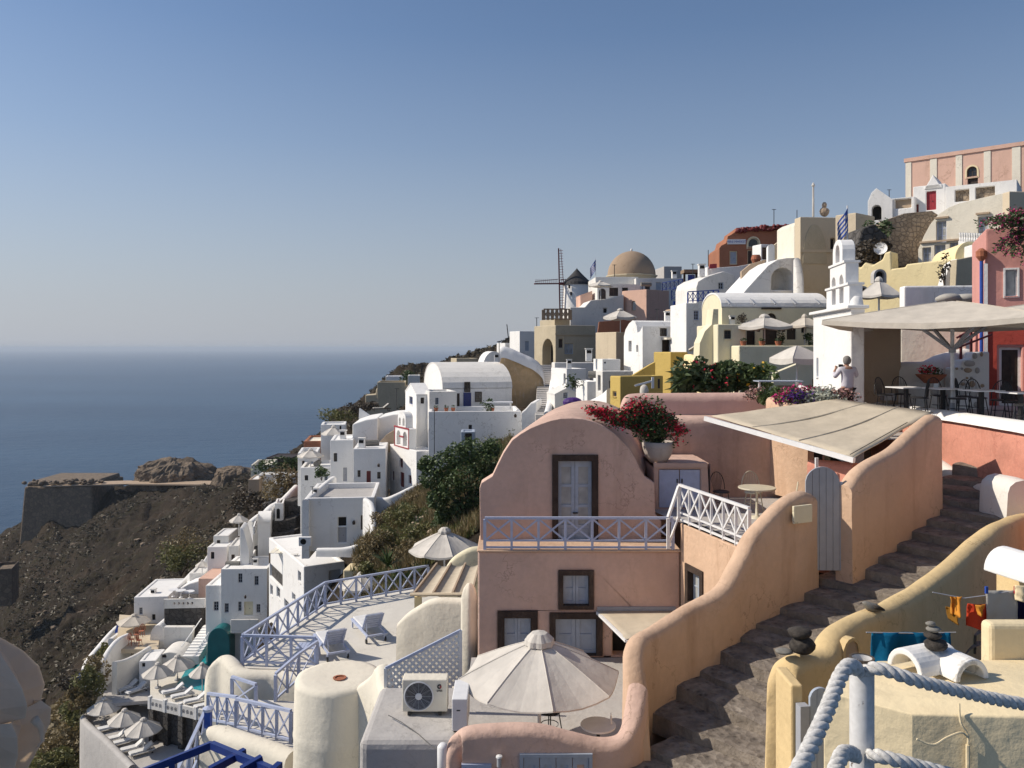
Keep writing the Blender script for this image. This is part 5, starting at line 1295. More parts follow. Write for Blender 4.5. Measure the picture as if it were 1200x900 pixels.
m.lathe([(.001,.135),(.05,.122),(.085,.085),(.10,.045)],20,c=(0,.02,1.655),a0=PI*.07,a1=PI*.93); m.build('hair',W['hair'],man,smooth=True,solid=.012)
for s_ in (-1,1): m = M(); pebble(m,(s_*.085,.045,1.635),.012,.022,.032,1); m.build('ear',W['skin'],man,smooth=True)
m = M(); pebble(m,(0,.13,1.63),.014,.02,.022,2); m.build('nose',W['skin'],man,smooth=True)
for s_ in (-1,1): m = M(); pebble(m,(s_*.032,.118,1.66),.012,.008,.009,3); m.build('eye',W['cushion'],man,smooth=True)
M().box(-.025,.025,.118,.124,1.585,1.592).build('mouth',W['terracotta'],man)
for s_ in (-1,1): M().box(s_*.10-.05,s_*.10+.05,-.09,.19,0,.09).build('shoe',W['trousers'],man,bevel=.03)
m = M().box(-.06,.06,.33,.37,1.47,1.55); o = m.build('camera',W['metal'],None,bevel=.006); o.name='pocket_camera'; o.location=(mx_,my_,mz); o.rotation_euler=(0,0,.12)
tag(o,'small dark camera held up by the man in the pale shirt','camera')

# ================================================================== UPPER VILLAGE, RIGHT: buildings climbing the ridge
def plate(name, label, cat, pts, d, thick, mat, kind=None, holes=(), bevel=.03, parent=None, group=None):
    """upright wall facing the sea side, outline read from (px,py) at one depth"""
    o0 = P(pts[0][0], pts[0][1], d); f = lambda l: [(X(a,d)-o0.x, Z(b,d)-o0.z) for a, b in l]
    m = M(); m.prism(f(pts), [f(h) for h in holes], XZ, 0, thick); o = m.build(name, W[mat], None, loc=o0, bevel=bevel); return tag(o, label, cat, group, kind)
def slab(name, label, cat, pts, thick, mat, bevel=0, kind=None):
    """sheet through (px,py,depth) points, with thickness downwards"""
    v = [P(*p) for p in pts]; o0 = v[0]; v = [p-o0 for p in v]; n = len(v)
    m = M(); m.add([tuple(p) for p in v]+[(p.x,p.y,p.z-thick) for p in v], [tuple(range(n)), tuple(range(n,2*n))[::-1]]+[(i,n+i,n+(i+1)%n,(i+1)%n) for i in range(n)])
    return tag(m.build(name, W[mat], None, loc=o0, bevel=bevel), label, cat, None, kind)

# pale pink mansion on the skyline
b = B('mansion','pale pink mansion with cream pilasters on the skyline at top right','house',1061,62,187,250,None,1216,-42,'palepink',D=9,ext=3,par=.25)
b.win('R',1133,1145,195,207,'w','darkwood','glass',arched=True,sur='cream')
b.win('R',1134,1146,208,226,'d','darkwood'); b.done()
for p0,p1 in ((1061.5,1068),(1090,1098),(1120,1127.5),(1153,1161),(1186,1196)):
    (a0,_),(a1,_)=b.at('R',p0,200),b.at('R',p1,200); M().box(a0,a1,-.05,-.002,0,b.H-.25).build('pilaster',W['creamwhite'],b.root)
M().box(-.08,b.W+.1,-.10,.2,b.H-.22,b.H+.06).build('cornice',W['palepink'],b.root)
# white terrace house with the red door
b = B('terrace_house','white house with a small pediment and dark red door below the pink mansion','house',1070,57,219,262,None,1108,-38,'white',D=5,ext=3,par=.2)
b.win('R',1085.5,1097,224,246,'d','redpaint'); b.win('R',1071,1076.5,239,249,'o',pane='darkred'); b.done()
(a0,z0),(a1,_)=b.at('R',1083,219),b.at('R',1104,219); zt=b.at('R',1092,205)[1]
M().prism([(a0,b.H-.02),(a1,b.H-.02),(a1,z0-.2),((a0+a1)/2,zt),(a0,z0-.2)],[],XZ,-.05,2.2).build('pediment',W['white'],b.root,bevel=.04)
b = B('terrace_block','white terrace block with balustrade openings right of the red door','terrace',1108,54.5,219,245,None,1192,-36,'white',D=4,ext=2.5,par=.7)
for p0,p1 in ((1119,1136),(1143,1166)): b.win('R',p0,p1,p0*-.14+(1119*.14)+222,p0*-.14+(1119*.14)+236,'o',pane='rubble',rec=.3)
b.done()
b = B('arch_house','low white house with an arched opening left of the rubble wall','house',1017,58,236,262,None,1046,-30,'white',D=5,ext=3,roof='mono',par=-.0)
b.prof=[(b.W,b.H),(b.W*.35,b.H+.9),(b.W*.15,b.H+.6),(0,b.H)]; b.roof='x'
b.win('R',1021.5,1033,240,258,'o',pane='dark',arched=True,rec=.6); b.done()
b = B('white_parapet','white walled terrace with a rust panel left of the red door','terrace',1042,57.5,233,262,None,1071,-35,'white',D=4,ext=3,par=.6)
b.win('R',1048,1068,233,244,'o',pane='tan',rec=.3); b.done()
plate('rubble_wall','rough brown rubble retaining wall below the white terrace','wall',[(1026,312),(1096,312),(1100,252),(1092,247),(1060,250),(1040,257),(1031,268)],54,1.5,'rubble')
# big cream arched house
b = B('arched_house','large cream house with a quarter round gable and six shuttered windows','house',1076,52,228,312,None,1182,-42,'creamwhite',D=7,ext=3,roof='x',bevel=.06)
top=[(1182,225),(1150,232),(1125,238),(1112,243),(1100,251),(1090,263),(1083,276),(1078,292)]
b.prof=[b.at('R',p,q) for p,q in top]; b.prof[0]=(b.W,b.prof[0][1]); b.prof[-1]=(0,b.prof[-1][1])
for p0,p1,q0,q1 in ((1097,1109,259,284),(1146,1158,254,276),(1081,1091,290,309),(1095,1108,287,307),(1113,1124,284,305)): b.win('R',p0,p1,q0,q1,'w','blue','curtain',rec=.28,sur=None)
b.done()
for p0,p1,q in ((1078,1125,284.5),(1096,1112,256),(1144,1160,251)):
    (a0,z0),(a1,z1)=b.at('R',p0,q),b.at('R',p1,q-(p1-p0)*.10 if p1-p0>20 else q-1); M().box(a0,a1,-.14,-.003,z0-.05,z0+.06).build('string_course',W['tan'],b.root)
r=slab('white_ledge','white cantilevered ledge with little balusters on the arched house','ledge',[(1123,283,47.5),(1166,285,45),(1166,280,47.5),(1126,279,50)],.25,'white')
m=M(); 
for i in range(14): 
    p=P(1126,283,47.5).lerp(P(1164,285,45),i/13); M().lathe([(.05,0),(.09,.12),(.05,.25),(.09,.42),(.1,.5),(.001,.5)],6,c=p-P(1123,283,47.5)+Vector((0,.05,.02))).build('baluster',W['white'],r)
b = B('side_house','shaded cream house front behind the bougainvillea at the right edge','house',1183,47,224,300,None,1220,6,'beige',D=.6,ext=2,par=.2); b.done()
# yellow walls and the little vault
b = B('yellow_house','long sunlit yellow terrace wall below the rubble wall','wall',1000,44,308,352,None,1122,-42,'yellow',D=1.2,ext=3,roof='x',bevel=.05)
b.prof=[b.at('R',p,q) for p,q in ((1122,303),(1100,305),(1062,309.5),(1061,313),(1045,315),(1044,294),(1037,296),(1034,304),(1022,311),(1014,307),(1008,314),(1000,311))]; b.prof[0]=(b.W,b.prof[0][1]); b.prof[-1]=(0,b.prof[-1][1]); b.done()
b = B('yellow_vault','small yellow vaulted store beside the blue shed','store',1119,41,284,306,None,1154,-12,'yellow',D=4,ext=1,roof='vault',par=.85); b.done()
b = B('blue_shed','small pale blue shed with a yellow gable beside the yellow vault','shed',1144,39.5,285,304,None,1163,-8,'whitepaint',D=2,ext=1,roof='flat',par=.1); b.win('R',1149,1156,289,303,'d','blue'); b.done()
plate('grey_retaining_wall','grey beige retaining wall below the little yellow vault','wall',[(1119,345),(1160,345),(1162,296),(1121,304)],37,.6,'sand')
plate('white_parapet','white wall fading into the yellow wall with a climbing plant','wall',[(1098,360),(1122,360),(1122,303),(1113,309),(1107,328)],37.5,.5,'white')
b = B('white_yard_wall','broad white yard wall below the yellow house and grey retaining wall','wall',1060,33,335,380,None,1160,-6,'white',D=.6,ext=2,par=0,roof='x'); b.prof=[(b.W,b.H),(0,b.H)]; b.done()
bush('scraggy plant climbing the white and yellow wall',P(1107,333,36.8),.45,.25,1.1,'scrub',110,.11,'plant','climbing_plant',61)
r=empty('covered_heap',P(1122,350,31.5),0,'grey tarpaulin covered heap on the wall behind the cafe parasol','heap')
for i,(dx,rx) in enumerate(((-.35,.42),(.35,.45),(.95,.4))): 
    m=M(); pebble(m,(dx,0,.0),rx*1.15,.4,.2,i+40); m.build('cover',W['greycl'],r,smooth=True)
# dark overhang with shrubs and the dish
bush('dark dry shrub spilling over the yellow wall below the cream block',P(1014,312,46),1.1,1.0,1.1,'scrub',900,.16,'bush','overhanging_shrub',62)
bush('dark green shrub between the cream block and the rubble wall',P(1024,292,49),1.0,1.0,1.3,'leafd',900,.16,'bush','overhanging_shrub',63)
bush('low brown shrub spilling over the yellow wall by the satellite dish',P(1030,312,45),1.2,.8,1.1,'scrub',900,.15,'bush','overhanging_shrub',64)
plate('rock_overhang','dark rocky overhang above the yellow wall','rock',[(1003,322),(1012,312),(1020,318),(1030,306),(1042,298),(1040,276),(1024,262),(1010,268),(1001,300)],47.5,2.5,'lava',bevel=.1)
r=empty('satellite_dish',P(1032,292,44.5),-.5,'pale round satellite dish on the rocky overhang','satellite dish')
M().lathe([(.001,.0),(.2,.02),(.33,.09),(.35,.10)],20).build('dish',W['whitepaint'],r,solid=.02).rotation_euler=(R_(75),0,0)
M().tube([(0,.02,-.6),(0,.05,0)],.03,6).build('mast',W['greypaint'],r); M().tube([(0,0,-.3),(0,-.4,-.05)],.012,4).build('arm',W['greypaint'],r)
r=umbrella('white parasol with an uneven edge in front of the yellow house',P(1030,368,39),R=1.05,hub=Z(328,39)-Z(368,39),drop=.75,n=6,mat='canvasw',val=.1,base=False)
for px,py,s_,lb in ((1030,323,.33,'larger round grey oven mouth on the yellow house wall'),(1010,342,.3,'smaller round grey oven mouth on the yellow house wall')):
    r=empty('oven_mouth',P(px,py,42.2),0,lb,'niche'); M().prism([(-s_,-s_*1.2),(s_,-s_*1.2)]+arch(-s_,s_,0,s_,10),[[(-s_*.7,-s_*1.0),(s_*.7,-s_*1.0)]+arch(-s_*.7,s_*.7,0,s_*.7,8)],XZ,-.15,.25).build('rim',W['greyroof'],r); M().prism([(-s_*.7,-s_*1.0),(s_*.7,-s_*1.0)]+arch(-s_*.7,s_*.7,0,s_*.7,8),[],XZ,.1,.2).build('opening',W['dark'],r)
# tan blocks beside the flag
b = B('tan_block','tall plain tan block with one dark window above the white vaulted roof','house',938,57,254,350,931,981,6,'beige',D=7,ext=3,par=.3)
b.win('R',973.5,979,279,292,'o',pane='dark',rec=.3); b.done()
(a0,z0),(a1,_)=b.at('R',939,284),b.at('R',978,284); zt=b.at('R',955,263)[1]
M().prism([(a0+.1,z0-1.5),(a1-.6,z0-1.5)]+arch(a0+.1,a1-.6,z0-1.2,zt,12),[],XZ,-.06,-.003).build('arch_relief',W['sand'],b.root)
(a0,z0),_=b.at('R',938,294),0; M().box(-.05,b.W+.02,-.1,-.003,z0-.1,z0+.1).build('string_course',W['beige'],b.root)
b = B('tan_tower','sunlit cream corner block with one deep shaded side beside the flag','house',1003,52,249,345,979,1025,38,'beige',ext=4,par=.3); b.done()
b = B('stair_pier','narrow cream pier at the head of the diagonal stair','pier',931,58.5,258,345,None,938.5,6,'creamwhite',D=3,ext=2,par=0,roof='x'); b.prof=[(b.W,b.H),(0,b.H-.3)]; b.done()
flag('blue and white flag hanging on the pole beside the stepped belfry',P(993,310,40),Z(241,40)-Z(310,40),1.0,1.15,rz=PI)
o=M().lathe([(.09,0),(.07,2.2),(.14,2.3),(.05,2.5),(.001,2.55)],8).build('roof_finial',W['canvasw'],None,loc=P(953,254,60)); tag(o,'thin white furled parasol standing on the tan roof','parasol')
r=empty('rooftop_figure',P(966,254,60),0,'small stone ornament on the tan roof','ornament'); m=M(); pebble(m,(0,0,.35),.35,.3,.35,3); m.build('base',W['tan'],r); m=M(); pebble(m,(0,0,.85),.18,.18,.25,4); m.build('top',W['tan'],r)
def pole(label,px,py0,py1,d,cross=True,cat='antenna'):
    r=empty('antenna',P(px,py1,d),0,label,cat); h=Z(py0,d)-Z(py1,d); k=d/950
    M().tube([(0,0,0),(0,0,h)],.45*k,5).build('mast',W['metal'],r)
    if cross: M().bar((-2.5*k,0,h-.5*k),(2.5*k,0,h-.5*k),.5*k).build('crossbar',W['metal'],r)
    return r
pole('tv aerial with a crossbar above the rust red ruin',907,245,263,76); pole('thin mast left of the tan block',934,246,262,66,False,'mast'); pole('thin dark mast left of the rust red ruin',830,293,312,72,False,'mast')
# rust red ruin with the shop sign
b = B('ruined_house','rust red ruined house with an arched window and a broken roof edge','house',843,76,262,312,None,935,-4,'rust',D=6,ext=2,roof='x',bevel=.05)
b.prof=[b.at('R',p,q) for p,q in ((935,263),(910,264.5),(885,265.5),(863,267),(862.5,271),(857,275),(853,277),(851,285),(845,288),(843,291))]; b.prof[0]=(b.W,b.prof[0][1]); b.prof[-1]=(0,b.prof[-1][1])
b.win('R',876.5,889.5,278.5,290,'w','cream_y','glass',arched=True,sur='cream_y',mull=False); b.win('R',876,882,293,310,'d','darkwood',sur='cream_y'); b.win('R',855,864,294,310,'d','bluegrey',sur='cream_y')
b.done()
m=M(); rnd=random.Random(4)
for i in range(46):
    p=863+i*1.55; (a,z)=b.at('R',p,268.5-(p-863)*.055); pebble(m,(a,-.12+rnd.uniform(-.1,.1),z+rnd.uniform(-.3,.1)),rnd.uniform(.12,.26),.25,rnd.uniform(.1,.22),i)
m.build('broken_stones',W['darkred'],b.root)['kind']='stuff'
(a0,z0),(a1,z1)=b.at('R',852.5,286.5),b.at('R',873.5,280.5)
sg=empty('shop_sign',b.root.location,b.th,'white shop sign with dark capital letters on the rust red ruin','sign')
M().box(a0,a1,-.14,-.06,z0,z1).build('board',W['whitepaint'],sg); text_mesh('MINI MARKET',sg,'cobalt',((a0+a1)/2,-.147,(z0+z1)/2),.30)
b = B('white_kiosk','small white box room with a dark window in front of the ruin','kiosk',892,72,286,312,881.5,904,18,'white',ext=1,par=.1); b.win('R',893.5,900,290,304,'w','darkwood'); b.done()
pt=empty('terracotta_pot',P(886,309,68),0,'big terracotta pot beside the white kiosk','pot'); M().lathe([(.001,0),(.25,0),(.42,.35),(.38,.6),(.3,.68),(.34,.72),(.28,.72)],14).build('pot_body',W['terracotta'],pt)
# diagonal stair to the tan block
r=empty('diagonal_stair',P(905,306,64),0,'tan diagonal stair with white parapet beside the rust red ruin','stair'); O_=Vector(r.location)
pl=[(904,306),(912,306),(932,283),(932,268),(906,288),(903,292)]; m=M(); m.prism([(X(a,64)-O_.x,Z(q,64)-O_.z) for a,q in pl],[],XZ,0,.4); m.build('parapet',W['beige'],r,bevel=.03)
for i in range(10):
    a=911+i*2.2; q=306-i*2.6; M().box(X(a,64)-O_.x,X(a+2.6,64)-O_.x,-1.4,-.003,Z(q,64)-O_.z-.5,Z(q,64)-O_.z).build('step',W['creamwhite'],r)
o=ribbon('stair_post','rounded white pier at the foot of the diagonal stair','pier',[(902,288,63,1),(904,286,62.5,1)],.5,'white',rows=4)
# white vault with an arched niche
b = B('niche_vault','white sloping vault with a deep arched niche below the tan block','house',871,58,312,350,None,932,3,'white',D=5,ext=2,roof='x')
b.prof=[b.at('R',p,q) for p,q in ((932,302),(922,302),(911,304),(900,311),(888,324),(876,337),(871,343))]; b.prof[0]=(b.W,b.prof[0][1]); b.prof[-1]=(0,b.prof[-1][1])
b.win('R',904,930,313.5,340,'o',pane='white2',arched=True,rec=1.6); b.done()
o=ribbon('white_buttress','white broken edged buttress below the tan block','buttress',[(934,302,56.5,2),(937,318,56,1),(938,345,55.5,0)],.5,'white2',rows=4)
plate('tan_parapet','tan sloping parapet left of the niche vault','wall',[(869,345),(874,345),(893,318),(898,304),(880,309),(869,318)],62,.4,'tan')
plate('grey_white_wall','long white wall in shade below the rust red ruin','wall',[(833,345),(883,340),(896,306),(865,312),(833,314)],69,.6,'white')
b = B('lit_pier','small bright pier at the left end of the shaded white wall','pier',829,69,313,330,824,834,20,'white',ext=2,par=0,roof='x'); b.prof=[(b.W,b.H),(0,b.H)]; b.done()
o=plate('red_board','small faded red board on the white wall below the ruin','board',[(831,315),(840,314),(840,309),(832,309.5)],68.5,.1,'redpaint',bevel=0)
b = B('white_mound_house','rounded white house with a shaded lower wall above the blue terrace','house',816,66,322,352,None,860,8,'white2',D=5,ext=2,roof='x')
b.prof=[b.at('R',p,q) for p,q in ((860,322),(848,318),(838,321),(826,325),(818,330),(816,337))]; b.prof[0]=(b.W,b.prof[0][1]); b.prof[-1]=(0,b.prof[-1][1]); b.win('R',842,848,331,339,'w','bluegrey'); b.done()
# long vaulted house with terrace restaurant
b = B('vault_house','long pale yellow house under a white barrel vault with a terrace of parasols','house',846,49,341,412,840,970,3,'cream_y',ext=2,roof='vault',axis='L',par=.95,roofmat='white')
b.D=4.2
for p0,p1,q0,q1 in ((875,885,382,404),(894,911,382,404),(922,933,381,398)): b.win('R',p0,p1,q0,q1,'d','darkwood')
b.win('R',939,945,382,390,'w','darkwood'); b.win('R',898,910,367,374,'w','darkwood',arched=True)
b.done()
(a0,z0),(a1,_)=b.at('R',892,361.5),b.at('R',915,361.5); M().box(a0,a1,-.12,-.003,z0-.05,z0+.06).build('beam',W['darkwood'],b.root)
for p in (853,882,906,930,958):
    (a,z)=b.at('R',p,352); M().tube([(a,-.35,z-.25),(a-.05,.25,z+.12)],.04,5).build('spout',W['greypaint'],b.root)
b = B('terrace_wall','broad pale yellow terrace wall below the parasols of the vaulted house','wall',866,44.5,405,460,840,958,1,'cream_y',D=4.4,ext=2,par=.25,roofmat='terracotta'); b.D=4.2; b.done()
b = B('cream_annex','pale yellow annex with a small dark window left of the parasol terrace','house',841,46,380,450,819,874,4,'cream_y',D=4,ext=2,par=.15); b.D=4; b.win('R',849,857,387,397,'w','darkwood'); b.done()
plate('annex_wing','sunlit stepped cream wing on the left of the annex','wall',[(818,450),(842,450),(842,362),(836,362),(834,380),(826,388),(820,402)],46.8,1.5,'cream_y')
umbrella('wide pale parasol in front of the dark doors of the vaulted house',P(896,403,46.5),R=1.75,hub=Z(371,46.5)-Z(403,46.5),drop=.55,n=6,mat='canvasw',val=.15,base=False)
umbrella('pale yellow parasol beside the white church',P(943,404,46.5),R=1.0,hub=Z(371,46.5)-Z(404,46.5),drop=.5,n=6,mat='canvas',val=.12,base=False)
bush('small round olive tree in a pot on the annex roof',P(870,380,46.6),.45,.4,.55,'scrub',260,.07,'plant','potted_tree',70)
for px,lb in ((871,'first terracotta flower pot on the pale yellow terrace wall'),(893,'second terracotta flower pot on the pale yellow terrace wall'),(912,'wide terracotta planter on the pale yellow terrace wall')):
    r=empty('flower_pot',P(px,405,44.8),0,lb,'pot'); M().lathe([(.001,0),(.13,0),(.2,.25),(.17,.25)],10).build('pot_body',W['terracotta'],r); m=M(); leaves(clump_pts([((0,0,.32),(.18,.18,.12))],40,random.Random(px)),.07,random.Random(px)).build('foliage',W['leafd'],r)['kind']='stuff'
bush('tall dark potted shrub between the doors of the vaulted house',P(915,404,46.8),.25,.25,.75,'leafd',240,.07,'plant','potted_shrub',71)
bush('small dark shrub at the right end of the parasol terrace',P(948,404,46),.4,.3,.5,'leafd',240,.08,'plant','potted_shrub',72)
umb=None
plate('garden_stair_wall','cream stair wall sloping behind the small white parasol','wall',[(905,452),(952,452),(952,421),(948,421),(930,428),(908,437)],40,.4,'cream_y')
r=empty('stone_vase',P(947,426,39.5),0,'small stone vase on the cream stair wall by the church','vase'); M().lathe([(.001,0),(.12,.02),(.1,.1),(.2,.25),(.16,.42),(.001,.45)],10).build('vase_body',W['tan'],r)
# blue terrace by the pink cube
b = B('white_wall_block','plain bright white terrace block below the blue railing','house',804,58,355,400,799,842,5,'white',D=5,ext=2,par=.1); b.D=4; b.win('R',813,819,364,375,'w','blue'); b.win('R',828,832,366,374,'w','darkwood'); b.done()
railing('blue terrace railing on the plain white block',[P(806,355,58.2),P(842,353,58.4)],.8,[6],'cobalt',pw=.09,rw=.07)
railing('dark blue railing of the pergola terrace left of the white mound house',[P(787,352,80),P(811,340,78)],1.0,[4],'navy',pw=.1,rw=.08)
railing('upper dark blue railing beside the pink cube',[P(776,341,100),P(800,337,95)],1.0,[5],'navy',pw=.1,rw=.08)
r=empty('blue_pergola',P(802,342,84),0,'wooden pergola with a dark blue blind','pergola'); k=84/950
for a in (0,14): M().bar((a*k,0,0),(a*k,0,22*k),.2).build('post',W['darkwood'],r)
M().box(-1*k,22*k,-.3,1.5,22*k,26*k).build('roof',W['wood'],r); M().box(4*k,12*k,-.1,-.03,2*k,20*k).build('blind',W['cobalt'],r)
plate('lattice_screen','blue panel with lattice below the pergola','panel',[(789,368),(800,368),(800,353),(789,353)],82,.1,'cobalt',bevel=0)
b = B('tan_base_block','tan wall piece between the pink cube and the plain white block','wall',785,84,362,380,None,800,4,'tan',D=2,ext=2,par=0,roof='x'); b.prof=[(b.W,b.H),(0,b.H)]; b.done()
# white vaulted house with the lit narrow gable
b = B('gable_house','white house with a narrow sunlit curved gable and dark slit windows','house',753,62,377,450,731,826,16,'white',D=5,ext=3,roof='x',axis='L',bevel=.05)
dd=b.D; b.prof=[b.at('L',p,q) for p,q in ((731,394),(733,386),(737,379),(741,375.5),(744,377),(746,383),(747,390),(750,388),(753,382))]; b.prof[0]=(b.D,b.prof[0][1]); b.prof[-1]=(0,b.prof[-1][1]); b.axis='L'
b.win('L',736.5,740,399.5,412,'o',pane='dark',rec=.4); b.win('L',745.5,747.8,404.5,412.5,'o',pane='dark',rec=.3)
b.win('R',773.5,782,384.5,394,'w','darkwood'); b.win('R',776,785,398.5,413,'d','darkwood'); b.win('R',790.5,800,399,412,'d','darkwood'); b.done()
(a0,z0),(a1,_)=b.at('R',775,396.8),b.at('R',814,396.8); M().box(a0,a1,-.9,-.003,z0-.08,z0+.08).build('canopy',W['creamwhite'],b.root)
b = B('barrel_roof_house','white barrel roof behind the narrow gable house','house',768,66,376,400,None,828,6,'white2',D=4,ext=2,roof='vault',axis='L',par=1.2); b.done()
r=slab('porch_awning','small pale awning on the annex side above the ochre wall','awning',[(807,409,53),(829,395,50),(829,398,52),(809,411,55)],.08,'canvasw')
# ochre blocks
b = B('ochre_house','tall ochre yellow block with one sunlit and one shaded side','house',786,52,412.5,470,766,806,33,'ochre',ext=3,par=.1); b.done()
b = B('ochre_house','front ochre yellow block with a small square opening on its sunlit side','house',727,44,441,490,715,777,28,'ochre',ext=3,par=.1); b.win('L',718,722,459,465,'w','wood','glass',mull=False); b.done()
plate('ochre_slope_wall','ochre sloping wall between the two ochre blocks','wall',[(738,470),(768,470),(768,424),(762,427),(741,440)],50,.4,'ochre')
o=ribbon('yellow_curl_wall','yellow curling wall beside the tall ochre block','wall',[(805,415,50,-6),(812,416,49,-6),(818,424,48,-6),(828,432,47,-6),(834,445,46,-6)],.4,'yellow',rows=4)
r=empty('garden_rail',P(748,452,41),0,'white wooden table rail on the ochre terrace','rail'); O_=Vector(r.location)
M().bar(P(744,452,41)-O_,P(766,446,41)-O_,.09).build('rail',W['whitepaint'],r); M().bar(P(765,455,41)-O_,P(765,442,41)-O_,.12).build('post',W['whitepaint'],r); M().bar(P(772,455,41)-O_,P(772,444,41)-O_,.1).build('post',W['darkwood'],r)
m=M(); pebble(m,(0,0,0),.22,.2,.38,8); o=m.build('cloth_bundle',W['canvasw'],None,loc=P(755,459,40),smooth=True); tag(o,'white wrapped bundle on the ochre terrace behind the bougainvillea','bundle')
# white patio group above the pink vault
b = B('patio_house','white block with a dark slit window beside the front ochre block','house',706,60,435,480,698,742,16,'white2',D=3,ext=2,par=.1); b.win('L',700.5,703.5,440,458,'o',pane='dark'); b.win('R',714,719,446,455,'w','bluegrey'); b.win('R',728,733,448,466,'d','darkwood'); b.done()
b = B('patio_house','bright white low block below the narrow sunlit gable','house',706,64,421,445,701,727,8,'white',ext=2,D=3,par=.1); b.D=3; b.win('R',708,710,424,426,'o',pane='dark'); b.done()
o=ribbon('curved_parapet','white parapet sweeping up to the front ochre block','wall',[(672,478,52,-7),(690,470,50,-7),(705,463,48,-7),(714,455,47,-7)],.35,'white',rows=4)
b = B('courtyard_house','white house with a flat parapet and bright narrow side in the stepped patio','house',664,74,432,470,659,687,18,'white',ext=2,par=.4,D=4); b.D=4; b.win('L',660.3,662.5,438,450,'o',pane='dark'); b.win('R',671,676,446,454,'w','darkwood'); b.done()
b = B('courtyard_house','small white house with a shallow roof and one window in the patio','house',650,66,455,480,None,678,10,'white2',D=3,ext=2,roof='gable',par=.5); b.win('R',660,665,460,467,'w','bluegrey'); b.done()
b = B('courtyard_house','grey white wall block behind the stepped patio','house',650,80,425,455,None,700,6,'white2',D=2,ext=2,par=.1); b.done()
b = B('courtyard_house','pale block right of the shallow roofed patio house','house',688,62,447,480,None,702,12,'white',D=3,ext=2,par=.1); b.done()
m=M(); pebble(m,(0,0,0),.6,.4,.35,5); o=m.build('purple_canopy',W['purple'],None,loc=P(671,472,50)); tag(o,'dark purple cover just above the pink vault','cover')
bush('small dark plant on the white patio',P(671,455,63),.8,.4,.8,'leafd',200,.12,'plant','patio_plant',73)
# pink cube, dome, windmill
b = B('pink_cube_house','pale pink cube house with an arched niche on its sunlit side','house',757.5,104,339,392,729,784,38,'palepink',ext=3,par=.15,bevel=.1); b.win('L',740,745,352.5,364,'w','tan','curtain',arched=True,mull=False); b.done()
r=empty('domed_church',P(740,323,118),0,'large brown dome on a stone drum rising over the white houses','dome'); k=118/950
M().lathe([(28*k*math.cos(a),28*k*math.sin(a)*1.02) for a in [PI/2*i/12 for i in range(12)]]+[(.05,28.5*k)],40).build('dome',W['dome'],r,smooth=True)
M().lathe([(28.4*k,-12*k),(28.4*k,-2*k),(30.5*k,-1.6*k),(30.5*k,-.3*k),(28*k,.2*k)],12,a0=.2,a1=.2+2*PI).build('drum',W['sand'],r)
M().lathe([(.5*k,28*k),(1.4*k,29.5*k),(1.2*k,31*k),(.2*k,32*k)],8).build('finial',W['whitepaint'],r)
b = B('dome_terrace','long white terrace block below the brown dome','house',698,113,324.5,350,None,748,2,'white2',D=8,ext=3,par=.2); b.done()
b = B('dome_terrace','low grey white block to the right of the brown dome','house',745,112,326,345,None,802,2,'white2',D=8,ext=3,par=.2); b.win('R',756,761,332,340,'w','darkwood'); b.win('R',769,775,331,343,'d','bluegrey'); b.done()
b = B('skyline_block','dull grey cube on the skyline right of the dome','house',778,122,312,330,None,799,4,'greyroof',D=6,ext=2,par=.1); b.done()
b = B('terrace_cafe','white terrace house with two dark windows below the flag','house',700,110,333,362,None,750,3,'white2',D=5,ext=2,par=.2)
b.win('R',702,710,338,351,'w','darkwood',arched=True); b.win('R',714,724.5,337,347,'w','darkwood'); b.win('R',729,736,337,342,'w','darkwood'); b.done()
umbrella('flat white parasol in front of the terrace house below the flag',P(704,352,106),R=1.7,hub=Z(330,106)-Z(352,106),drop=.5,n=6,mat='canvasw',base=False)
flag('small dark blue and white flag above the white parasol by the dome',P(698,330,108),Z(303,108)-Z(330,108),1.6,1.4,rz=PI)
wm=empty('windmill',P(676,364,140),0,'round white windmill with a dark conical cap and long bare sail poles','windmill'); k=140/950
M().lathe([(17.5*k,-12*k),(17*k,0),(16*k,30*k)],28).build('tower',W['white'],wm,smooth=True); M().lathe([(17.5*k,30*k),(16.5*k,33*k),(10*k,39*k),(5*k,44*k),(.6*k,49*k),(.1*k,50*k)],24).build('cap',W['slate'],wm)
for px,py in ((666,337),(668,345)): M().box((px-676-1)*k,(px-676+1)*k,-15.6*k,-14.4*k,(364-py-2)*k,(364-py+2)*k).build('window',W['darkwood'],wm)
hub=Vector((-21*k,-8*k,31*k)); M().tube([(-4*k,0,31*k),hub],.25,8).build('axle',W['darkred'],wm)
for a in range(4):
    ang=PI/2*a+.03; dv=Vector((0,math.cos(ang)*.0,0)); u=Vector((-.72*math.sin(ang)*1.0,.30*math.sin(ang)*-1,math.cos(ang))); wd=Vector((.9,-.38,0)) if a%2==0 else Vector((0,0,1))
    sl=M(); sl.bar(hub,hub+u*(41*k),.22); sl.bar(hub+u*2*k+wd*.75,hub+u*(40*k)+wd*.4,.1)
    for i in range(12): q=hub+u*(4+i*3.1)*k; sl.bar(q,q+wd*.8,.07)
    sl.build('sail_frame',W['darkred'],wm)
m=M()
b = B('windmill_terrace','grey white wall block at the foot of the windmill','house',668,106,352,390,None,731,4,'white2',D=8,ext=3,roof='x')
b.prof=[b.at('R',p,q) for p,q in ((731,345),(715,350),(700,351),(692,352),(685,360),(668,360))]; b.prof[0]=(b.W,b.prof[0][1]); b.prof[-1]=(0,b.prof[-1][1]); b.win('R',707,711.5,361,367,'o',pane='dark'); b.done()
b = B('rose_block','small rose coloured block at the foot of the windmill','house',680,112,346,362,None,694,4,'palepink',D=4,ext=2,roof='mono',par=-.6); b.done()
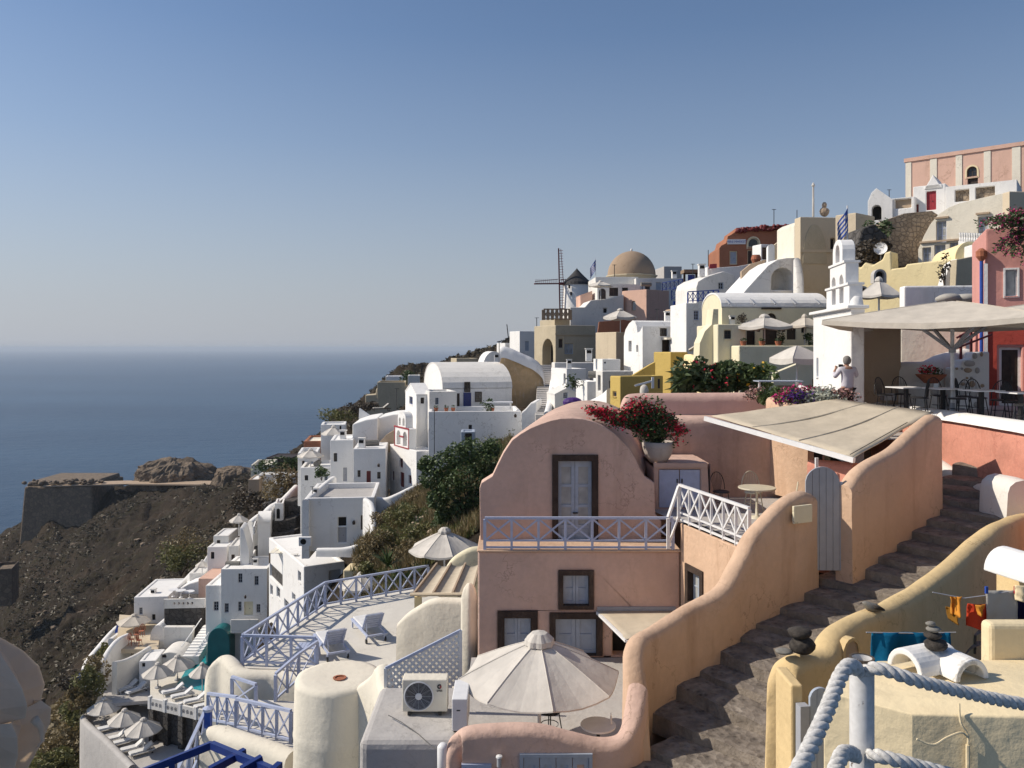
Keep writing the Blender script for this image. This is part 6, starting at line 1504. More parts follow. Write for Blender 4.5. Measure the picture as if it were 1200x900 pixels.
# sandstone captain's house
b = B('sandstone_house','weathered sandstone house with a pointed arch doorway','house',651,98,381,432,627,698,24,'sand',ext=3,D=7,par=.3,bevel=.08); b.D=6
b.win('L',635.5,648,397,428,'o',pane='dark',arched=True,rec=1.2); b.win('R',662,672,403,415,'w','bluegrey','curtain'); b.win('R',655,660,397,408,'o',pane='brownstone'); b.done()
(a0,z0),_=b.at('R',651,391.5),0; M().box(-.1,b.W,-.14,-.003,z0-.12,z0+.12).build('string_course',W['sand'],b.root)
b = B('sandstone_terrace','sandstone upper terrace with rounded edge above the pointed arch','house',650,102,374,392,633,668,20,'sand',ext=1,D=5,par=.2); b.D=5; b.done()
railing('weathered brown roof railing on the sandstone terrace',[P(637,375,101),P(668,375,101)],1.35,[6],'wood',pw=.45,rw=.15,bw=.1)
b = B('beige_house','beige block with a red floored roof terrace and parasol','house',722,84,389,440,698,737,26,'beige',ext=3,par=.3,roofmat='terracotta'); b.done()
umbrella('white parasol on the red roof terrace of the beige block',P(727,390,84),R=1.85,hub=Z(363,84)-Z(390,84),drop=.75,n=6,mat='canvasw',val=.25,base=False)
plate('red_terrace_wall','dark red wall behind the parasol on the beige block','wall',[(700,392),(740,390),(740,374),(702,377)],90,.4,'rust')
# far small windmill and white blocks
wm=empty('windmill',P(606,410,235),0,'distant small windmill with a slate cap and thin crossed sails','windmill'); k=235/950
M().lathe([(7*k,-10*k),(7*k,0),(6.5*k,12*k)],16).build('tower',W['white'],wm,smooth=True); M().lathe([(8*k,12*k),(6*k,14*k),(.4*k,19*k)],16).build('cap',W['slate'],wm)
hub=Vector((-10*k,-4*k,12*k))
for a in range(4):
    ang=PI/2*a+.15; u=Vector((-.75*math.sin(ang),-.2*math.sin(ang),math.cos(ang))); M().bar(hub,hub+u*18*k,.25).build('sail_frame',W['darkwood'],wm)
M().tube([(0,0,12*k),hub],.2,6).build('axle',W['darkwood'],wm)
b = B('ridge_house','small white house with a grey door below the distant windmill','house',609,150,388,418,604,628,22,'white',ext=3,D=5,par=.2); b.D=5; b.win('R',615.5,620,400,411,'d','bluegrey'); b.done()
b = B('ridge_house','white stepped parapet left of the house with the grey door','house',592,155,402,420,588,610,20,'white',ext=3,par=.3,D=5); b.D=5; b.done()
pole('thin mast beside the sandstone house',629,372,392,120,True); 
# peeling retaining wall with a white capping and the stepped street
o=plate('peeling_wall','peeling ochre retaining wall with a white capping above the stepped street','wall',[(588,475),(638,480),(637,434),(628,424),(610,414),(590,407),(586,425)],84,.8,'oldwall')
o2=ribbon3('capping',None,None,[(X(a,84.2),84.2,Z(q,84.2),Z(q,84.2)-1.2) for a,q in ((586,407),(592,406),(610,413),(628,422),(636,432),(638,445))],1.3,'white',rows=3,amp=.05); setparent(o2,o); o2.location=-Vector(o.location)
st=empty('stepped_street',(0,0,0)); tag(st,'narrow grey stepped street climbing to the pointed arch','street',kind='structure')
for i in range(24):
    t=i/23; d0=66+30*t; y0=486-58*t; a0=632+2*t; a1=650+0*t
    M().box(X(a0,d0)-.3,X(a1,d0)+.3,d0,d0+1.6,Z(y0,d0)-.7,Z(y0,d0)).build('step',W['greyroof'],st)
o=ribbon('street_wall','white parapet on the right of the stepped street','wall',[(650,430,92,-5),(648,442,84,-6),(646,455,76,-7),(644,470,68,-8),(641,482,63,-8)],.5,'white',rows=4)

# ================================================================== CREAM SUN TERRACE AND ROOFS IN THE LOWER MIDDLE
zS = -10.25
def floorpoly(name, label, pts, z, mat, thick=.3, kind='structure', cat='floor'):
    m = M(); n=len(pts); m.add([(a,b_,z) for a,b_ in pts]+[(a,b_,z-thick) for a,b_ in pts],[tuple(range(n)),tuple(range(n,2*n))[::-1]]+[(i,n+i,n+(i+1)%n,(i+1)%n) for i in range(n)])
    o=m.build(name,W[mat]); return tag(o,label,cat,None,kind)
floorpoly('sun_terrace_floor','pale painted floor of the sun terrace',[(-8.85,26.0),(-6.3,25.8),(-5.2,22.2),(-1.0,22.2),(-1.0,35.2),(-3.5,34.9),(-7.5,32.4)],zS,'floor',.35)
o=ribbon('terrace_base_wall','rounded cream wall under the sun terrace railing','wall',[(249,800,26.8,-14),(252,775,26.6,-14),(266,768,26.4,-14),(284,783,25.7,-14),(320,786,25.6,-14),(346,788,25.4,-14),(372,790,25.2,-14)],.5,'creamwhite',rows=5)
RL=[Vector((X(370,26.0),26.0,zS)),Vector((X(284,26.2),26.2,zS)),Vector((X(381,32.1),32.1,zS)),Vector((X(502,34.6),34.6,zS))]
railing('long pale blue railing with crossed braces round the sun terrace',RL,.97,[3,8,7],'blue',pw=.1,rw=.075,bw=.05,low=.12)
railing('short pale blue railing on the steps beside the sun terrace',[Vector((X(323,24.2),24.2,zS-.35)),Vector((X(350,25.1),25.1,zS-.1)),Vector((X(372,25.9),25.9,zS))],.88,[2,1],'blue',pw=.09,rw=.07,low=.12)
railing('pale blue railing of the lower landing with wide bays',[Vector((X(277,22.2),22.2,-10.45)),Vector((X(341,20.9),20.9,-10.2))],.85,[4],'blue',pw=.09,rw=.07,low=.1)
railing('pale blue railing turning behind the lower landing',[Vector((X(277,22.25),22.3,-10.45)),Vector((X(244,23.6),23.6,-10.9))],.85,[3],'blue',pw=.08,rw=.07,low=.1)
railing('small pale blue railing at the back of the lower landing',[Vector((X(300,23.8),23.8,-10.75)),Vector((X(272,24.6),24.6,-10.85))],.88,[1],'blue',pw=.09,rw=.07,low=.12)
railing('pale blue handrail sloping down beside the cream wall at lower left',[Vector((X(240,21.4),21.4,-10.6)),Vector((X(222,20.2),20.2,-10.9)),Vector((X(203,19.2),19.2,-11.2))],1.0,[2,2],'blue',pw=.08,rw=.07,low=.2)
floorpoly('landing_floor','pale floor of the lower landing',[(X(243,24.5),24.5),(X(277,21.9),21.9),(X(345,20.5),20.5),(X(350,24.2),24.2)],-10.55,'floor')
o=ribbon('landing_wall','cream wall with a cracked rounded top below the lower landing','wall',[(241,868,21.0,-14),(243,853,21.0,-14),(262,852,20.8,-14),(290,861,20.3,-14),(320,871,19.9,-14),(343,880,19.6,-14)],.55,'creamwhite',rows=5)
r=empty('blue_gate_post',P(244,852,21.2),0,'short cobalt blue post at the corner of the cream wall','post'); M().bar((0,0,0),(0,0,.42),.16).build('post_body',W['cobalt'],r); M().lathe([(.12,.42),(.15,.5),(.001,.56)],8).build('cap',W['blue'],r)
r=empty('blue_pergola',P(248,873,13.0),0,'dark navy pergola beams at the lower left edge of the sun terrace','pergola'); O_=Vector(r.location)
for a,b_,c,e in (((160,908),13,(248,873),13),((248,873),13.01,(300,895),12.0),((246,903),12.1,(287,881),12.55),((283,903),11.8,(307,889),12.0),((318,906),11.2,(328,897),11.4),((300,895),12.0,(345,915),11.0)):
    M().bar(P(*a,b_)-O_,P(*c,e)-O_,.085,.11).build('beam',W['navy'],r)
M().bar((-.62,0,-.22),(-.62,0,-2.5),.1).build('post',W['navy'],r)
# cylinder and roofs
o=empty('cream_column',(X(397,18.2),18.2,-13),0,'thick round cream masonry column with a flat uneven top','column')
m=M(); zt_=Z(791,18.2)+13
m.lathe([(1.02,0),(1.0,3),(.985,zt_-1.3),(1.0,zt_-1.22),(.985,zt_-1.15),(.97,zt_-.12),(.93,zt_-.03),(.80,zt_),(.5,zt_-.02),(.001,zt_-.02)],56,rf=lambda a,z:1+.012*math.sin(a*3+z)+.01*math.sin(a*7))
m.build('shaft',W['creamwhite'],o,smooth=True); M().lathe([(.001,.0),(.14,0),(.15,.02),(.1,.02)],14,c=(.05,-.15,zt_-.01)).build('drain',W['terracotta'],o)
o=ribbon('column_wing_wall','cream wing wall curving down from the column beside the lattice','wall',[(425,800,17.6,-12),(440,788,17.3,-12),(449,778,17.0,-12),(452,800,16.4,-12),(457,818,15.6,-12)],.35,'creamwhite',rows=5)
b=B('roof_block','grey white roof block with rounded edges carrying the air conditioner','roof block',420,13.4,868,1000,None,540,0,'greyroof',D=1.7,ext=0,roof='solid',bevel=.14)
b.prof=[(b.W,b.H),(0,b.H)]; b.D=2.2; b.done()
zR=b.z1+.02
o=M().tube([P(455,838,14.2),P(470,846,13.9),P(490,860,13.6),P(505,874,13.3),P(522,884,13.0)],.008,5).build('cable',W['metal']); tag(o,'thin dark cable crossing the grey roof block','cable')
def aircon(label,loc,rz,w_,logo=True):
    r=empty('air_conditioner',loc,rz,label,'air conditioner'); h=.62; dd=.30
    M().box(0,w_,0,dd,.05,h).build('casing',W['creamwhite'],r,bevel=.02)
    cx=w_*.37; cz=.33; R0=.235
    M().lathe([(.001,0),(R0,0)],32).build('fan_recess',W['dark'],r,loc=(cx,-.004,cz)).rotation_euler=(R_(90),0,0)
    m=M()
    for q in [.06+.022*i for i in range(9)]: m.lathe([(q,0),(q+.006,.004),(q+.006,-.004),(q,0)],32)
    for k in range(12):
        a=PI*k/6; m.bar((.05*math.cos(a),.05*math.sin(a),0),(R0*math.cos(a),R0*math.sin(a),0),.005)
    o=m.build('grille',W['greypaint'],r,loc=(cx,-.016,cz)); o.rotation_euler=(R_(90),0,0); o['kind']='stuff'
    m=M()
    for k in range(3):
        a=2*PI*k/3; m.add([(.03*math.cos(a),.03*math.sin(a),.0),(.2*math.cos(a-.3),.2*math.sin(a-.3),.004),(.21*math.cos(a+.3),.21*math.sin(a+.3),-.004),(.04*math.cos(a+.9),.04*math.sin(a+.9),0)],[(0,1,2,3)])
    o=m.build('fan',W['metal'],r,loc=(cx,-.009,cz)); o.rotation_euler=(R_(90),0,0); o['kind']='stuff'
    M().lathe([(.001,.012),(.055,.008),(.06,0)],20).build('fan_hub',W['whitepaint'],r,loc=(cx,-.018,cz)).rotation_euler=(R_(90),0,0)
    M().lathe([(R0,0),(R0+.018,.006),(R0+.03,0)],32).build('fan_ring',W['whitepaint'],r,loc=(cx,-.006,cz)).rotation_euler=(R_(90),0,0)
    if logo:
        c=(w_*.83,-.006,.50)
        M().lathe([(.018,0),(.042,0),(.042,.003),(.018,.003)],20,a0=.8,a1=PI*1.6).build('emblem',W['metal'],r,loc=c).rotation_euler=(R_(90),0,0)
        M().lathe([(.001,0),(.036,0),(.036,.003)],14,a0=-PI*.4,a1=.7).build('emblem',W['redpaint'],r,loc=c).rotation_euler=(R_(90),0,0)
        text_mesh('GREE',r,'metal',(w_*.83,-.006,.425),.042)
    for xx in (.1,w_-.16): M().box(xx,xx+.06,-.02,dd+.02,0,.05).build('foot',W['metal'],r)
    return r
aircon('beige white air conditioner with a round fan grille on the grey roof block',(X(471,14.3),14.3,zR),.0,.80)
r=empty('air_conditioner',(X(531,13.9),13.6,zR-.02),0,'second air conditioner seen end on beside the pink wall','air conditioner'); M().box(0,.26,0,.8,.06,.60).build('casing',W['whitepaint'],r,bevel=.015); M().box(.08,.14,-.004,.0,.40,.42).build('handle',W['metal'],r); M().box(.02,.08,.1,.7,0,.06).build('foot',W['metal'],r)
o=M().lathe([(.001,0),(.09,0),(.09,.75),(.05,.8),(.001,.8)],16).build('drain_pipe',W['whitepaint'],None,loc=(X(519,12.9),12.9,Z(875,12.9)-.75),smooth=True); tag(o,'short fat white pipe against the grey roof block by the pink wall','pipe')
# lattice screen
r=empty('lattice_screen',P(452,815,16.2),-.02,'white diamond lattice screen with a sloping blue top rail behind the air conditioner','screen'); d_=16.2; O_=Vector(r.location)
poly=[(452,815),(540,812),(540,738),(452,783)]; pw=[(X(a,d_)-O_.x,Z(c,d_)-O_.z) for a,c in poly]
xa,xb=0,pw[1][0]; zl=lambda x:0; zu=lambda x: pw[3][1]+(pw[2][1]-pw[3][1])*x/xb
sp=.135
for s_,yy in ((1,0),(-1,.012)):
    c=-3.0
    while c<3.6:
        ts=[x for x in np.linspace(xa,xb,60) if zl(x)<=(c+s_*x)<=zu(x)]
        if len(ts)>1: M().bar((ts[0],yy,c+s_*ts[0]),(ts[-1],yy,c+s_*ts[-1]),.05,.011,up=(0,1,0)).build('slat',W['whitepaint'],r)
        c+=sp
M().bar((0,0,pw[3][1]),(xb,0,pw[2][1]),.05).build('top_rail',W['blue'],r)
for x,z in ((0,pw[3][1]),(xb,pw[2][1])): M().bar((x,.0,-.05),(x,0,z),.06).build('post',W['whitepaint'],r)
# fix slat orientation: slats are flat in the screen plane
# cream wall, pergola, parasol behind
o=ribbon('cream_slope_wall','cream wall with a sloping rounded top beside the sun loungers','wall',[(468,728,25.4,-12),(478,718,25.3,-12),(492,709,25.2,-12),(505,702,25.1,-12),(520,700,25.0,-12),(549,701,24.8,-12)],.4,'creamwhite',rows=6)
r=empty('fabric_pergola',P(485,697,26),0,'beige cloth pergola roof sagging between wooden bars beside the pink house','pergola'); O_=Vector(r.location)
q=[P(485,696,26.1)-O_,P(553,696,25.6)-O_,P(562,661,30)-O_,P(512,661,30.4)-O_]
m=M(); nx=24
for i in range(nx+1):
    for j in range(9):
        u,v=i/nx,j/8; p=q[0].lerp(q[1],u).lerp(q[3].lerp(q[2],u),v); p.z-=.10*abs(math.sin(PI*3*u)); m.v.append(tuple(p))
for i in range(nx):
    for j in range(8): a=i*9+j; m.f.append((a,a+9,a+10,a+1))
m.build('cloth',W['awning'],r,smooth=True,solid=.015)
for u in (0,1/3,2/3,1): M().bar(q[0].lerp(q[1],u)+Vector((0,0,.03)),q[3].lerp(q[2],u)+Vector((0,0,.03)),.06).build('bar',W['tan'],r)
M().tube([q[0]+Vector((-.1,-.05,0)),q[1]+Vector((0,-.05,0))],.06,8).build('roller',W['beige'],r)
for px in (488,): M().box(X(486,26.2)-O_.x,X(494,26.2)-O_.x,.1,.3,zS-O_.z,-.1).build('post',W['yellow'],r)
o=ribbon('cream_arch_wall','cream quarter arch wall behind the cloth pergola','wall',[(523,664,31,-11),(530,654,31,-11),(541,646,31,-11),(552,641,31,-11),(562,640,31,-11)],.4,'cream_y',rows=5)
r=empty('wrapped_post',(X(550,20.2),20.2,-11),0,'pale draped column standing against the left side of the pink house','column')
M().lathe([(.22,0),(.22,3.0),(.21,Z(700,20.2)+11),(.15,Z(690,20.2)+11),(.06,Z(684,20.2)+11),(.001,Z(683,20.2)+11)],28,rf=lambda a,z:1+.08*math.sin(a*6+z)).build('drape',W['creamwhite'],r,smooth=True)
umbrella('open white parasol between the cloth pergola and the big tree',(X(521,35.5),35.5,-11.5),R=1.58,hub=11.5+Z(622,35.5),drop=.75,n=8,mat='canvasw',val=.08,base=True,rot=.3)
umbrella('small white parasol beyond the far corner of the sun terrace',(X(423,50),50,-16.2),R=1.35,hub=16.2+Z(673,50),drop=.6,n=8,mat='canvasw',base=True)
lg=lounger('white sun lounger with raised back nearest the side table on the sun terrace',(X(388,27.4),27.4,zS),-1.1,None,'blue','cushion',52,L=2.05)
dup(lg,(X(432,29.0),29.0,zS),-1.1,'white sun lounger with raised back nearest the cream wall on the sun terrace')
r=empty('side_table',(X(362,26.9),26.9,zS),0,'low pale blue slatted table beside the sun lounger','table')
for i in range(6): M().box(-.38+i*.13,-.38+i*.13+.115,-.28,.28,.36,.39).build('slat',W['blue'],r)
for a in (-.32,.32):
    for c in (-.22,.22): M().bar((a,c,0),(a*.8,c,.36),.045).build('leg',W['blue'],r)

# ================================================================== MIDDLE AND LOWER LEFT VILLAGE
b=B('long_vault_house','large white house with a broad barrel roof and a sunlit rounded gable','house',519,78,426,476,497,600,14,'white',ext=3,roof='vault',axis='L',par=2.4,roofmat='white2',bevel=.08)
b.win('R',543,552,460,478,'d','navy',hole=False); b.win('R',544,551,447.5,459.5,'w','darkwood',hole=False); b.win('R',556.5,564.5,459,471,'w','darkwood',hole=False); b.win('R',535.5,538.5,461,476,'o',pane='darkwood',hole=False); b.done()
for c in list(kids(b.root)):
    pass
b=B('gabled_annex','small white gabled annex with dark windows at the corner of the big vault','house',488,74,451,505,475,505,16,'white',ext=3,roof='gable',axis='L',par=.9); b.win('L',479.5,483.5,465,474,'w','navy'); b.win('R',493,497,466,473,'w','darkwood'); b.done()
b=B('flat_annex','white flat roofed annex in front of the big barrel vault','house',503,73,459,500,492,535,14,'white2',ext=3,par=.15); b.D=4; b.win('R',510,514,466,474,'w','bluegrey'); b.done()
b=B('yard_wall_house','broad white yard wall below the big barrel vault','house',502,70,482.5,540,490,611,4,'white',ext=4,par=.9,D=5,bevel=.08); b.D=6.5; b.win('R',549,553,498,503,'w','darkwood'); b.done()
b=B('lit_yard_corner','white yard corner pier beside the stepped street','wall',611,68,478,520,None,629,-8,'white',ext=3,D=4,par=0,roof='x'); b.prof=[b.at('R',p,q) for p,q in ((629,470),(622,472),(616,479),(611,483))]; b.prof[0]=(b.W,b.prof[0][1]); b.prof[-1]=(0,b.prof[-1][1]); b.done()
pots=M(); 
for i,(px,lb) in enumerate(((511,'first'),(523,'second'),(531,'third'),(577,'fourth'))):
    r=empty('flower_pot',P(px,482,72),0,'small red flower pot, %s from the left on the white yard of the big vault'%lb,'pot'); M().lathe([(.001,0),(.14,0),(.2,.3),(.15,.32)],8).build('pot_body',W['terracotta'],r); leaves(clump_pts([((0,0,.4),(.2,.2,.18))],40,random.Random(i)),.09,random.Random(i)).build('foliage',W['leafd'],r)['kind']='stuff'
r=empty('garden_chairs',P(585,480,72),0,'white garden table on the yard of the big vault','table'); M().box(-1.2,1.2,-.5,.5,.6,.7).build('tabletop',W['whitepaint'],r)
for a in (-1,1): M().bar((a,0,0),(a,0,.6),.12).build('leg',W['whitepaint'],r)
bush('dark potted plant on the yard of the big vault',P(571,482,72),.7,.5,1.1,'leafd',160,.14,'plant','potted_plant',80)
b=B('dark_porch','dark blue grey porch stair with a doorway below the white yard wall','porch',540,64,506,535,None,557,2,'bluegrey',D=2,ext=2,par=.1); b.win('R',545,553,508,528,'d','darkwood'); b.done()
pole('thin lamp mast in front of the white yard wall',509,480,532,66,False,'mast'); pole('thin mast with a crossbar left of the gabled annex',465,455,495,84)
# ridge behind, at left
b=B('vaulted_ridge_house','white vaulted house end on the ridge behind the big barrel vault','house',566,98,412,450,560,592,10,'white',ext=3,D=5,roof='vault',par=2); b.D=5; b.win('R',572,577,424,433,'w','darkwood'); b.done()
b=B('ridge_ruin','small pale ruin with a chimney on the ridge','house',535,120,420,445,531,560,14,'sand',ext=3,D=5,par=.6); b.D=5; b.done()
b=B('ridge_ruin','sandy ruined walls on the far ridge edge','house',442,150,448,470,None,475,6,'sand',D=8,ext=4,par=1.2); b.done()
b=B('ridge_house','low white house on the far ridge left of the gabled annex','house',452,165,441,460,None,474,6,'white',D=6,ext=2,par=.3); b.done()
b=B('ridge_wall','sandy retaining wall below the ruined walls of the far ridge','wall',428,150,455,485,None,490,4,'sand',D=3,ext=4,par=0,roof='x'); b.prof=[b.at('R',p,q) for p,q in ((490,452),(460,452),(441,455),(440,462),(428,463))]; b.prof[0]=(b.W,b.prof[0][1]); b.prof[-1]=(0,b.prof[-1][1]); b.done()
b=B('ridge_house','tiny white house with a pale parasol on the ridge crest','house',478,150,440,460,None,492,6,'white2',D=5,ext=3,par=.3); b.done()
bush('dark rounded bush on the ridge crest',P(482,450,160),2.6,2,2.0,'leafd',500,.3,'bush','ridge_bush',81,stems=False)
bush('dark shrubs covering the slope left of the ridge walls',P(402,496,112),3.5,3,1.6,'olive',900,.22,'bush','ridge_bush',82,stems=False)
bush('second dark shrub mass under the sandy ridge wall',P(425,487,112),3.0,3,1.5,'scrub',900,.22,'bush','ridge_bush',83,stems=False)
b=B('tan_tower_ruin','small tan tower at the edge above the sea','tower',385,112,488,520,None,395,4,'tan',D=2,ext=3,par=.2); b.done()
# church with red trimmed belfry and its terraces
b=B('terrace_house','white terrace wall in shade above the church with the red belfry','house',413,78,497,530,None,443,4,'white',D=6,ext=4,roof='x'); b.prof=[b.at('R',p,q) for p,q in ((443,489.5),(428,492),(413,497))]; b.prof[0]=(b.W,b.prof[0][1]); b.prof[-1]=(0,b.prof[-1][1]); b.done()
b=B('terrace_house','white terrace wall curving to the gabled annex','house',443,79,488,525,None,476,2,'white',D=5,ext=4,roof='x'); b.prof=[b.at('R',p,q) for p,q in ((476,484.5),(460,485.5),(443,489.5))]; b.prof[0]=(b.W,b.prof[0][1]); b.prof[-1]=(0,b.prof[-1][1]); b.done()
plate('lit_parapet','triangular sunlit parapet on the terrace above the church','wall',[(420,500),(441,496),(441,492),(421,478.5)],84,.4,'white')
lgf=lounger('row of dark deck loungers on the high terrace by the mast',P(447,482,88),.4,None,'darkwood','greycl')
plate('tan_vault_end','tan rounded wall behind the church with the red belfry','wall',[(442,530),(537,530),(537,520.5),(520,513),(500,505),(480,499.5),(465,502),(452,510),(442,521)],76,3,'tan')
slab('church_roof','flat pale roof of the church with the red belfry','roof slab',[(466,529,75.4),(512,526,73.5),(537,522,76),(446,523,79)],.3,'greyroof')
b=B('church_wing','plain white church wing with a dark door and two small windows','house',414,71,526,580,410,452,6,'white',ext=4,D=5,par=.1); b.D=5
b.win('R',419,422.5,551,559,'w','darkwood',sur='white'); b.win('R',429.5,434.5,552,573,'d','darkred'); b.win('R',442,446,553,561,'w','darkwood',sur='white'); b.done()
b=B('village_church','white church with a red trimmed belfry and dark doorway','church',488,70,529,585,457,514,30,'white',ext=4,par=.1)
b.win('L',468,472,537,548,'w','darkred'); b.win('L',468.5,473.5,553.5,571,'d','darkred'); b.win('L',459.3,462,552,563,'w','darkred'); b.win('L',478.5,482,557,567,'w','darkred'); b.done()
(v0,z0),(v1,_)=b.at('L',478.5,531),b.at('L',462,531); vm=(v0+v1)/2; hw=(v1-v0)/2; zb_=b.H
def tr(f0_,f1_,za,zc): return (vm+hw*f0_,vm+hw*f1_,zb_+za,zb_+zc)
m=M(); prof=[(vm-hw,zb_-.1),(vm+hw,zb_-.1),(vm+hw,zb_+1.75),(vm+hw*.55,zb_+1.8),(vm+hw*.55,zb_+2.7)]+[(vm+hw*.55*math.cos(PI*i/8),zb_+2.7+.5*math.sin(PI*i/8)) for i in range(1,8)]+[(vm-hw*.55,zb_+2.7),(vm-hw*.55,zb_+1.8),(vm-hw,zb_+1.75)]
ar2=lambda c,w2,za,zc:[(c-w2,zb_+za),(c+w2,zb_+za)]+arch(c-w2,c+w2,zb_+zc,zb_+zc+w2,6)
m.prism(prof,[ar2(vm-hw*.45,hw*.28,.15,1.0),ar2(vm+hw*.45,hw*.28,.15,1.0),ar2(vm-hw*.27,hw*.15,1.95,2.4),ar2(vm+hw*.27,hw*.15,1.95,2.4)],lambda a,c,d:(d,a,c),0.05,.75); m.build('belfry',W['white'],b.root)
for z,w2 in ((-.02,1.06),(1.75,1.06),(.95,.3)): M().box(.0,.05,vm-hw*w2,vm+hw*w2,zb_+z-.05,zb_+z+.08).build('trim',W['redpaint'],b.root)
for s_ in (-1,1): M().box(.01,.045,vm+s_*hw*.98-.05,vm+s_*hw*.98+.05,zb_+.06,zb_+1.70).build('trim',W['redpaint'],b.root)
M().lathe([(.001,.3),(.12,.25),(.16,.05),(.2,-.05),(.19,-.05)],10,c=(.4,vm-hw*.45,zb_+.75)).build('bell',W['darkred'],b.root)
o=ribbon('church_yard_wall','white curved yard wall in front of the church','wall',[(432,585,66,-18),(440,582,65,-18),(452,583,64.5,-18),(465,578,64.5,-18),(480,571,65,-18),(494,566,66,-18),(508,560,67,-18)],.5,'white',rows=5)
b=B('round_terrace_house','white house with a terrace roof, one tall panel door and a small dark door','house',357,62,584,640,346,439,6,'white',ext=.4,par=.45,roofmat='greyroof'); b.D=7
b.win('R',396,406,606,617,'o',pane='dark'); b.win('R',396,406,618,636,'d','greypaint'); b.win('R',423,430,604,621,'d','darkwood'); b.done()
o=ribbon('curved_flank_wall','white wall curving down the right flank of the terrace house','wall',[(428,583,61.5,-16),(436,590,60.5,-16),(438,605,59.5,-16),(436,622,58.5,-15.6),(425,634,58,-15),(405,641,58,-14.9),(372,642,58.5,-15)],.4,'white',rows=5)
o=ribbon('terrace_parapet','sunlit white parapet along the left side of the round terrace','wall',[(358,585,61.6,-16),(372,573,66,-16),(385,562,70,-16),(391,558,73,-16)],.5,'white',rows=4)
r=empty('air_conditioner',P(357,640,60),0,'small outdoor air conditioner at the foot of the round terrace house','air conditioner'); M().box(-.45,.45,0,.35,0,.65).build('casing',W['whitepaint'],r,bevel=.02); M().lathe([(.001,0),(.22,0)],16).build('fan_recess',W['dark'],r,loc=(-.1,-.01,.33)).rotation_euler=(R_(90),0,0)
b=B('cubic_house','plain white cubic house left of the church wing','house',387,76,516,575,383,414,8,'white',ext=4,D=5,par=.1); b.D=5; b.win('R',391,395,531,541,'w','darkwood'); b.win('R',402,406.5,548,564,'d','greypaint'); b.done()
b=B('cubic_house','low white house with a round bush and rounded wall','house',352,82,548,580,346,390,8,'white',ext=4,D=4,par=.2); b.D=5; b.win('R',357,361,557,563,'w','darkwood'); b.win('R',380,384,556,563,'w','bluegrey'); b.done()
b=B('red_terrace','terrace with a dark red wall above the white parasols','terrace',356,92,517,540,350,388,8,'rust',ext=3,D=5,par=.2,roofmat='creamwhite'); b.D=6; b.done()
b=B('cubic_house','small white house at the cliff edge behind the parasol','house',376,92,501,520,374,405,10,'white',ext=3,D=4,par=.2); b.D=4; b.win('R',398,400,499,504,'o',pane='dark'); b.done()
umbrella('pale parasol at the cliff edge high on the left of the village',P(391,522,86),R=1.3,hub=Z(500,86)-Z(522,86),drop=.7,n=6,mat='canvasw',base=False)
umbrella('pale parasol on the terrace below the dark red wall',P(364,548,84),R=1.35,hub=Z(527,84)-Z(548,84),drop=.6,n=6,mat='canvasw',base=False)
b=B('cubic_house','white house with a bright left side below the dark red wall','house',349,86,531,560,344,372,10,'white',ext=3,D=5,par=.5); b.D=5; b.win('R',354,357,540,547,'w','darkwood'); b.win('R',363,367,541,553,'d','bluegrey'); b.done()
bush('round dark bush by the low white house',P(377,562,77),.9,.7,.9,'leafd',300,.18,'bush','bush',84)
b=B('cliff_house','pale yellowish house at the cliff edge far left of the village','house',294,118,545,565,291,318,8,'creamwhite',ext=5,D=6,par=.3); b.D=6; b.done()
b=B('cliff_house','dark timber roofed house at the cliff edge','house',312,128,536,552,None,342,-4,'darkwood',ext=4,D=5,par=.1); b.D=5; b.done()
b=B('cliff_wall','white retaining wall on the cliff terrace','wall',303,108,556,580,None,346,4,'white2',D=2,ext=4,par=.1); b.done()
b=B('tan_box_house','small tan box house with a white roof at the cliff edge','house',291,106,562,585,None,304,6,'tan',ext=4,D=4,par=.1,roofmat='white'); b.D=4; b.done()
bush('large dark shrub mass between the cliff houses',P(330,562,112),4.5,2,2.6,'leafd',900,.3,'bush','cliff_shrub',85)
bush('tall dry brown bush below the cliff wall',P(331,588,98),3.2,2,3.2,'dry',1300,.25,'bush','cliff_shrub',86)
bush('dark brown bush beside the tan box house',P(292,602,102),3.4,2,2.6,'scrub',1100,.25,'bush','cliff_shrub',87)
# white stair chain and dark stone terraces
o=ribbon('stair_parapet','white parapet winding down past the cliff shrubs','wall',[(347,568,96,-20),(338,577,94,-20),(328,586,92.5,-20),(318,591,91,-20),(311,598,89,-21),(302,603,88,-22),(293,610,87,-23)],.8,'white',rows=5)
b=B('stair_house','small white rounded house on the winding parapet','house',302,86,604,640,291,317,14,'white',ext=4,D=4,roof='vault',axis='L',par=.8); b.D=3.5; b.win('L',296.5,298.5,614,622,'w','darkwood'); b.done()
b=B('stair_house','white house with a shallow arch on the winding parapet','house',322,90,590,615,314,332,12,'white',ext=4,D=3,par=.3); b.D=3; b.win('R',324,328,596,608,'o',pane='dark',arched=True); b.done()
for lb,p0,p1,q0,q1,d in (('upper dark lava stone terrace wall below the winding parapet',328,356,586,612,92),('second dark lava stone terrace wall left of the terrace house',309,347,610,628,90),('third dark lava stone terrace wall left of the terrace house',300,345,626,645,88.5),('lowest dark lava stone terrace wall above the pergola',294,330,640,662,87)):
    b=B('lava_terrace',lb,'wall',p0,d,q0,q1,None,p1,-6,'lava',D=2.5,ext=.4,par=0,roof='x'); b.prof=[(b.W,b.H+.5),(b.W*.5,b.H-.05),(0,b.H)]; b.done()
b=B('white_stair','white stairway with a high side wall descending to the left','stair',281,82,618,655,276,292,10,'white',ext=4,D=4,roof='x'); b.D=3; b.prof=[(b.W,b.H-2.4),(b.W*.4,b.H-.2),(0,b.H)]; b.done()
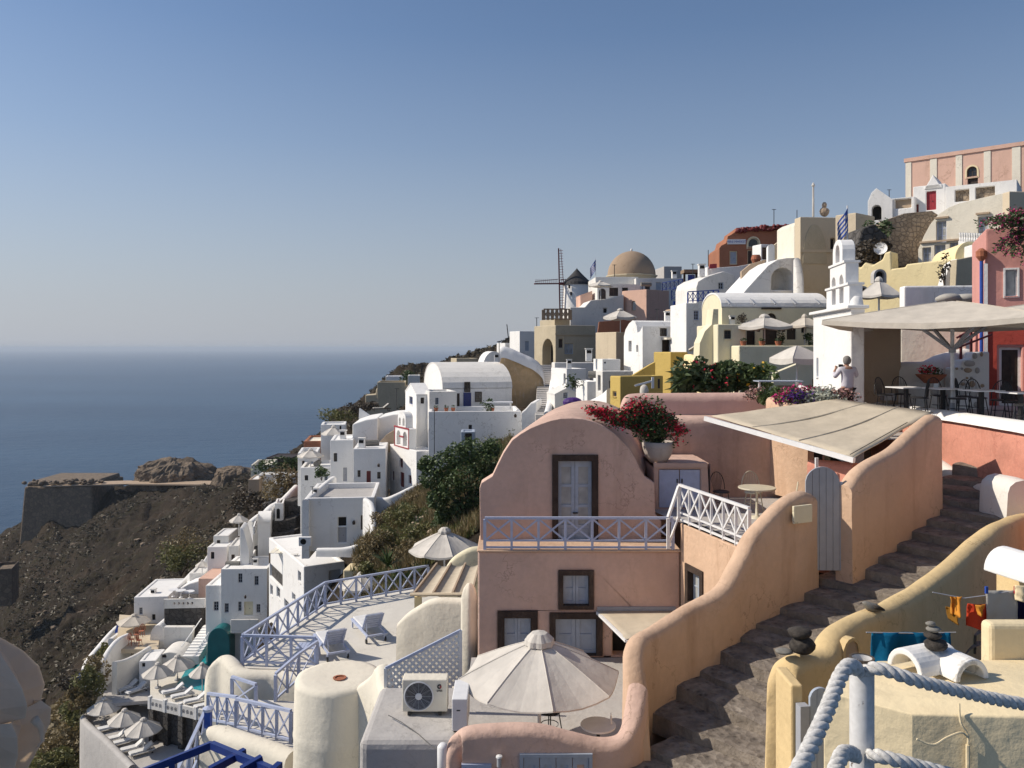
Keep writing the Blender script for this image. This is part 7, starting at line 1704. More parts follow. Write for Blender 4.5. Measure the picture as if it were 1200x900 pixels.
umbrella('white parasol beside the white stairway',P(280,628,86),R=1.0,hub=Z(603,86)-Z(628,86),drop=.6,n=6,mat='canvasw',base=False)
b=B('stair_block','flat white block with a tan front beside the stairway','house',250,92,628,645,None,268,4,'white2',ext=4,D=4,par=.1,roofmat='white'); b.D=4; b.win('R',254,258,633,640,'w','darkwood'); b.done()
b=B('stair_block','pale aqua white block below the flat tan fronted block','house',243,90,641,662,None,266,4,'white',ext=4,D=4,par=.1); b.D=3; b.win('R',247,251,647,655,'w','darkwood'); b.done()
umbrella('small white parasol far left below the aqua block',P(237,677,92),R=.75,hub=Z(657,92)-Z(677,92),drop=.5,n=6,mat='canvasw',base=False)
r=empty('slatted_pergola',P(316,654,72),0,'pale slatted pergola on the roof above the white apartment house','pergola'); k=72/950
for i in range(5): M().box((i*7)*k,(i*7+5.5)*k,-.2,3.4,6*k,6.6*k).build('slat',W['creamwhite'],r)
for a in (0,34): M().bar((a*k,0,-6*k),(a*k,0,6*k),.12).build('post',W['wood'],r)
# apartment house
b=B('apartment_house','white two storey apartment house with small windows and a balcony','house',259,80,667,765,None,313,2,'white',ext=4,D=6,par=.12,bevel=.08); b.D=5
for p0,p1,q0,q1 in ((279,284,672,683),(298,303,675,686),(263,268,707,718),(279,283,705,716),(300.5,305,708,718)): b.win('R',p0,p1,q0,q1,'w','greypaint')
b.win('R',286,296.5,705,721,'d','cream_y'); b.done()
m=M(); (a0,z0),(a1,_)=b.at('R',275,737),b.at('R',307,737); z1=b.at('R',290,721)[1]
m.box(a0,a1,-1.3,-.003,z0,z0+.25).box(a0,a1,-1.3,-1.15,z0+.252,z1); m.build('balcony',W['white2'],b.root,bevel=.04)
b=B('apartment_annex','lower white annex on the left of the apartment house','house',241,80.5,686,765,None,260,2,'white',ext=4,D=6,par=.12); b.D=5; b.win('R',250,256,705,716,'w','greypaint'); b.done()
b=B('corner_house','white corner house with a dark stone panel and many little windows','house',356,66,664,760,313.5,404,30,'white',ext=4,par=.15,bevel=.08); b.D=5.6
for p0,p1,q0,q1 in ((316.5,319.5,686,698),(324,328,689,701),(333,338,704,713),(342,346,696,704),(349,352.5,670,682)): b.win('L',p0,p1,q0,q1,'w','greypaint')
b.win('L',316,331,667,682,'o',pane='lava'); b.win('R',386,400,668,692,'d','greypaint'); b.done()
slab('apartment_roof','pale flat roof terrace behind the corner house','roof slab',[(356,663,66.5),(403,652,72),(400,641,80),(350,643,80),(334,655,76)],.4,'creamwhite')
o=M(); r=empty('teal_arch',(X(256,78.5),78.5,Z(780,78.5)),0,'smooth teal rounded arch wall beside the turquoise pool','arch'); k=78.5/950
M().prism([(-13*k,-2),(13*k,-2)]+[(13*k*math.cos(PI*i/14),28*k+16*k*math.sin(PI*i/14)) for i in range(15)],[],XZ,0,1.6).build('shell',W['teal'],r,bevel=.1)
# pools, restaurant, decks
zU=-31.2; zL=-34.0
def Pz(px,py,z): d=-z*950/(py-408); return (X(px,d),d)
floorpoly('pool_deck','pale upper pool deck',[Pz(176,818,zU),Pz(250,832,zU),Pz(262,778,zU),Pz(212,770,zU),Pz(176,796,zU)],zU,'floor',1.0)
floorpoly('pool_water','turquoise pool water beside the teal arch',[Pz(207,803,zU+.03),Pz(249,812,zU+.03),Pz(263,779,zU+.03),Pz(240,766,zU+.03),Pz(222,778,zU+.03)],zU+.03,'water',.1,'structure')
a0=Vector((*Pz(176,829,zU),0)); a1=Vector((*Pz(249,846,zU),0))
r=empty('deck_wall',(a0.x,a0.y-.3,zL),math.atan2(a1.y-a0.y,a1.x-a0.x),'dark lava stone wall with piers under the upper pool deck','wall'); LL=(a1-a0).length; hh=zU-zL
M().box(0,LL,.4,.8,0,hh-.02).build('wall',W['lava'],r)
for i in range(5): M().box(LL*i/4.2-.0,LL*i/4.2+.5,.0,.398,0,hh-.02).build('pier',W['rubble' if 0 else 'lava'],r)
r2=empty('ring_parapet',(a0.x,a0.y-.3,zU),r.rotation_euler[2],'white parapet pierced with rings along the upper pool deck','parapet')
for i in range(4):
    x0,x1=LL*i/4+.0,LL*(i+1)/4-.02; hs=[]
    for j in range(3):
        cx=x0+(x1-x0)*(j+1)/4; hs.append([(cx+.17*math.cos(2*PI*q/10),.45+.2*math.sin(2*PI*q/10)) for q in range(10)])
    M().prism([(x0,0),(x1,0),(x1,.92),(x0,.92)],hs,XZ,.05,.25).build('panel',W['white2'],r2)
    for h in hs:
        cx=sum(p[0] for p in h)/10; M().lathe([(.08,0),(.12,0),(.12,.06),(.08,.06)],10).build('ring',W['greypaint'],r2,loc=(cx,.12,.45)).rotation_euler=(R_(90),0,0)
    M().box(x0-.12,x0+.12,0,.3,0,1.05).build('post',W['white'],r2)
deck=[Pz(98,846,zL),Pz(155,905,zL),Pz(240,940,zL),Pz(250,850,zL),Pz(170,826,zL),Pz(128,829,zL)]
floorpoly('sun_deck','grey lower sun deck',deck,zL,'greyroof',1.0)
p0,p1=Vector((*deck[0],0)),Vector((*deck[1],0))
o=ribbon3('deck_parapet','white coped stone wall along the outer edge of the lower sun deck','wall',[(deck[5][0],deck[5][1],zL+.6,zL-5),(p0.x,p0.y,zL+.6,zL-5),(p0.x*.5+p1.x*.5,p0.y*.5+p1.y*.5,zL+.6,zL-5),(p1.x,p1.y,zL+.6,zL-5)],.6,'greyroof',rows=5,per=4)
def ump(label,px,pyb,pyt,w_,z,mat='canvasw'):
    x,y=Pz(px,pyb,z); return umbrella(label,(x,y,z),R=w_/2*y/950,hub=Z(pyt,y)-z,drop=.85,n=8,mat=mat,val=.06,base=True,pole=.04)
ump('white parasol at the outer corner of the lower sun deck',122,846,819,38,zL); ump('white parasol in the middle of the lower sun deck',146,866,832,38,zL); ump('white parasol nearest the loungers of the lower sun deck',168,880,843,42,zL)
ump('white parasol at the ring parapet beside the deck stairs',185,806,778,36,zU); ump('white parasol between the pool and the white stairs',208,797,769,40,zU); ump('white parasol at the right end of the upper pool deck',237,815,778,30,zU)
first=None
for i,(px,py,lb) in enumerate(((136,868,'first white lounger along the outer edge of the lower sun deck'),(147,872,'second white lounger along the lower sun deck'),(156,880,'third white lounger along the lower sun deck'),(166,884,'fourth white lounger along the lower sun deck'),(128,856,'white lounger under the corner parasol of the lower sun deck'))):
    x,y=Pz(px,py,zL)
    if first is None: first=lounger(lb,(x,y,zL),.62,'loungers on the lower sun deck','whitepaint','cushion',35)
    else: dup(first,(x,y,zL),.62+.06*math.sin(i*3),lb)
for i,(px,py,lb) in enumerate(((203,813,'first white lounger behind the ring parapet'),(214,818,'second white lounger behind the ring parapet'),(229,824,'third pale lounger behind the ring parapet'),(241,830,'fourth white lounger at the right end of the ring parapet'))):
    x,y=Pz(px,py,zU); dup(first,(x,y,zU),.55,lb,'loungers on the upper pool deck')
# white houses above the decks
b=B('pool_house','white pool house with a bright top at the left edge of the village','house',157,88,700,740,None,197,6,'white',ext=4,D=7,par=.1,roofmat='white'); b.D=7; b.win('R',178,182,720,727,'o',pane='dark'); b.win('R',163,167,712,720,'w','bluegrey'); b.done()
b=B('restaurant_terrace','restaurant terrace with a ring pierced white parapet over a dark stone wall','terrace',192,84,713,745,None,237,4,'lava',ext=4,D=5,par=0,roof='x'); b.prof=[(b.W,b.H),(0,b.H)]; b.D=5; b.done()
hs=[]; (a1_,_)=b.at('R',202,710); (a2_,_)=b.at('R',228,710)
for j in range(5): cx=a1_+(a2_-a1_)*(j+.5)/5; hs.append([(cx+.13*math.cos(2*PI*q/10),b.H+.5+.16*math.sin(2*PI*q/10)) for q in range(10)])
M().prism([(0,b.H+.01),(b.W+.3,b.H+.01),(b.W+.3,b.H+.95),(0,b.H+.95)],hs,XZ,-.1,.15).build('parapet',W['white2'],b.root)
t0=round_table('small white restaurant table above the ring pierced parapet',P(212,700,84.5),R=.5,h=.75,top='whitepaint',leg='whitepaint'); 
dup(t0,P(222,701,85),None,'white restaurant table nearest the apartment annex'); dup(t0,P(203,699,86),None,'white restaurant table at the left end of the ring pierced parapet')
st=empty('deck_stair',P(222,768,78),0,'white stair with two sloping handrails climbing to the restaurant terrace','stair'); O_=Vector(st.location)
for i in range(11):
    p=P(217,769,78).lerp(P(240,735,83),i/10)-O_; M().box(p.x-.3,p.x+1.3,p.y,p.y+.7,p.z-.8,p.z).build('step',W['white'],st)
for s_ in (-.35,1.35): M().bar(P(217,769,78)-O_+Vector((s_,0,.9)),P(240,735,83)-O_+Vector((s_,0,.9)),.07).build('handrail',W['whitepaint'],st)
o=ribbon('curved_retaining_wall','high white retaining wall curving up to the cafe chairs','wall',[(116,808,76.2,-34.2),(117,787,76.8,-34.2),(124,766,78,-34.2),(137,749,80.2,-34),(150,742,82.5,-34)],.55,'white',rows=6)
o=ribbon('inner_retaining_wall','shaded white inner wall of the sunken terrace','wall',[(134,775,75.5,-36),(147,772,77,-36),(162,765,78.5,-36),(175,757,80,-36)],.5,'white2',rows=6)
b=B('shed_block','small white block with a dark window in the sunken terrace','block',163,77,775,800,None,183,8,'white',ext=3,D=3,par=.1); b.D=3; b.win('R',166,170,777,782,'o',pane='dark'); b.done()
b=B('arch_block','white block with a low arched lunette between the block and the stairs','block',184,79,765,800,None,214,2,'white2',ext=3,D=3,roof='vault',par=.8); b.D=3; b.win('R',188,195,766,771,'o',pane='darkwood',arched=True); b.done()
b=B('domed_niche','white rounded oven shaped block above the sunken terrace','block',176,83,733,760,None,194,2,'white',ext=3,D=3,roof='vault',par=1.4); b.D=3; b.done()
plate('stone_dotted_wall','white wall dotted with stones under the restaurant terrace','wall',[(192,760),(224,760),(226,735),(192,735)],82.5,.6,'white2')
umbrella('beige parasol on the highest left terrace',P(157,748,86),R=1.75,hub=Z(721,86)-Z(748,86),drop=.6,n=6,mat='canvas',base=False)
o=ribbon('outer_white_wall','long white parapet at the outer left edge of the village','wall',[(99,783,78,-32.6),(103,772,80,-32.4),(116,756,84,-32.2),(128,742,88,-32.2),(137,733,91,-32)],.6,'white',rows=5)
o=ribbon('outer_white_wall','second white parapet just inside the outer left edge','wall',[(130,748,84,-33),(140,741,86,-32),(150,738,88,-31)],.6,'white',rows=5)
wc=wire_chair('brown garden chair on the white left terrace',P(160,750,82),.4,'terracotta','brown garden chairs on the left terrace',s=1.3,t=.03)
for i,(px,py,lb) in enumerate(((166,746,'brown garden chair nearest the beige parasol'),(154,756,'brown garden chair at the front of the left terrace'),(163,757,'brown garden chair beside the inner wall of the left terrace'))): dup(wc,P(px,py,81.5),i*1.3,lb)
o=plate('blue_gate','small cobalt blue gate at the outer white parapet','gate',[(90,796),(95,796),(97,787),(92,790)],79,.15,'cobalt',bevel=0)
o=plate('blue_gate','cobalt blue cover on the upper left terrace','cover',[(134,742),(145,740),(145,734),(137,732)],87,.3,'cobalt',bevel=0)
r=empty('terrace_rubble',P(255,672,88),0,'pinkish cluttered roof terrace left of the apartment house','terrace'); k=88/950
M().box(-14*k,8*k,-2,3,-2,0).build('floor',W['palepink'],r)
b=B('white_slope_roof','sloping white roof left of the cluttered terrace','house',199,92,690,715,None,243,0,'white',ext=3,D=6,roof='x'); b.prof=[(b.W,b.H+1.2),(b.W*.5,b.H+.6),(0,b.H-.6)]; b.D=5; b.done()
o=ribbon('zigzag_wall','white zigzag parapet stepping down the outer slope','wall',[(206,684,100,-32),(216,678,99,-32),(226,668,98,-32),(236,660,97,-32),(243,650,97,-32)],.6,'white',rows=4)
b=B('path_terrace','cream path terrace above the sun terrace railing','terrace',402,56,668,690,None,470,-4,'cream',ext=3,D=5,par=0,roof='x'); b.prof=[(b.W,b.H+.3),(0,b.H)]; b.D=8; b.done()
# ---- small rooftop things that clutter the white village
CH_=None
def vent(px,py,d,lb,s_=1.0):
    global CH_
    if CH_ is None:
        CH_=empty('chimney',P(px,py,d),0,lb,'chimney','little white chimneys on the village roofs'); M().box(-.28,.28,-.28,.28,-.2,.9).build('stack',W['white'],CH_,bevel=.05); M().box(-.34,.34,-.34,.34,.9,1.0).build('cap',W['white2'],CH_); M().box(-.2,.2,-.345,-.285,.55,.82).build('opening',W['dark'],CH_)
    else: dup(CH_,P(px,py,d),None,lb,scale=s_)
for px,py,d,s_,lb in ((424,526,72.5,.8,'white chimney on the roof of the plain church wing'),(402,516,78,1,'white chimney on the plain cubic house left of the church wing'),(370,582,65,.7,'small white chimney on the round terrace house'),(300,664,82,.9,'white chimney on the apartment house roof'),(180,699,90,.9,'white chimney on the pool house roof'),(345,660,70,.8,'white chimney on the roof behind the corner house'),
    (582,424,97,1,'white chimney on the vaulted ridge house'),(690,421,66,.9,'white chimney above the stepped patio'),(667,431,75,.8,'white chimney on the flat parapet courtyard house'),(782,376,67,.8,'white chimney on the barrel roof behind the narrow gable house'),(822,322,68,.9,'white chimney on the rounded white house'),(790,327,113,1.2,'white chimney on the low block right of the dome'),(858,380,47,.5,'tiny white chimney on the cream annex roof'),(720,333,114,1,'white chimney on the terrace below the dome')): vent(px,py,d,lb,s_)
TK=None
for px,py,d,lb in ((435,526,74,'grey solar water tank on the church wing roof'),(372,549,84,'grey solar water tank on the low white house by the bush'),(273,667,82,'grey solar water tank on the apartment house roof'),(700,447,64,'grey solar water tank on the pale patio block'),(757,338,106,'grey solar water tank on the pink cube house')):
    if TK is None:
        TK=empty('water_tank',P(px,py,d),.3,lb,'water tank','solar water tanks on the village roofs'); M().tube([(-.7,0,.55),(.7,0,.55)],.28,12).build('drum',W['stonel'],TK)
        for a in (-.5,.5): M().bar((a,0,-.2),(a,0,.3),.08).build('stand',W['metal'],TK)
    else: dup(TK,P(px,py,d),.3+px,lb)
for px,py0,py1,d,lb in ((428,512,527,73,'thin tv aerial on the church wing roof'),(296,652,668,82,'thin tv aerial on the apartment house roof'),(366,570,586,64,'thin tv aerial on the round terrace house'),(812,309,324,68,'thin tv aerial on the rounded white house'),(720,310,326,114,'thin tv aerial beside the brown dome'),(770,362,378,66,'thin tv aerial on the barrel roof'),(585,400,415,99,'thin tv aerial on the vaulted ridge house'),(1042,222,238,58,'thin tv aerial on the arched white house by the rubble wall')): pole(lb,px,py0,py1,d)
LM=None
for px,py,d,lb in ((604,487,68.3,'small wall lamp on the white yard corner pier'),(444,545,70.9,'small wall lamp on the plain church wing'),(415,612,62.3,'small wall lamp between the doors of the round terrace house'),(288,699,79.8,'small wall lamp above the apartment house balcony'),(888,386,48.8,'small wall lamp left of the middle door of the vaulted house'),(917,386,48.8,'small wall lamp right of the middle door of the vaulted house')):
    if LM is None: LM=empty('wall_lamp',P(px,py,d),0,lb,'lamp','small wall lamps'); M().lathe([(.001,-.16),(.1,-.14),(.12,.06),(.04,.15),(.001,.16)],8,c=(0,-.14,0)).build('lamp_shade',W['darkwood'],LM); M().box(-.03,.03,-.12,.02,.1,.16).build('bracket',W['darkwood'],LM)
    else: dup(LM,P(px,py,d),None,lb)

floorpoly('sunken_terrace_floor','grey shaded floor of the sunken terrace behind the curved wall',[(X(116,73.5),73.5),(X(185,74.5),74.5),(X(188,80),80),(X(132,80),80),(X(120,76),76)],-32.3,'greyroof')
x,y=X(158,76),76.0
for i,(px,d,lb) in enumerate(((150,76.5,'first shaded lounger in the sunken terrace behind the curved wall'),(160,76,'second shaded lounger in the sunken terrace behind the curved wall'))): dup(first,(X(px,d),d,-32.3),.9,lb,'loungers in the sunken terrace')
floorpoly('left_terrace_floor','sandy floor of the left terrace with brown garden chairs',[(X(136,80.5),80.5),(X(185,80.5),80.5),(X(190,90),90),(X(140,91),91)],-29.9,'beige',.4)
for i,(px,py,d,rx,rz_,mt,lb) in enumerate(((104,806,74.5,1.6,2.2,'olive','olive shrub filling the gap below the outer white parapet'),(112,790,77,1.5,2.0,'dry','dry shrub between the outer parapet and the curved wall'),(96,822,74,1.5,1.8,'dry','dry shrub above the corner of the lower sun deck'),(88,800,80,2.0,2.0,'scrub','brown shrub outside the outer white parapet'),(122,768,82,1.3,1.6,'olive','olive shrub just inside the outer white parapet'))):
    bush(lb,P(px,py,d)-Vector((0,0,rz_*.5)),rx,rx*.7,rz_,mt,800,.2,'bush','outer_bush',160+i,elong=2.2,stems=False)

for lb,pc,d,q0,q1,pl,pr,th,wins in (('little white lean to house below the winding parapet',268,88,640,668,264,280,8,((271,275,650,660),)),('small white block with a blue door under the white stairway',283,84,652,668,280,296,10,((286,291,656,667),)),
    ('narrow white house between the pool house and the zigzag parapet',222,94,672,700,216,240,8,((226,230,680,688),(233,236,680,688))),('tiny white cube above the cluttered roof terrace',258,93,655,672,254,272,8,((262,266,660,668),)),
    ('small white cube on the slope between the red terrace and the cubic house',372,88,548,566,369,384,8,((375,378,553,560),)),('low white block stepping down beside the yellowish cliff house',318,104,568,590,314,334,8,((321,325,574,582),)),
    ('white step block at the foot of the lava stone terraces',330,84,652,668,326,344,8,()),('small white house high beside the stepped street',656,88,428,446,651,668,12,((659,663,433,440),)),('tiny white house above the plain church wing',452,82,512,528,447,462,8,())):
    b=B('village_block',lb,'house',pc,d,q0,q1,pl,pr,th,'white' if len(lb)%2 else 'white2',ext=2,D=3,par=.15); b.D=min(b.D,4)
    for w_ in wins: b.win('R',*w_,'w' if w_[3]-w_[2]<10 else 'd','darkwood' if 'blue' not in lb else 'cobalt')
    b.done()

# ================================================================== SLOPE PLANTS, THE BIG TREE, THE FORT AND THE HEADLAND
rnd=random.Random(31)
tr=empty('broad_tree',(X(551,46),46,Z(655,46)),0,'large dark green broad leaved tree beside the pink house','tree')
m=M(); th_=Z(600,46)-Z(655,46)
m.tube([(0,0,-.6),(.03,0,th_*.5),(-.02,.05,th_)],[.14,.11,.10],8)
cs=[]
for px,py,dd,rr in ((505,560,0,.95),(520,545,.4,1.1),(512,585,-.3,.9),(535,535,0,1.05),(550,530,.6,1.1),(565,545,0,1.1),(545,560,-.8,1.25),(575,570,.2,.95),(528,570,-.6,1.1),(560,585,-.3,1.0),(540,598,-.2,.9),(520,604,.1,.75),(585,552,.6,.75),(575,527,.8,.75),(498,545,.3,.6),(558,604,0,.7)):
    c=P(px,py,46+dd)-Vector(tr.location); cs.append(((c.x,c.y,c.z),(rr*.72,rr*.8,rr*.66)))
    m.tube([(-.02,.05,th_*.8),(c.x*.45,c.y*.5,c.z*.45+th_*.5),tuple(c)],[.07,.045,.015],5)
m.build('trunk',W['bark'],tr)
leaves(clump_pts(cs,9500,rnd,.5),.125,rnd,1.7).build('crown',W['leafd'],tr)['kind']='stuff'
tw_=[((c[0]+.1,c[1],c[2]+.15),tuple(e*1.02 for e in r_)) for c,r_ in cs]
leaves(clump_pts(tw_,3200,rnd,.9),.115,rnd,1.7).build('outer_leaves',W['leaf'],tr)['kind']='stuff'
tr2=empty('feathery_tree',(X(573,50),50,Z(600,50)),0,'thin feathery tree with see through twigs above the big tree','tree'); m=M(); lp=[]
m.tube([(0,0,0),(0,0,2.0)],.08,6)
for i in range(34):
    q=P(573+rnd.gauss(0,14),522+rnd.gauss(0,9),50+rnd.gauss(0,.6))-Vector(tr2.location); c=catmull([(0,0,1.6),tuple(q*.6+Vector((0,0,.3))),tuple(q)],5); m.tube([Vector(p) for p in c],.012,3)
    for p in c[4:]:
        for _ in range(10): lp.append(Vector(p)+Vector((rnd.gauss(0,.16),rnd.gauss(0,.16),rnd.gauss(0,.13))))
m.build('trunk',W['bark'],tr2); leaves(lp,.06,rnd,2.6).build('crown',W['olive'],tr2)['kind']='stuff'
# agave / palm-like plant and scrub on the steep garden slope
r=empty('agave',P(455,664,44),0,'spiky green agave on the slope left of the white parasol','plant')
for i in range(34):
    a=rnd.uniform(0,2*PI); el=rnd.uniform(.25,1.35); L=rnd.uniform(.8,1.35); d0=Vector((math.cos(a)*math.cos(el),math.sin(a)*math.cos(el),math.sin(el))); s0=Vector((-math.sin(a),math.cos(a),0))
    m=M(); q=[Vector((0,0,0)),d0*L*.5+Vector((0,0,.05)),d0*L+Vector((0,0,-.12*L*math.cos(el)))]
    m.add([q[0]-s0*.05,q[0]+s0*.05,q[1]+s0*.06,q[1]-s0*.06,q[2]],[(0,1,2,3),(3,2,4)]); m.build('leaf',W['leaf'],r,solid=.012)
def gz(px,d): return ground(X(px,d),d)
for i,(px,py,d,rx,rz_,mt,n,lb) in enumerate(((460,632,50,2.2,1.7,'olive',1500,'tall yellow green bush on the garden slope'),(440,640,49,1.6,1.5,'dry',1300,'dry brown bush left of the agave'),(480,648,46,1.8,1.3,'dry',1200,'dry brown bush right of the agave'),(495,628,49,1.8,1.5,'olive',1200,'olive green bush above the white parasol'),(470,605,56,2.0,1.5,'olive',1200,'green bush below the church yard wall'),(450,610,58,1.6,1.2,'dry',900,'dry bush at the foot of the church yard wall'),(515,618,48,1.6,1.3,'leafd',1100,'dark bush under the big tree'),(535,632,46,1.5,1.2,'olive',1000,'dark bush by the trunk of the big tree'),(490,585,60,1.8,1.3,'dry',1000,'dry grass clump by the big tree crown'),(436,668,47,1.3,1.0,'olive',800,'yellow green bush at the left end of the garden slope'),(575,600,54,2.2,2.0,'leafd',1200,'dark shrub between the big tree and the pink house'),(425,655,52,1.2,1.0,'dry',700,'low dry tuft above the path terrace'))):
    bush(lb,P(px,py,d)-Vector((0,0,rz_*.38)),rx*.72,rx*.5,rz_*.72,mt,int(n*.8),.10,'bush','slope_bush',100+i,elong=2.4 if mt in('dry','olive') else 1.8)
o=None
rw=empty('fallen_wall',P(470,600,54),0,'tumbled dry stone wall on the garden slope','wall')
for i in range(60):
    t=rnd.random(); d_=48+t*8+rnd.gauss(0,1.2); x_=X(462+t*30+rnd.gauss(0,9),d_); p=Vector((x_,d_,ground(x_,d_)+.12))-Vector(rw.location); m=M(); s_=rnd.uniform(.08,.2); pebble(m,(0,0,0),s_,s_*.8,s_*.6,i); m.build('stone',W['tan' if i%3 else 'lava'],rw,loc=p,smooth=True)
r=empty('stone_outcrop',P(520,610,46),0,'pale rocky outcrop by the trunk of the big tree','rock')
for i in range(14):
    d_=rnd.uniform(43,49); x_=X(500+rnd.uniform(0,34),d_); p=Vector((x_,d_,ground(x_,d_)+.1))-Vector(r.location); m=M(); s_=rnd.uniform(.15,.38); pebble(m,(0,0,0),s_,s_,s_*.7,i+70); m.build('stone',W['tan'],r,loc=p,smooth=True)
# dry grass and low herbs on the garden slope
rnd=random.Random(52)
for nm,mt,n,lb,hh in (('dry_grass','dry',9000,'dry yellow grass covering the garden slope below the church',.5),('green_herbs','olive',4200,'olive green herbs among the dry grass of the garden slope',.38),('dark_herbs','leafd',2500,'dark low plants among the dry grass of the garden slope',.35)):
    m=M(); k=0; off=rnd.uniform(0,50)
    while k<n:
        d=rnd.uniform(42,66); px=rnd.uniform(415,600); x=X(px,d)
        if noise.noise(Vector((x*.55,d*.55,off)))<rnd.uniform(-.25,.3): continue
        k+=1; z=ground(x,d)-.05; h=hh*rnd.uniform(.5,1.5); a=rnd.uniform(0,2*PI); w2=h*.09; lx,ly=rnd.gauss(0,.22)*h,rnd.gauss(0,.22)*h
        for q in range(3):
            ox,oy=rnd.gauss(0,.09),rnd.gauss(0,.09); lx,ly=rnd.gauss(0,.3)*h,rnd.gauss(0,.3)*h
            m.add([(x+ox-w2*math.cos(a),d+oy-w2*math.sin(a),z),(x+ox+w2*math.cos(a),d+oy+w2*math.sin(a),z),(x+ox+lx,d+oy+ly,z+h)],[(0,1,2)])
    o=m.build(nm,W[mt]); tag(o,lb,'grass',kind='stuff')
ZG=ZZ.reshape(len(ds),nu)
def surf(x,d):      # height of the finished hillside sheet
    u=x/d; i=int(np.clip(np.searchsorted(us,u)-1,0,nu-2)); j=int(np.clip(np.searchsorted(ds,d)-1,0,len(ds)-2)); a=(u-us[i])/(us[i+1]-us[i]); c=(d-ds[j])/(ds[j+1]-ds[j])
    return float((ZG[j,i]*(1-a)+ZG[j,i+1]*a)*(1-c)+(ZG[j+1,i]*(1-a)+ZG[j+1,i+1]*a)*c)
# scrub carpets the hillside: one mass of small clumps
rnd=random.Random(77); m=M(); cnt=0
while cnt<15000:
    u=rnd.uniform(-.64,.02); d=65*math.exp(rnd.random()*math.log(6.2)); x=u*d
    if noise.noise(Vector((x*.03,d*.03,5)))+.45*noise.noise(Vector((x*.13,d*.13,2)))<rnd.uniform(-.35,.25): continue
    px=600+u*F
    if d<95 and px>95: continue
    if d<130 and px>330: continue
    z=ground(x,d)
    cnt+=1; s_=rnd.uniform(.14,.42)*(1+d/260)
    # terrain noise is re-evaluated so that clumps sit on it
    z=surf(x,d)
    for k in range(5):
        a=Vector((rnd.gauss(0,1),rnd.gauss(0,1),rnd.gauss(0,.5))).normalized()*s_*.9; bq=Vector((rnd.gauss(0,1),rnd.gauss(0,1),rnd.gauss(.6,1))).normalized()*s_*.6; c=Vector((x+rnd.gauss(0,s_*.5),d+rnd.gauss(0,s_*.5),z+rnd.uniform(0,s_*.6)))
        m.add([c-a,c+bq*.7,c+a,c-bq*.5],[(0,1,2,3)])
o=m.build('hillside_scrub',W['hillscrub']); tag(o,'dry brown scrub covering the steep volcanic slope','scrub',kind='stuff')
rnd=random.Random(79); m=M()
for i in range(1300):
    u=rnd.uniform(-.64,-.2); d=90*math.exp(rnd.random()*math.log(4.4)); x=u*d; s_=rnd.uniform(.12,.75)*(1+d/400)*(rnd.random()**1.5+.3); c=Vector((x,d,surf(x,d)+s_*.1)); q=[]
    if (d<130 and 600+u*F>110) or noise.noise(Vector((x*.035,d*.035,9)))<.12: continue
    for k in range(3): q+=[c+Vector((rnd.uniform(.5,1)*s_*math.cos(a+k),rnd.uniform(.5,1)*s_*math.sin(a+k),(-.4,.25,.6)[k]*s_*rnd.uniform(.7,1.2))) for a in (0,1.57,3.14,4.71)]
    m.add(q+[c+Vector((0,0,s_*.7))],[(0,1,5,4),(1,2,6,5),(2,3,7,6),(3,0,4,7),(4,5,9,8),(5,6,10,9),(6,7,11,10),(7,4,8,11),(8,9,12),(9,10,12),(10,11,12),(11,8,12)])
o=m.build('boulders',W['wallstone']); tag(o,'loose brown boulders strewn over the dark slope','boulders',kind='stuff')
rnd=random.Random(78); m=M()
for i in range(1500):
    px=rnd.gauss(70,45); d=rnd.uniform(70,130); x=X(px,d) if px<120 else X(60,d); z=ground(x,d)-1.5
    s_=rnd.uniform(.3,.8)
    for k in range(5):
        a=Vector((rnd.gauss(0,1),rnd.gauss(0,1),rnd.gauss(.3,.6))).normalized()*s_; bq=Vector((rnd.gauss(0,1),rnd.gauss(0,1),rnd.gauss(.6,1))).normalized()*s_*.5; c=Vector((x+rnd.gauss(0,.5),d+rnd.gauss(0,.5),z+rnd.uniform(0,1.4)))
        m.add([c-a,c+bq,c+a,c-bq],[(0,1,2,3)])
o=m.build('yellow_scrub',W['dry']); tag(o,'yellowish scrub on the slope below the lower sun deck','scrub',kind='stuff')
for i,(px,py,d,rx,rz_,mt,lb) in enumerate(((212,660,128,4.5,4,'olive','large olive bush at the outer edge above the zigzag parapet'),(228,640,132,5,4,'dry','brown bush above the olive bush on the outer slope'),(75,880,80,3.5,3,'dry','yellowish bush below the corner of the lower sun deck'),(95,845,82,2.6,2.4,'olive','olive bush beside the outer white parapet'),(60,905,76,3,2.6,'olive','olive bush at the bottom edge beside the beige parasol'))):
    bush(lb,P(px,py,d)-Vector((0,0,rz_*.5)),rx,rx*.7,rz_,mt,1300,.26,'bush','slope_bush',130+i,elong=2.2)
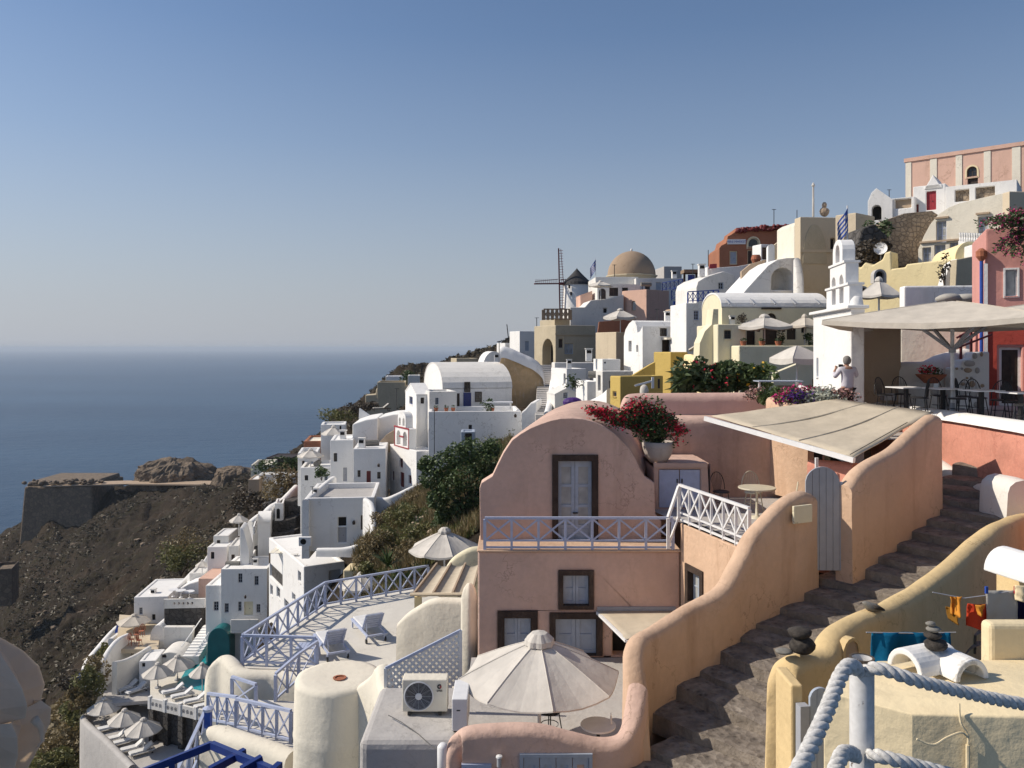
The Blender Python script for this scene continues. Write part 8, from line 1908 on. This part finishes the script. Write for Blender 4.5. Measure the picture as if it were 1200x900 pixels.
# fort bastion and rock on the headland
r=empty('fort_bastion',P(40,600,393),0,'ruined square fort bastion of brown stone on the headland','fort'); O_=Vector(r.location); k=393/950
def bat(m,x0,x1,y0,y1,z0,z1,t): m.add([(x0-t,y0-t,z0),(x1+t,y0-t,z0),(x1+t,y1,z0),(x0-t,y1,z0),(x0,y0,z1),(x1,y0,z1),(x1,y1,z1),(x0,y1,z1)],[(0,3,2,1),(4,5,6,7),(0,1,5,4),(1,2,6,5),(2,3,7,6),(3,0,4,7)])
m=M(); bat(m,-3*k,75*k,-6,26,-34*k,32*k,4*k); m.build('lower_wall',W['wallstone'],r,bevel=.8)
m=M(); bat(m,-1*k,72*k,-4,24,32*k+.05,37*k,.5); m.build('parapet',W['wallstone'],r,bevel=.4)
rnd=random.Random(8); m=M()
for i in range(40): pebble(m,(rnd.uniform(-4,85)*k,rnd.uniform(-7,-1),rnd.uniform(35,39)*k),rnd.uniform(.5,1.6),1,rnd.uniform(.4,1),i)
m.build('rubble',W['wallstone'],r)['kind']='stuff'
r=empty('headland_rock',P(205,562,398),0,'long rugged brown rock rising from the headland','rock')
m=M(); k=398/950
m.lathe([(.001,-6)]+[(22-1.2*i/4,-6+1.5*i) for i in range(5)]+[(20.5*math.cos(PI/2*i/14)**.8+.001,9.8*math.sin(PI/2*i/14)) for i in range(1,15)],110)
for i,v in enumerate(m.v):
    p=Vector(v); d=1+.22*noise.fractal(p*.13,1,2,4)+.10*(noise.ridged_multi_fractal(p*.35,.9,2,4,1,2)-1); m.v[i]=(p.x*d*.95,p.y*d*.5,p.z*(1+.3*noise.noise(p*.2))+.5*noise.fractal(p*.6,1,2,3))
m.build('rock_mass',W['wallstone'],r,smooth=False)
r=empty('headland_rock',P(275,556,330),0,'smaller dark rock beside the cliff houses','rock'); m=M(); m.lathe([(.001,-4),(9,-4),(8.6,-2)]+[(8.2*math.cos(PI/2*i/9)+.001,3.4*math.sin(PI/2*i/9)) for i in range(10)],60)
for i,v in enumerate(m.v):
    p=Vector(v); d=1+.25*noise.fractal(p*.3,1,2,4); m.v[i]=(p.x*d,p.y*d*.6,p.z+.5*noise.fractal(p*.5,1,2,3))
m.build('rock_mass',W['wallstone'],r)
o=slab('headland_path','pale dusty path along the headland top','path',[(50,569.5,386),(150,567,388),(285,568,372),(285,563.5,385),(150,563,396),(55,566,394)],.6,'tan',kind='structure'); o['category']='path'
for lb,p0,p1,q0,q1,d in (('small ruined stone hut low on the dark slope at the left edge',-10,14,668,688,238),):
    b=B('stone_ruin',lb,'ruin',p0,d,q0,q1,None,p1,20,'wallstone',D=8,ext=6,par=.8,bevel=.5); b.D=9; b.done()

# thin bluish air over the whole bay
hb=M(); hb.box(-40800,40800,-40500,41500,SEA-1,32); hz_=hb.build('haze',None); tag(hz_,kind='stuff')
hm=bpy.data.materials.new('haze_air'); hm.use_nodes=True; t=hm.node_tree; t.nodes.clear(); vo=t.nodes.new('ShaderNodeVolumePrincipled'); ot=t.nodes.new('ShaderNodeOutputMaterial')
vo.inputs['Color'].default_value=(.70,.80,.93,1); vo.inputs['Density'].default_value=7.5e-5; vo.inputs['Anisotropy'].default_value=0.1; t.links.new(vo.outputs[0],ot.inputs['Volume']); hz_.data.materials.append(hm)
